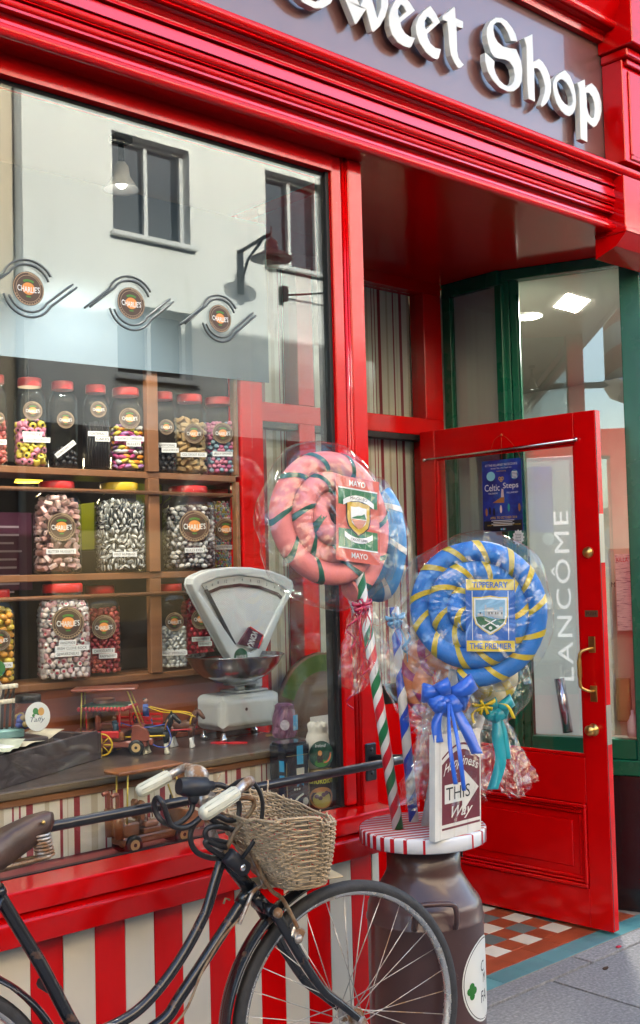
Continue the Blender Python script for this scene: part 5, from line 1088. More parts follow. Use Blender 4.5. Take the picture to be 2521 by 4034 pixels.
for i in range(3): disc(b_, F_(-.012+i*.009, hz-.135), tu, Z_, .0035, .004, 8)
disc(b_, F_(.028, .045), tu, Z_, .011, .013, 14); b_.tube([F_(-.03, .035), F_(.0, .06), F_(.02, .07)], .003, 5)
b_.build('tin_print', [TINBL, GOLDL, SILV], tn)
# ---- pouch of sweets on a tall chocolate tin
kx0, kx1, kz = (2.4174, 0.1000, 0.8685), (2.5564, 0.1000, 0.8566), (2.4831, 0.1000, 0.8630)
kt = thing('chocolate_tin', ((kx0[0]+kx1[0])/2-.025, .10, ZL), 'dark chocolate tin with yellow lettering in the window corner', 'tin')
kc = ((kx0[0]+kx1[0])/2-.020, .100); khh = kz[2]-ZL; kr = .046
b_ = MB(); b_.lathe([(kr, 0), (kr, khh-.02), (kr*.97, khh-.018)], 30, (kc[0], kc[1], ZL), caps=True); b_.build('tin_body', mat('dark brown tin print', (.035, .018, .012), .35, coat=.3), kt)
b_ = MB(); b_.lathe([(kr*1.03, khh-.022), (kr*1.03, khh-.002), (kr*.98, khh), (0, khh)], 30, (kc[0], kc[1], ZL)); b_.build('tin_lid', mat('brass tin lid', (.35, .24, .09), .35, .6), kt)
def onk(a, z, e=.0012): return Vector((kc[0]+(kr+e)*math.sin(a), kc[1]-(kr+e)*math.cos(a), ZL+z))
b_ = MB(); A_ = R(-30)
b_.cur = 0; vs, fs, tw, th = text_geo('Chokoloff', bold=.02); b_.add([onk(A_+x/tw*2.0, .100+y/th*.022) for x, y in vs], fs)
b_.cur = 1
for z_, rr, cc_ in ((.045, .036, 1), (.040, .026, 2)):
    b_.cur = cc_; q = [onk(A_+rr*1.15*math.cos(2*PI*i/24)/kr, z_+rr*.95*math.sin(2*PI*i/24), .0012+.0006*cc_) for i in range(24)]; b_.add(q+[onk(A_, z_, .0016+.0006*cc_)], [(i, (i+1) % 24, 24) for i in range(24)])
b_.cur = 3
for a_, z_ in ((-.35, .050), (-.12, .045), (.10, .055), (.3, .060)): q = [onk(A_+a_+.16*math.cos(2*PI*i/8), z_+.007*math.sin(2*PI*i/8), .0035) for i in range(8)]; b_.add(q, [tuple(range(8))])
b_.build('tin_print', [mat('lime yellow print', (.62, .62, .05), .5), mat('orange print', (.60, .27, .08), .5), mat('olive yellow print', (.52, .45, .10), .5), mat('plum chocolate print', (.10, .03, .05), .4)], kt)
pu = thing('sweet_pouch', (kc[0], kc[1], ZL+khh), 'white pouch with round green sticker standing on the chocolate tin', 'pouch'); pz = ZL+khh+.0008
b_ = MB(); vs = []; n = 24; prof = [(.040, 0), (.046, .01), (.047, .05), (.044, .085), (.036, .105), (.030, .115), (.034, .130), (.028, .138), (0, .132)]
rs = random.Random(5)
for j, (r_, z_) in enumerate(prof):
    for k in range(n):
        a = 2*PI*k/n; wr = 1+(.10 if j > 3 else .02)*math.sin(k*3.1+j); vs.append((kc[0]+r_*wr*math.cos(a), kc[1]+r_*.85*wr*math.sin(a), pz+z_+(.008*math.sin(k*2.3) if j > 5 else 0)))
b_.add(vs, [(i*n+k, i*n+(k+1) % n, (i+1)*n+(k+1) % n, (i+1)*n+k) for i in range(len(prof)-1) for k in range(n)], True); b_.build('pouch_bag', mat('white cloth bag', (.62, .58, .50), .7, var=.1, vscale=40), pu)
vd = Vector((-.50, -.86, 0)).normalized(); sx_ = Vector((-vd.y, vd.x, 0)); cc = Vector((kc[0], kc[1], pz+.047))+vd*.049
b_ = MB(); b_.cur = 0; disc(b_, cc, sx_, Z_, .040, .043, 28); b_.cur = 1; disc(b_, cc-Z_*.028+vd*.0005, sx_, Z_, .022, .012, 16); b_.cur = 2
for i, m_ in enumerate((2, 3, 4)):
    b_.cur = m_; b_.tube([cc+vd*.0012+sx_*(.008+.022*math.sin(t*PI/16)+.0)+Z_*(-.026+(.030-.004*i)*(1-math.cos(t*PI/16))) for t in range(9)], .0022, 5)
b_.cur = 4; disc(b_, cc+vd*.0008-sx_*.004+Z_*.004, sx_, Z_, .007, .009, 12); b_.cur = 5; quad(b_, cc+vd*.0008-sx_*.004-Z_*.014, sx_, Z_, .018, .024); b_.cur = 6; put_text(b_, 'Ireland', cc+vd*.001+Z_*.028-sx_*.002, sx_, Z_, w=.034, h=.010, shear=.2)
b_.build('round_sticker', [mat('dark green scene print', (.015, .07, .045), .4, var=.5, vscale=60), mat('grass print', (.05, .22, .02), .5), mat('rainbow red', (.6, .06, .03), .5), YEL, mat('rainbow orange', (.7, .30, .10), .5), HN1, PAPER], pu)
# ---- small leftovers: green paper on the ledge, orange card on the counter
b_ = MB(); q = (1.7782, 0.0337, 0.7280); b_.prism([(-.05, -.008), (.03, -.012), (.06, .004), (0, .010)], (q[0], .070, ZL+.0004), X_, Y_, .0012); tag(b_.build('green_paper', mat('green paper', (.03, .22, .12), .6)), 'scrap of green paper under the light brown toy buggy', 'paper')
b_ = MB(); q = (2.5293, 0.3974, 0.9320); b_.prism([(-.05, -.02), (.05, -.03), (.05, .03), (-.02, .02)], (q[0], q[1], ZC+.0004), X_, Y_, .0015); tag(b_.build('orange_card', mat('orange card', (.62, .36, .10), .6)), 'orange card lying on the counter under the mauve jar', 'card')
# ---- ceiling spotlights above the display, the second one added out of view
for i, (q, lb) in enumerate((((1.8232, 0.2000, 2.8427), 'white bell spotlight on a black stem near the middle of the window top'), ((1.1358, 0.2000, 2.7394), 'added bell spotlight on a black stem, unseen beyond the window left edge'))):
    sp_ = thing('track_spotlight', (q[0], .20, 2.8145), lb, 'spotlight', 'spotlights at the window top')
    b_ = MB(); b_.cbox(q[0]-.03, q[0]+.03, .18, .22, 2.795, 2.8147, .002); b_.tube([(q[0], .20, 2.795), (q[0], .20, 2.735)], .009, 8); b_.build('stem', GASKET, sp_)
    b_ = MB(); b_.lathe([(.012, .0), (.022, -.015), (.026, -.045), (.045, -.075), (.055, -.085), (.050, -.083), (.02, -.05)], 22, (q[0], .20, 2.735)); b_.build('shade', mat('grey white spot shade', (.40, .40, .39), .4), sp_)
    b_ = MB(); b_.sphere((q[0], .20, 2.672), .018, 10, 8); b_.build('bulb', mat('added spot bulb glow', (1, 1, 1), .4, emit=(1, .93, .8), estr=1.5), sp_)
    sl_ = bpy.data.lights.new('added_spot_beam', 'SPOT'); sl_.energy = 7; sl_.color = (1, .93, .82); sl_.spot_size = R(105); sl_.spot_blend = .8; sl_.shadow_soft_size = .03; so_ = bpy.data.objects.new('added_spot_beam', sl_); COL.objects.link(so_)  # beam and bulb glow added to brighten the shelves
    so_.location = (q[0], .20, 2.64); so_.rotation_euler = Vector((.15, .28, -1)).to_track_quat('-Z', 'Y').to_euler()
# ---- things further inside the shop: lime boxes, plum price board, yellow lamp shade
lim = mat('lime green card', (.20, .26, .01), .6)
for i, (a, c, Y0, lb) in enumerate((((2.5350, 1.1000, 1.7778), (2.6598, 1.1000, 1.8867), 1.1, 'lime green box seen behind the jars left of the shelf upright'), ((2.3137, 1.2000, 1.5978), (2.5515, 1.2000, 1.7841), 1.2, 'olive box seen behind the humbug jar'))):
    b_ = MB(); b_.cbox(a[0], c[0], Y0, Y0+.15, a[2], c[2], .004); tag(b_.build('stock_box', lim), lb, 'box', 'boxes inside the shop')
pa, pb_ = (1.7531, 0.9500, 1.4538), (1.9124, 0.9500, 1.7234)
b_ = MB(); b_.cbox(pa[0], pb_[0], .95, .96, pa[2], pb_[2], .002); pbd = tag(b_.build('price_board', mat('plum board', (.09, .015, .045), .5)), 'plum coloured price board hanging behind the shelves at the left', 'board')
b_ = MB()
for i in range(9): quad(b_, (pb_[0]-.10-.01*(i % 3), .9492, pb_[2]-.05-.028*i), X_, Z_, .10+.02*(i % 2), .007)
b_.build('board_lines', mat('faded white print', (.45, .35, .40), .6), pbd)
lq = (2.0869, 1.3000, 1.8619)
ls = thing('yellow_lamp', (lq[0], 1.3, lq[2]), 'small yellow hanging lamp shade glowing inside the shop', 'lamp')
b_ = MB(); b_.lathe([(.055, 0), (.035, .04), (.02, .05)], 20, (lq[0], 1.3, lq[2]), caps=False); b_.build('lamp_shade', mat('glowing yellow shade', (.8, .5, .05), .5, emit=(1, .62, .05), estr=.35), ls)
b_ = MB(); b_.tube([(lq[0], 1.3, lq[2]+.09), (lq[0], 1.3, 2.81)], .004, 6); b_.build('cord', GASKET, ls)
pl = bpy.data.lights.new('lamp_bulb', 'POINT'); pl.energy = .5; pl.color = (1, .78, .5); pl.shadow_soft_size = .05; plo = bpy.data.objects.new('lamp_bulb', pl); COL.objects.link(plo); plo.location = (lq[0], 1.3, lq[2]+.03); plo.parent = None

# ================================================================== poster and tag on the door glass
def DP(s_, z_, d_=-.004): return DM @ Vector((s_, d_, z_))
PB = mat('poster blue', (.012, .03, .26), .35, coat=.3, var=.5, vscale=14, col2=(.03, .16, .55), c2scale=9, c2lo=.5, c2hi=.75)
po = thing('show_poster', tuple(DP(.44, 1.80)), 'blue dance show poster hanging on the door glass by a thread', 'poster')
b_ = MB(); b_.cur = 0; sU = -U
c_ = lambda s_, z_, e=0: DP(s_, z_, .012-e)
q = [c_(.543, 1.963), c_(.337, 1.963), c_(.337, 1.648), c_(.546, 1.648)]; b_.add(q, [(0, 1, 2, 3)])
b_.build('sheet', PB, po).modifiers.new('thickness', 'SOLIDIFY').thickness = .0008
b_ = MB(); b_.cur = 0
quad(b_, c_(.441, 1.672, .0012), sU, Z_, .203, .046)
b_.cur = 1; put_text(b_, 'Celtic', c_(.492, 1.842, .0012), sU, Z_, w=.080, h=.030); put_text(b_, 'Steps', c_(.394, 1.844, .0012), sU, Z_, w=.080, h=.032)
put_text(b_, 'AT THE KILLARNEY RACECOURSE', c_(.441, 1.941, .0012), sU, Z_, w=.170, h=.010); put_text(b_, 'THE SHOW', c_(.488, 1.816, .0012), sU, Z_, w=.05, h=.007); put_text(b_, 'KILLARNEY', c_(.385, 1.816, .0012), sU, Z_, w=.06, h=.007); put_text(b_, 'Opening 7 Days - Book Tonight Here', c_(.441, 1.926, .0012), sU, Z_, w=.11, h=.007, shear=.2)
b_.cur = 2; put_text(b_, 'APRIL TO OCTOBER 2016', c_(.436, 1.708, .0014), sU, Z_, w=.140, h=.011); put_text(b_, 'GREAT EVENINGS 8.30 TICKETS AT DOOR', c_(.436, 1.676, .0014), sU, Z_, w=.175, h=.006); put_text(b_, 'Good Evening', c_(.441, 1.913, .0014), sU, Z_, w=.05, h=.007)
for i in range(3): disc(b_, c_(.443+.007*(i-1), 1.880-.007*(i == 1), .0014), sU, Z_, .007, .008, 10, inner=.6)
b_.cur = 3; disc(b_, c_(.497, 1.893, .0012), sU, Z_, .023, .021, 18); disc(b_, c_(.372, 1.893, .0012), sU, Z_, .019, .020, 18, inner=.9)
b_.cur = 1
for i in range(5): quad(b_, c_(.372, 1.905-.006*i, .0016), sU, Z_, .026, .0035)
for i in range(4): quad(b_, c_(.441, 1.695-.007*i, .0016), sU, Z_, .12-.02*(i % 2), .0025)
b_.cur = 4; b_.add([c_(.442, 1.835, .002), c_(.432, 1.832, .002), c_(.430, 1.797, .002), c_(.446, 1.797, .002)], [(0, 1, 2, 3)]); b_.cur = 5; b_.add([c_(.428, 1.797, .002), c_(.446, 1.797, .002), c_(.49, 1.775, .002), c_(.43, 1.772, .002)], [(0, 1, 2, 3)])
for i, (s_, z_, m_) in enumerate(((.525, 1.735, 5), (.507, 1.74, 0), (.485, 1.735, 0), (.448, 1.745, 4), (.407, 1.75, 6), (.352, 1.748, 5))): b_.cur = m_; disc(b_, c_(s_, z_, .002), sU, Z_, .006, .018, 10)
for i, m_ in enumerate((3, 7, 4, 6)): b_.cur = m_; quad(b_, c_(.450-.007*i, 1.657, .002), sU, Z_, .006, .008)
b_.build('poster_print', [mat('poster black', (.01, .01, .015), .4), WHITE, mat('poster yellow', (.75, .45, .03), .5), mat('poster cyan', (.25, .60, .70), .5), mat('poster cream', (.75, .6, .55), .5), mat('poster brown', (.40, .16, .04), .5), mat('poster teal', (.03, .35, .30), .5), mat('poster sky', (.1, .3, .7), .5)], po)
b_ = MB(); b_.tube([DP(.422, 2.070, -.008), DP(.430, 2.0, .002), DP(.435, 1.963, .011)], .0008, 4); b_.tube(bez([DP(.422, 2.070, -.008), DP(.46, 2.05, -.006), DP(.485, 2.0, 0), DP(.49, 1.962, .011)], 4), .0007, 4); b_.tube(bez([DP(.422, 2.070, -.008), DP(.39, 2.05, -.006), DP(.35, 2.0, 0), DP(.34, 1.962, .011)], 4), .0007, 4); b_.sphere(DP(.422, 2.070, -.006), .005); b_.build('hanging_thread', mat('orange thread', (.55, .10, .03), .6), po)
st = MB(); cs = DP(.362, 1.618, .010)
pts = [(r_*math.cos(2*PI*i/24), r_*math.sin(2*PI*i/24)) for i in range(24) for r_ in [(.026 if i % 2 else .033)]]
st.prism([(x*.95, y*1.05) for x, y in pts], cs, sU, Z_, .001); st = tag(st.build('star_tag', PAPER), 'small white star shaped paper tag under the blue poster', 'tag')
b_ = MB(); [put_text(b_, s_, cs+(-NN)*-.0022+Z_*(.012-.012*i), sU, Z_, w=.032-.004*(i > 0), h=.008, shear=.2) for i, s_ in enumerate(('Tickets', 'Sold', 'Here'))]; b_.build('tag_lettering', INK, st)


# ================================================================== milk churn, its striped round top and the lollipops on it
CX, CY, ZT = 2.492, -.328, .737
CHB = mat('brown gloss churn paint', (.085, .042, .040), .32, coat=.3, var=.15, vscale=6, rvar=.06, bump=.06, bscale=9, col2=(.16, .10, .08), c2scale=26, c2lo=.66, c2hi=.70)
ch = thing('milk_churn', (CX, CY, 0), 'brown painted milk churn standing beside the shop door', 'milk churn')
b_ = MB(); b_.lathe([(.160, .0), (.170, .004), (.172, .02), (.170, .03), (.171, .47), (.1735, .474), (.1735, .480), (.1705, .484), (.168, .515), (.160, .532), (.145, .550), (.120, .590), (.112, .605), (.109, .618), (.109, .6945)], 56, (CX, CY, 0)); b_.build('churn_body', CHB, ch)
for a0 in (R(232), R(52)):
    ca, sa_ = math.cos(a0), math.sin(a0); tx, ty = -sa_, ca
    P_ = lambda r_, t_, z_: (CX+ca*r_+tx*t_, CY+sa_*r_+ty*t_, z_)
    b_ = MB(); b_.tube(bez([P_(.168, -.060, .485), P_(.185, -.060, .515), P_(.195, -.055, .550), P_(.200, -.035, .562), P_(.200, .035, .562), P_(.195, .055, .550), P_(.185, .060, .515), P_(.168, .060, .485)], 5), .0075, 8); b_.build('churn_handle', CHB, ch)
b_ = MB(); a = R(-42); b_.tube([(CX+.114*math.cos(a+.09*math.cos(t)), CY+.114*math.sin(a+.09*math.cos(t)), .655+.013*math.sin(t)) for t in [2*PI*i/14 for i in range(14)]], .0025, 6, closed=True); b_.build('latch_ring', IRON, ch)
# oval label wrapping the side
def onc(a, z, e=.0012): return Vector((CX+(.171+e)*math.cos(a), CY+(.171+e)*math.sin(a), z))
LBL = mat('white oval label', (.76, .77, .72), .4); b_ = MB(); LA = R(-67); lr, lh = .105, .118; lz = .315
for cur, k, e in ((0, 1.0, .0010), (1, .955, .0014), (0, .935, .0018)):
    b_.cur = cur; n = 40; rings = 6; vs = []
    for j in range(rings+1):
        for i in range(n): t = 2*PI*i/n; f_ = j/rings; vs.append(onc(LA+k*f_*lr*math.cos(t)/.171, lz+k*f_*lh*math.sin(t), e))
    b_.add(vs, [(j*n+i, j*n+(i+1) % n, (j+1)*n+(i+1) % n, (j+1)*n+i) for j in range(rings) for i in range(n)], True)
oval = b_.build('oval_label', [LBL, INK], ch)
b_ = MB()
for s_, z_, hh, a_ in (('C', .352, .030, -.05), ('M', .318, .026, .02), ('FA', .268, .032, -.03)):
    vs, fs, tw, th = text_geo(s_, shear=.15); k = hh/th; b_.add([onc(LA+a_+(x*k*.8)/.171, z_+y*k, .0024) for x, y in vs], fs)
b_.build('label_lettering', INK, oval, kind='stuff')
b_ = MB()
for dx, dz in ((-.010, .006), (.010, .006), (0, -.008), (0, .018)): q = [onc(LA-.40+(dx+.011*math.cos(2*PI*i/10))/.171, .292+dz+.011*math.sin(2*PI*i/10), .0026) for i in range(10)]; b_.add(q, [tuple(range(10))])
b_.build('label_shamrock', mat('shamrock green', (.02, .17, .02), .5), oval)

# ---- striped top
TOPW = mat('white painted board', (.76, .78, .80), .3, coat=.4); TAPE = mat('red tape', (.52, .006, .014), .4)
tp_ = thing('striped_table_top', (CX, CY, .695), 'round white board with red tape stripes lying on the churn', 'table top'); TR = .187
b_ = MB(); b_.lathe([(TR*.97, .695), (TR, .699), (TR, ZT-.004), (TR*.985, ZT), (0, ZT)], 64, (CX, CY, 0)); b_.build('board', TOPW, tp_)
sd = Vector((math.cos(R(-22)), math.sin(R(-22)), 0)); sn = Vector((-sd.y, sd.x, 0))
for i in range(-6, 7):
    o_ = i*.0285; h_ = math.sqrt(max(0, TR**2-o_**2)); wd = .0082
    e0 = Vector((CX, CY, ZT+.0006))+sn*o_
    b_ = MB(); wob = .0012*math.sin(i*2.1)
    pts = [e0+sd*(-h_*1.002)+Z_*-.041, e0+sd*(-h_*1.002)+Z_*-.0035, e0-sd*(h_*.985), e0+sn*wob, e0+sd*(h_*.985), e0+sd*(h_*1.002)+Z_*-.0035, e0+sd*(h_*1.002)+Z_*-.041]
    vs = []
    for p_ in pts:
        for s_ in (-1, 1):
            q = p_+sn*wd*s_; rel = Vector((q.x-CX, q.y-CY, 0))
            if q.z < ZT-.0005 and rel.length > 1e-6: q = Vector((CX, CY, 0))+rel.normalized()*(TR+.0007)+Z_*q.z
            elif rel.length > TR*.985: q = Vector((CX, CY, 0))+rel.normalized()*TR*.985+Z_*q.z
            vs.append(q)
    b_.add(vs, [(2*k, 2*k+1, 2*k+3, 2*k+2) for k in range(len(pts)-1)], False); b_.build('tape_stripe', TAPE, tp_)

# ---- cellophane, sticks, coils
CELLO = pane_mat('cellophane', .070, rough=.012, bump=.12, bscale=90, haze=.004, hazecol=(.95, .95, 1.0))
def spiral(seq, freq):
    def ex(N, L, sp):
        a = mth(N, L, 'ARCTAN2', sp.outputs['Y'], sp.outputs['X']); return mth(N, L, 'ADD', mth(N, L, 'DIVIDE', a, 2*PI), mth(N, L, 'MULTIPLY', sp.outputs['Z'], freq))
    return ex
SW, SR, SG, SB = (.80, .79, .75), (.66, .015, .03), (.012, .17, .06), (.015, .08, .60)
STK1 = ramp_mat('red white green spiral', spiral(0, -7.0), [(0, SR), (.27, SW), (.5, SG), (.77, SW)], .35, coat=.3)
STK2 = ramp_mat('blue white spiral', spiral(0, -8.0), [(0, SB), (.5, SW)], .35, coat=.3)
STK3 = mat('plain white stick', (.66, .64, .60), .5)
def stick(par, a, b2, r_, m_):
    a, b2 = Vector(a), Vector(b2); L_ = (b2-a).length
    o = MB().lathe([(r_, 0), (r_, L_)], 20).build('stick', m_, par, local=True)
    mw = Matrix.Translation(a) @ Z_.rotation_difference(b2-a).to_matrix().to_4x4(); o.matrix_basis = wmat(par).inverted() @ mw; return o
def coil(par, c, ux, uy, r0, r1, turns, tr, foam, band, sp=.085, bw=.020, a0=0.0, tail=0.0, squash=1.0, cw=1):
    c, ux, uy = Vector(c), Vector(ux).normalized(), Vector(uy).normalized(); nz = ux.cross(uy); b_ = MB(); pts = []; n = int(turns*48)
    for i in range(n+1):
        t = i/n; a = a0+cw*2*PI*turns*(1-t); r_ = r1+(r0-r1)*t
        pts.append(c+ux*r_*math.cos(a)*squash+uy*r_*math.sin(a)+nz*(.012*math.sin(a*1.7)+.02*t))
    if tail: pts = [pts[0]+(pts[0]-pts[2]).normalized()*tail*k/4 for k in (4, 3, 2, 1)]+pts
    o_ = len(b_.f); b_.tube(pts, [tr*(1+.02*math.sin(i*.8)) for i in range(len(pts))], 16); L_ = 0; seg = []
    for i in range(len(pts)-1): seg.append(((L_ % sp) < bw)); L_ += (pts[i+1]-pts[i]).length
    pass
    foamo = b_.build('foam_coil', foam, par)
    L_ = 0; cum = [0]
    for i in range(len(pts)-1): L_ += (pts[i+1]-pts[i]).length; cum.append(L_)
    def at(l_):
        for i in range(len(cum)-1):
            if cum[i+1] >= l_: return pts[i].lerp(pts[i+1], (l_-cum[i])/max(1e-6, cum[i+1]-cum[i]))
        return pts[-1]
    def fr(l_):
        p_ = at(l_); t_ = (at(min(L_, l_+.004))-at(max(0, l_-.004))).normalized(); return p_, nz.cross(t_).normalized()
    l_ = sp*.35; k_ = 0
    while l_ < L_-bw*2:
        bb = MB(); vs = []; n_ = 18; sl_ = tr*.75*cw
        for e_ in (-.5, .5):
            for i in range(n_):
                th = 2*PI*i/n_; p_, q_ = fr(max(.002, min(L_-.002, l_+bw*e_+sl_*math.cos(th)))); vs.append(p_+(q_*math.cos(th)+nz*math.sin(th))*tr*1.065)
        bb.add(vs, [(i, (i+1) % n_, (i+1) % n_+n_, i+n_) for i in range(n_)], True); bb.build('tape_band', band, foamo); l_ += sp*(1+.12*math.sin(k_*2.3)); k_ += 1
    return foamo
def crumple(p_, s_, f_=22.0):
    """sharp creases: ridged noise of the point"""
    return 1-2*abs(noise.noise(Vector(p_)*f_+Vector((s_, 0, 0))))
def wrap(par, c, ux, uy, rx, ry, th, seed, squash=1.0, nm='cellophane_wrap', bottom=None):
    """crumpled envelope round a coil"""
    c, ux, uy = Vector(c), Vector(ux).normalized(), Vector(uy).normalized(); nz = ux.cross(uy); b_ = MB(); vs = []; n, m_ = 84, 30; rs = random.Random(seed)
    for j in range(m_+1):
        v = PI*j/m_
        for i in range(n):
            u = 2*PI*i/n; k = 1+.030*math.sin(3*u+seed)+.018*math.sin(7*u+2*seed)
            e = math.sin(v)**.55
            q = ux*e*math.cos(u)+uy*e*math.sin(u); cr = crumple(q*.22+nz*math.cos(v)*.1, seed*3.7, 15)+.2*crumple(q*.22+nz*math.cos(v)*.1, seed*9.1, 50)
            p_ = c+(ux*rx*math.cos(u)*squash+uy*ry*math.sin(u))*e*(k+.028*cr)+nz*th*math.cos(v)*(1+.20*cr+.02*rs.uniform(-1, 1))
            vs.append(p_)
    b_.add(vs, [(j*n+i, j*n+(i+1) % n, (j+1)*n+(i+1) % n, (j+1)*n+i) for j in range(m_) for i in range(n)], False)
    return b_.build(nm, CELLO, par)
def skirt(par, top, bot, r0, r1, seed, nm='cellophane_skirt', folds=9):
    top, bot = Vector(top), Vector(bot); ax = (bot-top); L_ = ax.length; ax.normalize(); x = ax.cross(Y_).normalized(); y = ax.cross(x); b_ = MB(); n, m_ = 64, 18; vs = []; rs = random.Random(seed)
    for j in range(m_+1):
        t = j/m_; r_ = r0+(r1-r0)*t**.8
        for i in range(n):
            a = 2*PI*i/n; q = x*math.cos(a)*.06+y*math.sin(a)*.06+ax*t*L_*.5
            k = 1+(.12+.25*t)*math.sin(a*folds+seed+t*2)+.28*crumple(q, seed*5.3, 30)+.08*rs.uniform(-1, 1); vs.append(top+ax*L_*(t+.10*t*math.sin(a*3+seed)+.05*t*crumple(q, seed, 40))+(x*math.cos(a)+y*math.sin(a))*r_*k)
    b_.add(vs, [(j*n+i, j*n+(i+1) % n, (j+1)*n+(i+1) % n, (j+1)*n+i) for j in range(m_) for i in range(n)], False); return b_.build(nm, CELLO, par)
def curl(par, p_, d_, w_, m_, n=60, r_=.014, pitch=.011, wv=Z_, nm='curled_ribbon', jit=1):
    """springy curling ribbon falling along d_"""
    d_ = Vector(d_).normalized(); x = d_.cross(Y_).normalized(); y = d_.cross(x); pts = []; 
    for i in range(n): a = i*.42; pts.append(Vector(p_)+d_*pitch*i*.42+(x*math.cos(a)+y*math.sin(a))*r_*(.6+.4*math.sin(i*.11+jit)))
    b_ = MB(); b_.ribbon(pts, [d_+x*.2]*n, w_); o = b_.build(nm, m_, par); s_ = o.modifiers.new('thickness', 'SOLIDIFY'); s_.thickness = .0005; return o
def bow(par, c, ux, uy, sz, m_, tails, lw=.030, nm='bow'):
    c, ux, uy = Vector(c), Vector(ux).normalized(), Vector(uy).normalized(); nz = ux.cross(uy); b_ = MB(); rs = random.Random(int(sz*9000))
    for k, (dx, dy, s_) in enumerate(((-1, .15, 1.0), (1, .35, 1.1), (-.75, -.45, .85), (.7, -.35, .8), (-.25, .55, .6), (.3, -.75, .75), (-.45, -.85, .8))):
        d_ = (ux*dx+uy*dy).normalized(); pts = []
        for i in range(13):
            t = i/12; a = t*2*PI; pts.append(c+d_*sz*s_*.5*(1-math.cos(a))+nz*sz*.30*math.sin(a)*(.7+.3*k % .4)+uy*sz*.05*math.sin(a*2+k))
        wv = (uy*dx-ux*dy).normalized()
        b_.ribbon(pts, [(wv+nz*.35*math.sin(i*1.3+k)).normalized() for i in range(13)], [lw*(.35+.75*math.sin(PI*i/12)) for i in range(13)])
    b_.sphere(c+nz*sz*.08, sz*.14, 8, 6); o = b_.build(nm, m_, par); s_ = o.modifiers.new('thickness', 'SOLIDIFY'); s_.thickness = .0006
    for k, (pts, w_) in enumerate(tails):
        t_ = MB(); P_ = bez(pts, 8); t_.ribbon(P_, [ux+nz*.4*math.sin(i*.35+k) for i in range(len(P_))], [w_*(.55+.45*min(1, i/8)) for i in range(len(P_))]); q = t_.build('ribbon_tail', m_, o); s_ = q.modifiers.new('thickness', 'SOLIDIFY'); s_.thickness = .0006
    return o
FRED = mat('coral red foam', (.86, .26, .24), .55, var=.06, vscale=20, bump=.25, bscale=160); FBLUE = mat('blue foam', (.015, .19, .62), .55, var=.08, vscale=20, bump=.25, bscale=160); FORG = mat('orange foam', (.80, .26, .10), .55, bump=.25, bscale=160); FSKY = mat('light blue foam', (.08, .30, .62), .55, bump=.25, bscale=160); FPALE = mat('pale yellow foam', (.70, .62, .35), .55, bump=.2, bscale=160)
TGRN = mat('dark green tape', (.01, .11, .07), .35, coat=.2); TYEL = mat('yellow tape', (.62, .46, .02), .4, coat=.2); TMAG = mat('magenta tape', (.45, .03, .16), .4); TWHT = mat('white tape', (.72, .72, .7), .4)
RIBB = mat('blue satin ribbon', (.015, .12, .62), .3, spec=.7, sheen=.3); RIBT = mat('teal satin ribbon', (.01, .34, .40), .3, spec=.7, sheen=.3); RIBR = mat('shiny crimson ribbon', (.50, .01, .06), .22, spec=.8); RIBY = mat('yellow ribbon', (.70, .52, .02), .4); RIBS = mat('pale blue ribbon', (.20, .48, .75), .3, spec=.7)
C0 = Vector((0, -2.66, 1.5))
# 1. red and green county lollipop
T1 = 3.335
mc_ = Vector((2.2549, -0.2062, 1.6348)); b1 = Vector((2.4074, -0.3093, 0.7375)); tt = Vector((2.3385, -0.2645, 1.3802))
l1 = thing('giant_lollipop', tuple(b1), 'giant red foam lollipop with green stripes on a red white green stick', 'lollipop', 'giant lollipops standing on the churn')
stick(l1, b1, tt+(tt-b1)*.25, .0165, STK1)
f1x = Vector((math.cos(R(-8)), math.sin(R(-8)), 0)); f1y = Vector((-.03, .10, 1)).normalized()
coil(l1, mc_, f1x, f1y, .030, .207, 3.05, .0335, FRED, TGRN, sp=.105, bw=.017, a0=R(-57), cw=-1, squash=.95)
wrap(l1, mc_-Z_*.010, f1x, f1y, .236, .246, .076, 3)
skirt(l1, (2.3257, -0.2616, 1.4067), (2.3417, -0.2735, 1.1726), .022, .062, 5)
nrm = f1x.cross(f1y).normalized(); cc = mc_+nrm*.068+f1x*.060-f1y*.0
e1 = (f1x*.985-f1y*.13).normalized(); e2 = (f1y*.985+f1x*.13).normalized()
# the card: local (x, y) in metres
b_ = MB(); K_ = lambda x, y, e=0: cc+e1*x+e2*y+nrm*e
def rect(x0, x1, y0, y1, e=0.0): b_.add([K_(x0, y0, e), K_(x1, y0, e), K_(x1, y1, e), K_(x0, y1, e)], [(0, 1, 2, 3)], False)
def shield(s_, e, dy=0.0, top=.9): pts = [(-1, top), (-.5, top*1.0), (0, top*1.08), (.5, top), (1, top), (1.0, .0), (.85, -.5), (.45, -.85), (0, -1.12), (-.45, -.85), (-.85, -.5), (-1.0, 0)]; b_.add([K_(x*s_, y*s_+dy, e) for x, y in pts], [tuple(range(12))[::-1]], False)
b_.cur = 0; rect(-.078, .078, -.125, .125)
b_.cur = 1; rect(-.070, .070, .040, .088, .001); rect(-.070, .070, -.085, -.030, .001); b_.cur = 2; rect(-.071, .071, .088, .092, .0015); rect(-.071, .071, -.089, -.085, .0015); b_.cur = 1
b_.cur = 5
for x in (-.05, -.025, .025, .05):
    rect(x-.0008, x+.0008, .042, .086, .0015); rect(x-.0008, x+.0008, -.083, -.032, .0015)
b_.cur = 4; shield(.044, .002, .0, 1.25); b_.cur = 3; shield(.040, .003, .0, 1.25); b_.cur = 2; shield(.028, .004, .003, 1.2)
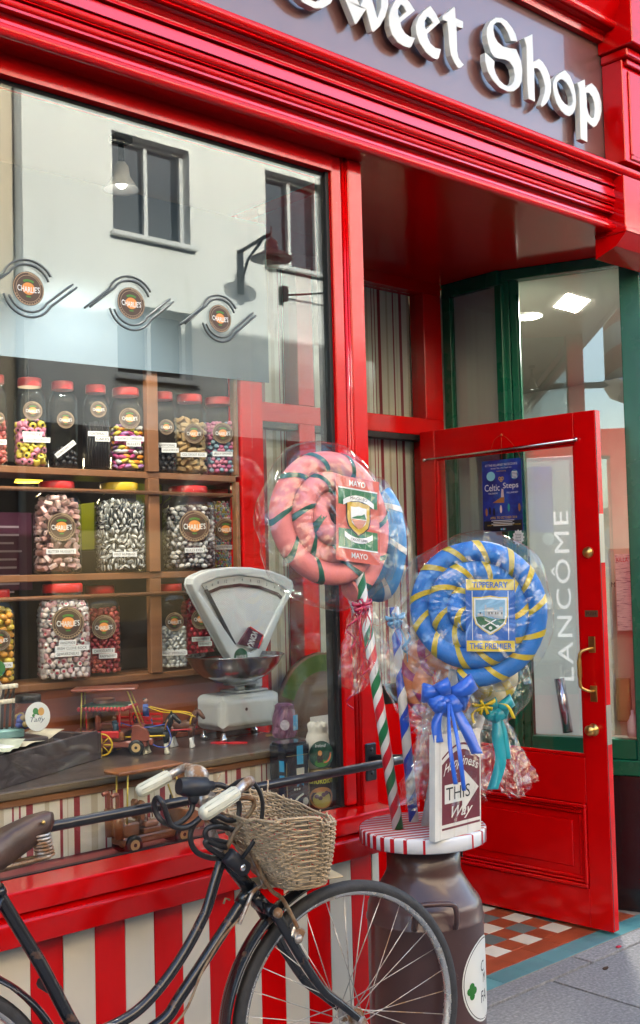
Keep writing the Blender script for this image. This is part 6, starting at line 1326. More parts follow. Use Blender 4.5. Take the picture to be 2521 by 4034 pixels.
b_.cur = 6; b_.add([K_(-.027, .0, .005), K_(.027, .0, .005), K_(.012, -.022, .005), K_(0, -.028, .005), K_(-.012, -.022, .005)], [(0, 1, 2, 3, 4)]); b_.cur = 1; b_.add([K_(-.027, .002, .005), K_(.027, .004, .005), K_(.020, .020, .005), K_(.010, .014, .005), K_(-.005, .012, .005), K_(-.020, .006, .005)], [(0, 1, 2, 3, 4, 5)])
b_.cur = 2; b_.ribbon([K_(-.055+.11*i/8, .064-.018*((i-4)/4)**2, .004) for i in range(9)], [e2]*9, .016); b_.ribbon([K_(-.050+.10*i/8, -.062+.016*((i-4)/4)**2, .004) for i in range(9)], [e2]*9, .016)
b_.cur = 4; put_text(b_, 'MAIGH EO', K_(0, .062, .0052), e1, e2, w=.06, h=.009); put_text(b_, 'CRIOST LINN', K_(0, -.060, .0052), e1, e2, w=.06, h=.008)
b_.cur = 2; put_text(b_, 'MAYO', K_(-.002, .107, .0012), e1, e2, w=.058, h=.017, bold=.02); put_text(b_, 'MAYO', K_(.004, -.106, .0012), e1, e2, w=.058, h=.017, bold=.02)
b_.build('county_card', [mat('card coral', (.70, .13, .09), .4), mat('card green', (.02, .19, .07), .4), WHITE, mat('card gold', (.66, .42, .03), .4), INK, mat('card pale line', (.3, .42, .3), .5), mat('card salmon', (.68, .28, .18), .4)], l1)
bt = Vector((2.3078, -0.2848, 1.3927))
bow(l1, bt, f1x, Z_, .035, RIBR, [([bt, bt+Vector((-.02, -.01, -.06)), bt+Vector((-.015, -.01, -.12))], .006), ([bt, bt+Vector((.02, -.015, -.05)), bt+Vector((.01, -.02, -.10))], .006)], lw=.010, nm='crimson_bow')
curl(l1, (2.2724, -0.2781, 1.3684), (-.04, 0, -1), .007, RIBR, 60, .016, jit=1); curl(l1, (2.2858, -0.2912, 1.3826), (.06, 0, -1), .006, RIBR, 48, .013, jit=2.5); curl(l1, (2.3094, -0.2980, 1.3670), (-.02, 0, -1), .006, RIBR, 40, .012, jit=4)
# 2. light blue lollipop behind it, nearly edge on
b2_ = Vector((2.5106, -0.2754, 0.7375)); t2_ = Vector((2.4997, -0.2360, 1.2959)); c2_ = Vector((2.4897, -0.1645, 1.5694))
l2 = thing('giant_lollipop', tuple(b2_), 'light blue wrapped lollipop on a blue and white spiral stick behind the red one', 'lollipop', 'giant lollipops standing on the churn')
stick(l2, b2_, t2_+(t2_-b2_)*.15, .0150, STK2)
f2x = Vector((.55, -.75, 0)).normalized(); coil(l2, c2_, f2x, Z_, .05, .165, 2.2, .034, FSKY, TWHT, sp=.12, bw=.018, squash=.42)
wrap(l2, c2_-Z_*.02, f2x, Z_, .11, .225, .05, 9); skirt(l2, (2.4901, -0.2196, 1.3812), (2.5102, -0.2516, 1.1880), .020, .055, 7)
q = Vector((2.4667, -0.2634, 1.3443)); bow(l2, q, f1x, Z_, .036, RIBS, [([q, q+Vector((.03, -.01, -.06)), q+Vector((.03, -.02, -.13))], .008)], lw=.011, nm='pale_blue_bow'); curl(l2, (2.4867, -0.2784, 1.2978), (.25, -.1, -1), .011, RIBS, 40, .018, jit=1.4)
# 3. blue and yellow county lollipop, facing the pavement
T3 = 3.32; c3 = Vector((2.5649, -0.4896, 1.3727)); b3 = Vector((2.4931, -0.3420, 0.7375))
l3 = thing('giant_lollipop', tuple(b3), 'giant blue foam lollipop with yellow stripes and a county card', 'lollipop', 'giant lollipops standing on the churn')
vw = (C0-c3).normalized(); f3x = Z_.cross(vw).normalized(); f3y = vw.cross(f3x); f3x, f3y = (f3x*.995+f3y*.08).normalized(), (f3y*.995-f3x*.08).normalized()
stick(l3, b3, Vector((2.5562, -0.4153, 1.1924)), .016, STK3)
coil(l3, c3, f3x, f3y, .026, .196, 3.15, .0305, FBLUE, TYEL, sp=.080, bw=.019, a0=R(-41), tail=.05, cw=-1)
wrap(l3, c3-f3y*.006+f3x*.004, f3x, f3y, .229, .229, .068, 5)
skirt(l3, (2.5391, -0.4399, 1.1875), (2.4780, -0.4006, 0.8305), .045, .075, 2)
skirt(l3, (2.5136, -0.4405, 1.1380), (2.4588, -0.3954, 1.0080), .03, .06, 12, folds=5)
b_ = MB(); cc = c3+vw*.064+f3x*.045-f3y*.022; e1 = (f3x*.992-f3y*.10).normalized(); e2 = (f3y*.992+f3x*.10).normalized(); nrm = e1.cross(e2); K_ = lambda x, y, e=0: cc+e1*x+e2*y+nrm*e
b_.cur = 0; rect(-.070, .070, -.104, .104); b_.cur = 1; rect(-.068, .068, .072, .103, .001); rect(-.068, .068, -.103, -.072, .001)
b_.cur = 2; rect(-.052, -.050, -.070, .070, .001); rect(.050, .052, -.070, .070, .001)
b_.cur = 1; shield(.050, .002, .0, 1.05); b_.cur = 2; shield(.047, .0025, 0, 1.05); b_.cur = 3; shield(.042, .003, 0, 1.05)
b_.cur = 4; b_.add([K_(x, y, .004) for x, y in ((-.042, -.005), (-.02, -.002), (.0, -.008), (.022, -.012), (.042, -.010), (.036, -.022), (.019, -.036), (0, -.047), (-.019, -.036), (-.036, -.022))], [tuple(range(10))[::-1]])
b_.cur = 5; rect(-.036, -.020, -.003, .006, .0045); rect(-.016, -.011, -.003, .030, .0045); rect(-.010, .010, -.004, .022, .0045); rect(.010, .026, -.008, .015, .0045); rect(.026, .036, -.010, .024, .0045)
b_.cur = 6
for x in (-.030, -.005, .003, .014, .020, .031): rect(x, x+.003, .003, .009, .005)
b_.cur = 2; b_.ribbon([K_(-.020, -.032, .005), K_(.016, -.012, .005)], [e2-e1*.6]*2, .003); b_.ribbon([K_(.020, -.032, .005), K_(-.016, -.012, .005)], [e2+e1*.6]*2, .003); disc(b_, K_(0, -.036, .0052), e1, e2, .005, n=10); disc(b_, K_(-.020, -.031, .0052), e1, e2, .006, .004, n=8); disc(b_, K_(.020, -.031, .0052), e1, e2, .006, .004, n=8)
b_.cur = 0; put_text(b_, 'TIPPERARY', K_(0, .0875, .002), e1, e2, w=.102, h=.017, bold=.02); put_text(b_, 'THE PREMIER', K_(0, -.0875, .002), e1, e2, w=.120, h=.017, bold=.02)
b_.build('county_card', [mat('card blue', (.015, .13, .50), .4), mat('card yellow', (.74, .56, .05), .4), WHITE, mat('card sky', (.25, .48, .66), .5), mat('card dark green', (.015, .13, .05), .4), mat('card stone', (.48, .52, .54), .5), INK], l3)
bb = Vector((2.4374, -0.4930, 1.1373)); D_ = lambda x, y, t: None
bow(l3, bb, f3x, f3y, .075, RIBB, [([bb, (2.3996, -0.4808, 1.0653), (2.3972, -0.4881, 1.0059)], .028), ([bb, (2.3675, -0.5562, 1.0125), (2.3658, -0.5743, 0.9044)], .012), ([bb, (2.3846, -0.5716, 1.0119), (2.3831, -0.5888, 0.8865)], .012), ([bb, (2.4505, -0.5395, 1.0504), (2.4549, -0.5789, 0.9761)], .034)], lw=.046, nm='blue_bow')
# 4. orange one half hidden on the left, 5. pale one behind
c4 = Vector((2.5785, -0.3259, 1.1710)); b4 = Vector((2.5332, -0.3268, 0.7375))
l4 = thing('giant_lollipop', tuple(b4), 'orange and magenta wrapped lollipop half hidden behind the blue one', 'lollipop', 'giant lollipops standing on the churn')
stick(l4, b4, c4-Z_*.08, .015, STK3); f4x = Vector((.6, -.8, 0)); coil(l4, c4, f4x, Z_, .04, .115, 1.9, .033, FORG, TMAG, sp=.10, bw=.03, squash=.8); wrap(l4, c4, f4x, Z_, .165, .165, .06, 6); skirt(l4, c4-Z_*.14, b4+Z_*.06, .045, .05, 3)
c5 = Vector((2.7633, -0.3828, 1.1356)); b5 = Vector((CX+.08, CY-.03, ZT+.0006))
l5 = thing('giant_lollipop', tuple(b5), 'pale yellow wrapped lollipop with teal and yellow bows behind the sign', 'lollipop', 'giant lollipops standing on the churn')
stick(l5, b5, c5, .014, STK3); coil(l5, c5+Z_*.02, f4x, Z_, .03, .085, 1.5, .030, FPALE, TYEL, sp=.10, bw=.03, squash=.8); wrap(l5, c5, f4x, Z_, .12, .13, .06, 8); skirt(l5, c5-Z_*.10, (2.7420, -0.4364, 0.8180), .03, .07, 8)
q = Vector((2.6326, -0.5038, 1.0793)); bow(l5, q, f3x, f3y, .050, RIBT, [([q, (2.6225, -0.5162, 1.0000), (2.6223, -0.5246, 0.9273), (2.5981, -0.5108, 0.8485)], .034), ([q, (2.6440, -0.5231, 1.0129), (2.6456, -0.5325, 0.9325)], .018)], lw=.034, nm='teal_bow')
q = Vector((2.5908, -0.4937, 1.0901)); bow(l5, q, f3x, f3y, .034, RIBY, [([q, (2.5520, -0.4842, 1.0712), (2.5557, -0.4856, 1.0416)], .008), ([q, (2.6217, -0.5490, 1.0947), (2.6415, -0.5641, 1.0534)], .010)], lw=.009, nm='yellow_bow')

# ---- the small sign on the board
sa, sb_ = Vector((2.3796, -0.4985, 0.7372)), Vector((2.5586, -0.4972, 0.7372)); su = (sb_-sa); sw = su.length; su.normalize(); sn_ = Vector((su.y, -su.x, 0)); sh_ = .290
tilt = Vector((.10, .05, 1)).normalized(); SM = lambda x, y, e=0: sa+su*x+tilt*y+sn_*e
sg = thing('arrow_sign', tuple(sa), 'small white and maroon wooden sign with an arrow, standing on the striped board', 'sign')
WPL = mat('off white sign paint', (.72, .70, .64), .5, var=.06, vscale=20, col2=(.45, .38, .28), c2scale=25, c2lo=.68, c2hi=.8); MARS = mat('maroon sign paint', (.15, .022, .035), .45, var=.1, vscale=20)
pw = sw/3
for i in range(3):
    b_ = MB(); vs = [SM(pw*i+.0006, 0), SM(pw*(i+1)-.0006, 0), SM(pw*(i+1)-.0006, sh_), SM(pw*i+.0006, sh_)]; back = [v-sn_*.016 for v in vs]
    b_.add(vs+back, [(0, 1, 2, 3), (7, 6, 5, 4), (0, 4, 5, 1), (1, 5, 6, 2), (2, 6, 7, 3), (3, 7, 4, 0)], False); bevel(b_.build('plank', WPL, sg), .0015)
b_ = MB(); b_.add([SM(-.0205, -.0, -.0005), SM(-.0012, 0, -.0005), SM(-.0012, sh_, -.0005), SM(-.0205, sh_, -.0005)]+[SM(x, y, -.022) for x, y in ((-.0205, 0), (-.0012, 0), (-.0012, sh_), (-.0205, sh_))], [(0, 1, 2, 3), (7, 6, 5, 4), (0, 4, 5, 1), (1, 5, 6, 2), (2, 6, 7, 3), (3, 7, 4, 0)], False); b_.build('side_batten', WPL, sg)
b_ = MB(); W_ = sw
topc = [(W_*.96-W_*.92*i/14, .205+.035*math.sin(PI*i/14)) for i in range(15)]
b_.cur = 0; b_.add([SM(x, y, .0008) for x, y in [(W_*.04, .040), (W_*.96, .040)]+topc], [tuple(range(17))])
b_.ribbon([SM(W_*.04, .028, .0008), SM(W_*.96, .028, .0008)], [tilt]*2, .006); b_.ribbon([SM(x, y+.016, .0008) for x, y in topc], [tilt]*15, .006)
b_.cur = 1; ar = [(.10, .096), (.10, .148), (.52, .148), (.52, .188), (.93, .125), (.52, .062), (.52, .096)]; b_.add([SM(x*W_, y, .0014) for x, y in ar], [tuple(range(7))[::-1]])
put_text(b_, 'Happiness', SM(W_*.50, .205, .0014), su, tilt, w=W_*.86, h=.036, shear=.45, bold=.01, fn=lambda x, y: (x, y-.9*x*x/W_*.8)); put_text(b_, 'is', SM(W_*.34, .172, .0014), su, tilt, h=.020, shear=.45); put_text(b_, 'Way', SM(W_*.52, .066, .0018), su, tilt, w=W_*.52, h=.040, shear=.45, bold=.012)
b_.cur = 2; put_text(b_, 'THIS', SM(W_*.42, .122, .002), su, tilt, w=W_*.58, h=.036)
b_.build('sign_print', [MARS, WPL, INK], sg)

# ---- litter on the paving
pt = MB(); q = (3.8533, -0.0780, 0.0000); pt.sphere((q[0], q[1], .004), .012, 8, 5, (1.3, .8, .3)); tag(pt.build('red_petal', mat('red petal', (.55, .02, .05), .6)), 'small red petal lying on the grey paving by the tiles', 'petal')
lf = MB(); q = (3.6194, -0.1744, 0.0000); lf.prism([(-.016, -.004), (-.004, -.010), (.014, -.004), (.018, .003), (.002, .008), (-.010, .006)], (q[0], q[1], .001), X_, Y_, .004); tag(lf.build('brown_leaf', mat('dry brown leaf', (.06, .03, .012), .8)), 'dry brown leaf lying on the grey paving slab', 'leaf')
# ---- round wooden sign leaning on the lower panel of the back wall
rc = Vector((3.2332, 0.9150, 0.9048)); rsn = thing('round_sign', (rc.x, .93, rc.z-.24), 'round brown wooden sign with green arch low on the recess wall', 'sign')
b_ = MB(); b_.lathe([(0, .0), (.24, .0), (.245, -.004), (.245, -.018)], 40, M=Matrix.Translation((rc.x, .925, rc.z)) @ Matrix.Rotation(PI/2, 4, 'X')); b_.build('board', mat('brown sign wood', (.10, .05, .022), .5, var=.35, vscale=9, stretch=(.3, 1, 1)), rsn)
b_ = MB(); b_.cur = 0; n = 24
pa_ = [Vector((rc.x+.235*math.cos(R(20+140*i/n)), .9242, rc.z+.235*math.sin(R(20+140*i/n)))) for i in range(n+1)]; pb2 = [Vector((rc.x+.165*math.cos(R(20+140*i/n)), .9242, rc.z+.165*math.sin(R(20+140*i/n)))) for i in range(n+1)]
b_.add(pa_+pb2, [(i, i+1, n+2+i, n+1+i) for i in range(n)]); b_.cur = 1
for ch_, an in (('N', 62), ('D', 40)): ux_ = Vector((math.sin(R(an)), 0, -math.cos(R(an)))); uz_ = Vector((math.cos(R(an)), 0, math.sin(R(an)))); put_text(b_, ch_, Vector((rc.x, .9235, rc.z))+uz_*.20, ux_, uz_, h=.042)
b_.cur = 2; quad(b_, (rc.x+.05, .9240, rc.z-.07), X_, Z_, .24, .10); b_.build('sign_print', [mat('sign green', (.05, .11, .012), .5), INK, WPL], rsn)


# ================================================================== the old bicycle leaning along the window
BP = mat('chipped black bicycle enamel', (.012, .013, .017), .25, coat=.45, var=.3, vscale=25, col2=(.13, .060, .030), c2scale=16, c2lo=.60, c2hi=.70, bump=.12, bscale=60)
RUST = mat('rusty chrome', (.55, .53, .50), .3, .9, col2=(.24, .12, .05), c2scale=30, c2lo=.42, c2hi=.58, bump=.2, bscale=80)
RUSTB = mat('rusty steel rod', (.30, .22, .14), .6, .5, col2=(.20, .085, .03), c2scale=40, c2lo=.45, c2hi=.6)
RIMM = mat('dulled chrome rim', (.66, .65, .62), .25, .9, col2=(.28, .22, .15), c2scale=18, c2lo=.52, c2hi=.68)
RUB = mat('grey black tyre rubber', (.030, .030, .032), .65, var=.25, vscale=40, bump=.3, bscale=200)
GRIP = mat('ivory plastic grip', (.62, .61, .48), .4, var=.06, vscale=40)
LEATH = mat('brown saddle leather', (.075, .038, .026), .42, coat=.15, var=.35, vscale=18, bump=.25, bscale=70)
CABLE = mat('black cable sheath', (.014, .014, .016), .4); SPK = mat('worn spoke steel', (.58, .55, .50), .35, .9, col2=(.34, .20, .10), c2scale=8, c2lo=.5, c2hi=.6)
WICK = mat('weathered pale wicker', (.47, .35, .22), .6, var=.3, vscale=50, col2=(.16, .09, .05), c2scale=7, c2lo=.56, c2hi=.76)
HUBP = Vector((2.0607, -0.4564, 0.3398)); FB = R(-6.0); LEAN = .053
bike = thing('bicycle', (1.5, -.40, 0), 'old black step through bicycle with wicker basket leaning along the shop window', 'bicycle')
def frame_axes(phi): return Vector((math.cos(phi), math.sin(phi), 0)), Vector((-math.sin(phi)*math.sin(LEAN), math.cos(phi)*math.sin(LEAN), math.cos(LEAN)))
BU, BV = frame_axes(FB); BN = BU.cross(BV).normalized()       # BN points to the street
def wheel_(name, hub, phi, R_=.34, spokes=32):
    u, v = frame_axes(phi); n_ = u.cross(v); M_ = Matrix(((u.x, v.x, n_.x, hub.x), (u.y, v.y, n_.y, hub.y), (u.z, v.z, n_.z, hub.z), (0, 0, 0, 1)))
    w_ = MB(); w_.lathe([(.016, -.034), (.018, -.030), (.011, -.026), (.011, .026), (.018, .030), (.016, .034)], 18, M=M_); w_.lathe([(.024, -.029), (.024, -.026)], 18, M=M_); w_.lathe([(.024, .026), (.024, .029)], 18, M=M_); w_.tube([M_ @ Vector((0, 0, -.062)), M_ @ Vector((0, 0, .062))], .0055, 8); w_ = w_.build(name, RUST, bike)
    t_ = MB(); prof = []
    for i in range(17): a = R(-118+236*i/16); prof.append((R_-.0185+.0185*math.cos(a), .0175*math.sin(a)))
    t_.lathe(prof, 96, M=M_, caps=False); t_.build('tyre', RUB, w_)
    r_ = MB(); r_.lathe([(R_-.021, -.0125), (R_-.026, -.0145), (R_-.036, -.011), (R_-.040, 0), (R_-.036, .011), (R_-.026, .0145), (R_-.021, .0125)], 96, M=M_, caps=False); r_.build('rim', RIMM, w_)
    for i in range(spokes):
        sd_ = 1 if i % 2 else -1; a = 2*PI*i/spokes; off = R(62)*(1 if (i//2) % 2 else -1)
        p0 = M_ @ Vector((.022*math.cos(a+off), .022*math.sin(a+off), .0275*sd_)); p1 = M_ @ Vector(((R_-.036)*math.cos(a), (R_-.036)*math.sin(a), .004*sd_))
        s_ = MB(); s_.tube([p0, p1], .00125, 5); s_.build('spoke', SPK, w_)
    return M_
def mudguard(par, M_, a0, a1, R_=.372, nm='mudguard'):
    b_ = MB(); n = 48; vs = []; m_ = 9
    for i in range(n+1):
        a = R(a0+(a1-a0)*i/n)
        for j in range(m_):
            t = R(-75+150*j/(m_-1)); rr = R_-.016+.016*math.cos(t); vs.append(M_ @ Vector((rr*math.cos(a), rr*math.sin(a), .030*math.sin(t))))
    b_.add(vs, [(i*m_+j, i*m_+j+1, (i+1)*m_+j+1, (i+1)*m_+j) for i in range(n) for j in range(m_-1)], True)
    o = b_.build(nm, BP, par); s_ = o.modifiers.new('thickness', 'SOLIDIFY'); s_.thickness = .0015
    return o
FW = wheel_('front_wheel', HUBP, R(-12.4)); mudguard(bike, FW, 103, 222)
RH = HUBP-BU*1.14; RW = wheel_('rear_wheel', RH, FB, spokes=36); mudguard(bike, RW, 15, 190)
BM_ = lambda off: None
# ---- frame
def tub(name, pts, r_, m_=BP, n=12, sm=6, par=None):
    b_ = MB(); P_ = bez(pts, sm) if len(pts) > 2 else [Vector(p) for p in pts]
    rr = r_ if not isinstance(r_, tuple) else [r_[0]+(r_[1]-r_[0])*i/(len(P_)-1) for i in range(len(P_))]
    b_.tube(P_, rr, n); return b_.build(name, m_, par or bike)
BB = Vector((1.3483, -0.3779, 0.4087))
tub('head_tube', [(1.6972, -0.3928, 0.8153), (1.7762, -0.4068, 0.7098)], .0175)
tub('head_lug', [(1.7715, -0.4059, 0.7168), (1.7864, -0.4086, 0.6956)], .0205); tub('head_lug', [(1.6959, -0.3926, 0.8174), (1.7038, -0.3941, 0.8051)], .0205)
tub('loop_tube', [(1.7037, -0.3941, 0.8039), (1.6805, -0.3944, 0.7533), (1.6533, -0.3949, 0.6904), (1.6363, -0.3945, 0.6639), (1.5958, -0.3931, 0.6113), (1.5383, -0.3902, 0.5528), (1.4766, -0.3861, 0.5070), (1.4171, -0.3811, 0.4838), (1.3237, -0.3720, 0.4698), tuple(Vector((1.2526, -0.3641, 0.4772)))], .0130)
tub('down_tube', [(1.7763, -0.4067, 0.7116), (1.7043, -0.4031, 0.6371), (1.5721, -0.3962, 0.5056), (1.5125, -0.3926, 0.4556), tuple(BB)], .0145)
tub('down_lug', [(1.7779, -0.4068, 0.7126), (1.7447, -0.4051, 0.6789)], .0175)
tub('seat_tube', [(1.1379, -0.3335, 0.8251), (1.1547, -0.3371, 0.7919), (1.2300, -0.3525, 0.6511), (1.2900, -0.3656, 0.5229), tuple(BB)], .0150, sm=3)
tub('seat_post', [(1.1222, -0.3295, 0.8696), (1.1390, -0.3337, 0.8238)], .0135, RUST)
b_ = MB(); b_.tube([(1.1359, -0.3331, 0.8297), (1.1442, -0.3348, 0.8132)], .0185, 14); b_.build('seat_clamp', BP, bike)
for s_ in (-1, 1):
    tub('chain_stay', [BB+BN*.03*s_, RH+BN*.055*s_+BU*.05, RH+BN*.055*s_], (.010, .007), par=bike); tub('seat_stay', [Vector((1.1397, -0.3344, 0.8130))+BN*.02*s_, RH+BN*.055*s_+BV*.05, RH+BN*.055*s_], (.008, .007), par=bike)
b_ = MB(); b_.tube([BB-BN*.035, BB+BN*.035], .021, 16); b_.build('bottom_bracket', BP, bike)
b_ = MB(); M_ = Matrix(((BU.x, BV.x, BN.x, BB.x), (BU.y, BV.y, BN.y, BB.y), (BU.z, BV.z, BN.z, BB.z), (0, 0, 0, 1))); b_.lathe([(.09, .040), (.095, .042), (.095, .044), (.09, .046), (.03, .045), (.03, .041)], 36, M=M_); b_.build('chain_ring', RUST, bike)
for s_, a in ((1, -70), (-1, 110)):
    d_ = BU*math.cos(R(a))+BV*math.sin(R(a)); e_ = BB+d_*.165+BN*.065*s_; b_ = MB(); b_.tube([BB+BN*.055*s_, e_], .008, 8); c_ = b_.build('crank', RUST, bike); b_ = MB(); b_.tube([e_, e_+BN*.09*s_], .014, 8); b_.build('pedal', RUB, c_)
# ---- fork
FU_, FV_ = frame_axes(R(-12.4)); FN_ = FU_.cross(FV_)
cr_ = Vector((1.8214, -0.4144, 0.6563))
tub('fork_crown', [cr_-FN_*.045, cr_+FN_*.045], .016)
for s_ in (-1, 1):
    tub('fork_blade', [cr_+FN_*.043*s_, Vector((1.8718, -0.4245, 0.5661))+FN_*.045*s_, Vector((1.9036, -0.4308, 0.5101))+FN_*.046*s_, Vector((1.9534, -0.4400, 0.4363))+FN_*.048*s_, Vector((2.0055, -0.4479, 0.3900))+FN_*.050*s_, HUBP+FN_*.050*s_], (.0145, .0085))
    b_ = MB(); b_.sphere(cr_+FN_*.062*s_, .013, 12, 8); b_.build('crown_cap', RUST, bike)
tub('steerer', [(1.7830, -0.4080, 0.6993), (1.8214, -0.4144, 0.6563)], .0165)
tub('axle_nut', [HUBP+FN_*.048, HUBP+FN_*.064], .011, RUST)
# ---- stem, handlebar, grips, bell
tub('stem', [(1.6987, -0.3930, 0.8151), (1.6783, -0.3886, 0.8579), (1.6640, -0.3832, 0.9300)], .0125, RUST)
cl = Vector((1.6607, -0.3821, 0.9457)); b_ = MB(); b_.tube([cl-BN*.024, cl+BN*.024], .022, 14); b_.build('stem_clamp', RUST, bike)
nearP = [cl, (1.6634, -0.4423, 0.9544), (1.6644, -0.5211, 0.9883), (1.6586, -0.5646, 1.0110), (1.6337, -0.5868, 1.0183), (1.5911, -0.5984, 1.0008)]
farP = [cl, (1.6914, -0.3238, 0.9647), (1.7176, -0.2647, 0.9921), (1.7291, -0.2154, 0.9960), (1.7205, -0.1898, 0.9871), (1.6988, -0.1781, 0.9743)]
hb = tub('handlebar', [tuple(p) for p in farP[::-1]]+[tuple(p) for p in nearP[1:]], .0110, RUST, 12)
for a, c_ in (((1.5924, -0.5985, 1.0012), (1.4914, -0.5998, 0.9655)), ((1.6980, -0.1780, 0.9744), (1.6101, -0.1605, 0.9409))):
    a, c_ = Vector(a), Vector(c_); g = MB(); P_ = [a.lerp(c_, t) for t in (0, .04, .15, .4, .7, .92, .985, 1.0)]; g.tube(P_, [.0150, .0165, .0165, .0172, .0172, .0165, .012, .004], 18); go = g.build('grip', GRIP, bike)
    ax = (c_-a).normalized(); xx = ax.cross(Z_).normalized(); yy = ax.cross(xx)
    for k in range(9):
        an = 2*PI*k/9; rb = MB(); rb.tube([a.lerp(c_, .06)+(xx*math.cos(an)+yy*math.sin(an))*.0164, a.lerp(c_, .9)+(xx*math.cos(an)+yy*math.sin(an))*.0168], .0016, 5); rb.build('grip_rib', GRIP, go)
bc = Vector((1.6823, -0.3212, 0.9958)); b_ = MB(); b_.sphere(bc, .031, 18, 10, (1, 1, .8), Matrix.Rotation(.4, 4, 'Y')); b_.tube([bc, Vector((1.6710, -0.3622, 0.9601))], .006, 8); b_.build('bell', RUST, bike)
# brake lever loop and rods
tub('brake_lever', [(1.6832, -0.4844, 0.9582), (1.6985, -0.5061, 0.9604), (1.7137, -0.5082, 0.9512), (1.7146, -0.4994, 0.9288), (1.6965, -0.4791, 0.8958), (1.6824, -0.4593, 0.8615), (1.6767, -0.4405, 0.8251)], .0058, RUSTB, 8)
tub('brake_rod', [(1.7279, -0.4382, 0.8741), (1.7589, -0.4461, 0.7882), (1.7842, -0.4522, 0.7229)], .0036, RUST, 7)
tub('brake_rod', [(1.7893, -0.3712, 0.8360), (1.8212, -0.3782, 0.7680), (1.8439, -0.3838, 0.7075)], .0036, RUSTB, 7)
tub('basket_stay', [(1.7284, -0.4528, 0.8482), (1.7864, -0.4673, 0.7271), (1.8248, -0.4755, 0.6882), (1.8628, -0.4834, 0.6135)], .0055, RUSTB, 8)
b_ = MB(); q = Vector((1.8698, -0.4680, 0.5961)); b_.cbox(-.022, .022, -.012, .012, -.016, .016, .004, Matrix.Translation(q) @ Matrix.Rotation(.6, 4, 'Y')); b_.sphere(q+FN_*.012-Z_*.012, .012); b_.build('brake_shoe', RUST, bike)
b_ = MB(); q = Vector((1.7639, -0.4366, 0.6934)); b_.tube(bez([q+BU*.03+BV*.03, q+BU*.0+BV*.02, q-BU*.02-BV*.01, q-BU*.045-BV*.05], 4), .005, 7); b_.build('brake_crank', RUST, bike)
tub('brake_rod', [(1.7414, -0.4258, 0.6623), (1.6797, -0.4215, 0.6207), (1.6198, -0.4186, 0.5568), (1.5392, -0.4157, 0.4521), tuple(BB+BN*.02)], .0032, RUSTB, 7)
b_ = MB(); q = Vector((1.7027, -0.4196, 0.7029)); b_.tube([q, q-BU*.012+BV*.006, q-BU*.018-BV*.006], .0025, 6); b_.build('cable_hook', RUSTB, bike)
# ---- saddle
SN = Vector((1.2685, -0.3401, 0.9597)); sdl = thing  # nose of the saddle
secs = [(0.0, .010, .010, -.012), (.012, .022, .016, -.026), (.05, .030, .018, -.045), (.10, .042, .012, -.060), (.135, .055, .006, -.068), (.17, .075, .0, -.052), (.22, .098, .0, -.045), (.27, .108, .004, -.040), (.30, .095, .006, -.030)]
b_ = MB(); vs = []; m_ = 11
for (s_, hw_, top, low) in secs:
    hw_ *= .82; low *= .86
    c_ = SN-BU*s_-BV*(.020*s_/.1 if s_ < .15 else .03)
    for j in range(m_):
        t = j/(m_-1)*2-1; a = abs(t)
        y_ = hw_*(1-(1-a)**2.2)*(1 if t > 0 else -1) if a > 0 else 0
        z_ = top if a < .45 else top+(low-top)*((a-.45)/.55)**1.5
        vs.append(c_+BN*y_+BV*z_)
b_.add(vs, [(i*m_+j, i*m_+j+1, (i+1)*m_+j+1, (i+1)*m_+j) for i in range(len(secs)-1) for j in range(m_-1)], True)
b_.add([vs[j] for j in range(m_)], [tuple(range(m_))], True)
sad = b_.build('saddle', LEATH, bike); s_ = sad.modifiers.new('thickness', 'SOLIDIFY'); s_.thickness = .003
b_ = MB(); b_.sphere(Vector((1.2340, -0.3667, 0.9592)), .005, 8, 6); b_.build('rivet', BRASS, sad)
b_ = MB(); c0, c1_ = Vector((1.2357, -0.3502, 0.9315)), Vector((1.2442, -0.3537, 0.8823)); P_ = []
for i in range(110): t = i/109; a = t*2*PI*6.5; P_.append(c0.lerp(c1_, t)+(BU*math.cos(a)+BN*math.sin(a))*.0195)
b_.tube(P_, .0032, 7); b_.build('spring', RUST, sad)
for k, (a, c_, o_) in enumerate((((198, 3378), (-120, 3420), .02), ((196, 3372), (-120, 3400), -.015), ((190, 3380), (-120, 3432), .0))):
    pass
for pts in ([(1.2467, -0.3720, 0.8838), (1.1874, -0.3710, 0.8816), (1.1044, -0.3724, 0.8806)], [(1.2663, -0.3340, 0.8805), (1.2121, -0.3235, 0.8765), (1.1391, -0.3009, 0.8732)], [(1.2511, -0.3547, 0.8779), (1.1927, -0.3489, 0.8714), (1.1193, -0.3414, 0.8669)]): tub('saddle_rail', [tuple(p) for p in pts], .0042, RUSTB, 7, par=sad)
tub('spring_wire', [(1.2379, -0.3498, 0.9438), (1.2357, -0.3502, 0.9315)], .004, RUST, 6, par=sad)
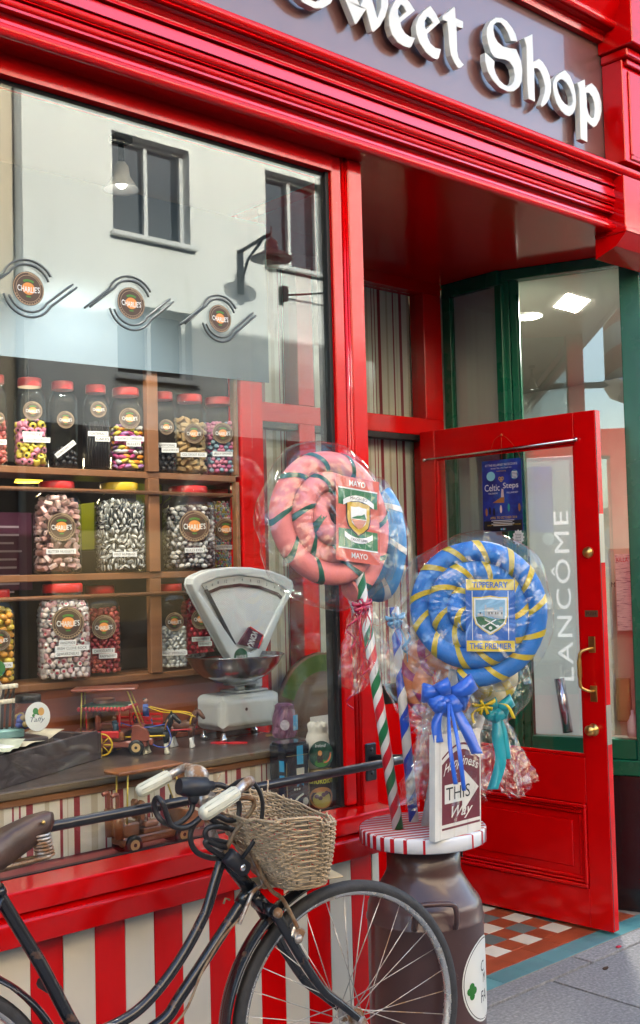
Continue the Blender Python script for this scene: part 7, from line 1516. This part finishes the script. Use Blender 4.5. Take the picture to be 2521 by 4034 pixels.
# ---- wicker basket
AC = Vector((.30, .954, 0)).normalized(); FO = Vector((AC.y, -AC.x, 0)); bot = Vector((1.885, -.430, .725)); top_ = Vector((1.835, -.415, .905)); NS = 38
def bsk(a, t, k=1.0):
    """point on the basket wall: a round it, t from floor to rim"""
    c_ = bot.lerp(top_, t); A_ = (.124+.116*t**.75)*k; F_o = (.066+.056*t**.75)*k; ca, sa_ = math.cos(a), math.sin(a)
    ex = .72; x = math.copysign(abs(ca)**ex, ca); y = math.copysign(abs(sa_)**(ex if sa_ > 0 else .45), sa_)
    z_ = .018*abs(ca)*t*(1 if sa_ < .2 else .2)
    return c_+AC*A_*x+FO*F_o*y+Z_*(z_-.02*t*(sa_ if sa_ > 0 else 0))
basket = MB(); basket.prism([(math.cos(2*PI*i/28), math.sin(2*PI*i/28)) for i in range(28)], bot+Z_*.004, AC*.118, FO*.060, .006); basket = basket.build('basket', WICK, bike)
b_ = MB(); rows = 28; rs = random.Random(2)
for r_i in range(rows):
    t = (r_i+.5)/rows; pts = []; n = NS*4; ph0 = rs.uniform(-.02, .02)
    for i in range(n):
        a = 2*PI*i/n; wv = math.cos(i*PI/4+PI*(r_i % 2)); tj = t+.006*math.sin(a*3+r_i)+.004*rs.uniform(-1, 1)
        pts.append(bsk(a, tj, 1+.022*wv))
    b_.tube(pts, (.0023+.0005*rs.random()), 5, closed=True)
b_.build('basket_weave', WICK, basket, kind='stuff')
b_ = MB()
for i in range(NS):
    a = 2*PI*(i+.0)/NS*1.0+PI/NS*0; e = rs.uniform(-.01, .07)
    b_.tube([bsk(a, t) for t in (0, .25, .5, .75, 1.0)]+[bsk(a, 1.0+e, 1+rs.uniform(-.04, .03))], .0025, 5)
b_.build('basket_stakes', WICK, basket, kind='stuff')
b_ = MB()
for k in range(3):
    if k == 0: b_.tube([bsk(2*PI*i/80, 1.0+.010*math.sin(i*.8+k*2), 1+.015*math.cos(i*.8+k*2)) for i in range(80)], .0032, 5, closed=True)
    else: b_.tube([bsk(2*PI*i/80, .012+.012*k, 1.01+.012*math.cos(i*.9+k*2)) for i in range(80)], .0035, 5, closed=True)
for a, d1, d2 in ((.6, Vector((.02, .02, .03)), Vector((.09, -.05, .02))), (2.6, Vector((0, .02, .02)), Vector((.10, -.09, -.01))), (-.2, Vector((.02, 0, .035)), Vector((.035, -.01, .05)))):
    p0 = bsk(a, 1.0); b_.tube(bez([p0, p0+d1*.5, p0+d1], 3), .0022, 5)
b_.build('basket_rim', WICK, basket, kind='stuff')
b_ = MB(); b_.cbox(-.11, .11, -.05, .05, -.004, 0, .002, Matrix.Translation(bot-Z_*.004+FO*.02) @ Matrix.Rotation(R(-18), 4, 'Z')); b_.build('carrier_plate', mat('bleached board', (.55, .45, .28), .7, var=.2), bike)
tub('basket_hook', [(1.7398, -0.3759, 0.8390), (1.7856, -0.3522, 0.8083), tuple(bsk(-PI/2, .6))], .004, RUSTB, 6)
# ---- cable lock looped round the handlebar and the rail
ck = thing('cable_lock', (1.5905, -0.4326, 0.9928), 'black cable bicycle lock looped round the handlebar and frame', 'bicycle lock')
def cab(pts, r_=.0068): b_ = MB(); b_.tube(bez(pts, 5), r_, 9); return b_.build('cable', CABLE, ck)
cab([(1.5925, -0.4296, 0.9576), (1.5873, -0.4301, 0.9389), (1.5647, -0.4337, 0.9217), (1.5352, -0.4311, 0.9121), (1.5074, -0.4275, 0.9244), (1.4976, -0.4154, 0.9435), (1.4929, -0.4136, 0.9668), (1.4952, -0.4232, 0.9805), (1.4965, -0.4388, 0.9736), (1.5040, -0.4406, 0.9553), (1.5114, -0.4425, 0.9335), (1.5191, -0.4442, 0.9173), (1.5464, -0.4427, 0.9055), (1.5761, -0.4407, 0.9067), (1.6055, -0.4381, 0.9192)])
cab([(1.6121, -0.4289, 0.9162), (1.5893, -0.4323, 0.9014), (1.5806, -0.4324, 0.8816), (1.5828, -0.4338, 0.8596), (1.5947, -0.4361, 0.8406), (1.6206, -0.4346, 0.8255), (1.6528, -0.4335, 0.8151), (1.6848, -0.4317, 0.8173)])
cab([(1.7027, -0.4406, 0.8751), (1.6601, -0.4404, 0.8889), (1.6288, -0.4419, 0.8926), (1.6171, -0.4413, 0.8826), (1.6224, -0.4427, 0.8658), (1.6451, -0.4459, 0.8504), (1.6802, -0.4453, 0.8361)])
cab([(1.6821, -0.4419, 0.8093), (1.6562, -0.4434, 0.8246), (1.6306, -0.4449, 0.8415), (1.6175, -0.4428, 0.8548), (1.6187, -0.4425, 0.8629), (1.6415, -0.4400, 0.8602), (1.6900, -0.4409, 0.8445)])
cab([(1.6422, -0.4332, 0.9884), (1.6626, -0.4404, 0.9882), (1.6819, -0.4480, 0.9784), (1.7079, -0.4467, 0.9586), (1.7153, -0.4492, 0.9273), (1.7065, -0.4496, 0.9025), (1.6807, -0.4469, 0.9021), (1.6533, -0.4433, 0.9164), (1.6382, -0.4370, 0.9101), (1.6708, -0.4364, 0.8908), (1.7026, -0.4406, 0.8739)])
cab([(1.6768, -0.4526, 0.9767), (1.6885, -0.4829, 0.9975), (1.6992, -0.5038, 1.0038), (1.7037, -0.5146, 0.9997), (1.7196, -0.5173, 0.9809), (1.7294, -0.5197, 0.9539), (1.7328, -0.5165, 0.9271), (1.7286, -0.5128, 0.8936), (1.7196, -0.5035, 0.8619), (1.7090, -0.4936, 0.8382), (1.7021, -0.4740, 0.8140)], .0052)
b_ = MB(); p0, p1, p2 = Vector((1.5528, -0.4283, 0.9990)), Vector((1.5939, -0.4330, 0.9918)), Vector((1.6263, -0.4365, 0.9899)); b_.tube([p0, p0.lerp(p1, .3), p0.lerp(p1, .32), p1, p2, p2+(p2-p1)*.06, Vector((1.6457, -0.4366, 0.9883))], [.019, .0195, .0225, .0235, .0215, .013, .011], 18); b_.tube([Vector((1.5921, -0.4331, 0.9855)), Vector((1.5922, -0.4313, 0.9627)), Vector((1.5924, -0.4298, 0.9547))], [.014, .0135, .010], 14); b_.build('lock_plug', mat('matt black lock housing', (.018, .020, .026), .45), ck)
b_ = MB(); p0, p1 = Vector((1.6716, -0.4522, 0.8232)), Vector((1.7250, -0.4604, 0.7746)); b_.tube([p0, p0.lerp(p1, .06), p0.lerp(p1, .9), p1], [.014, .020, .020, .012], 18); lb_ = b_.build('lock_body', MATS['matt black lock housing'], ck)
b_ = MB(); q = Vector((1.6991, -0.4799, 0.7915)); b_.sphere(q, .0085, 12, 8, (1, .6, 1)); b_.build('key_cap', STEEL, lb_)
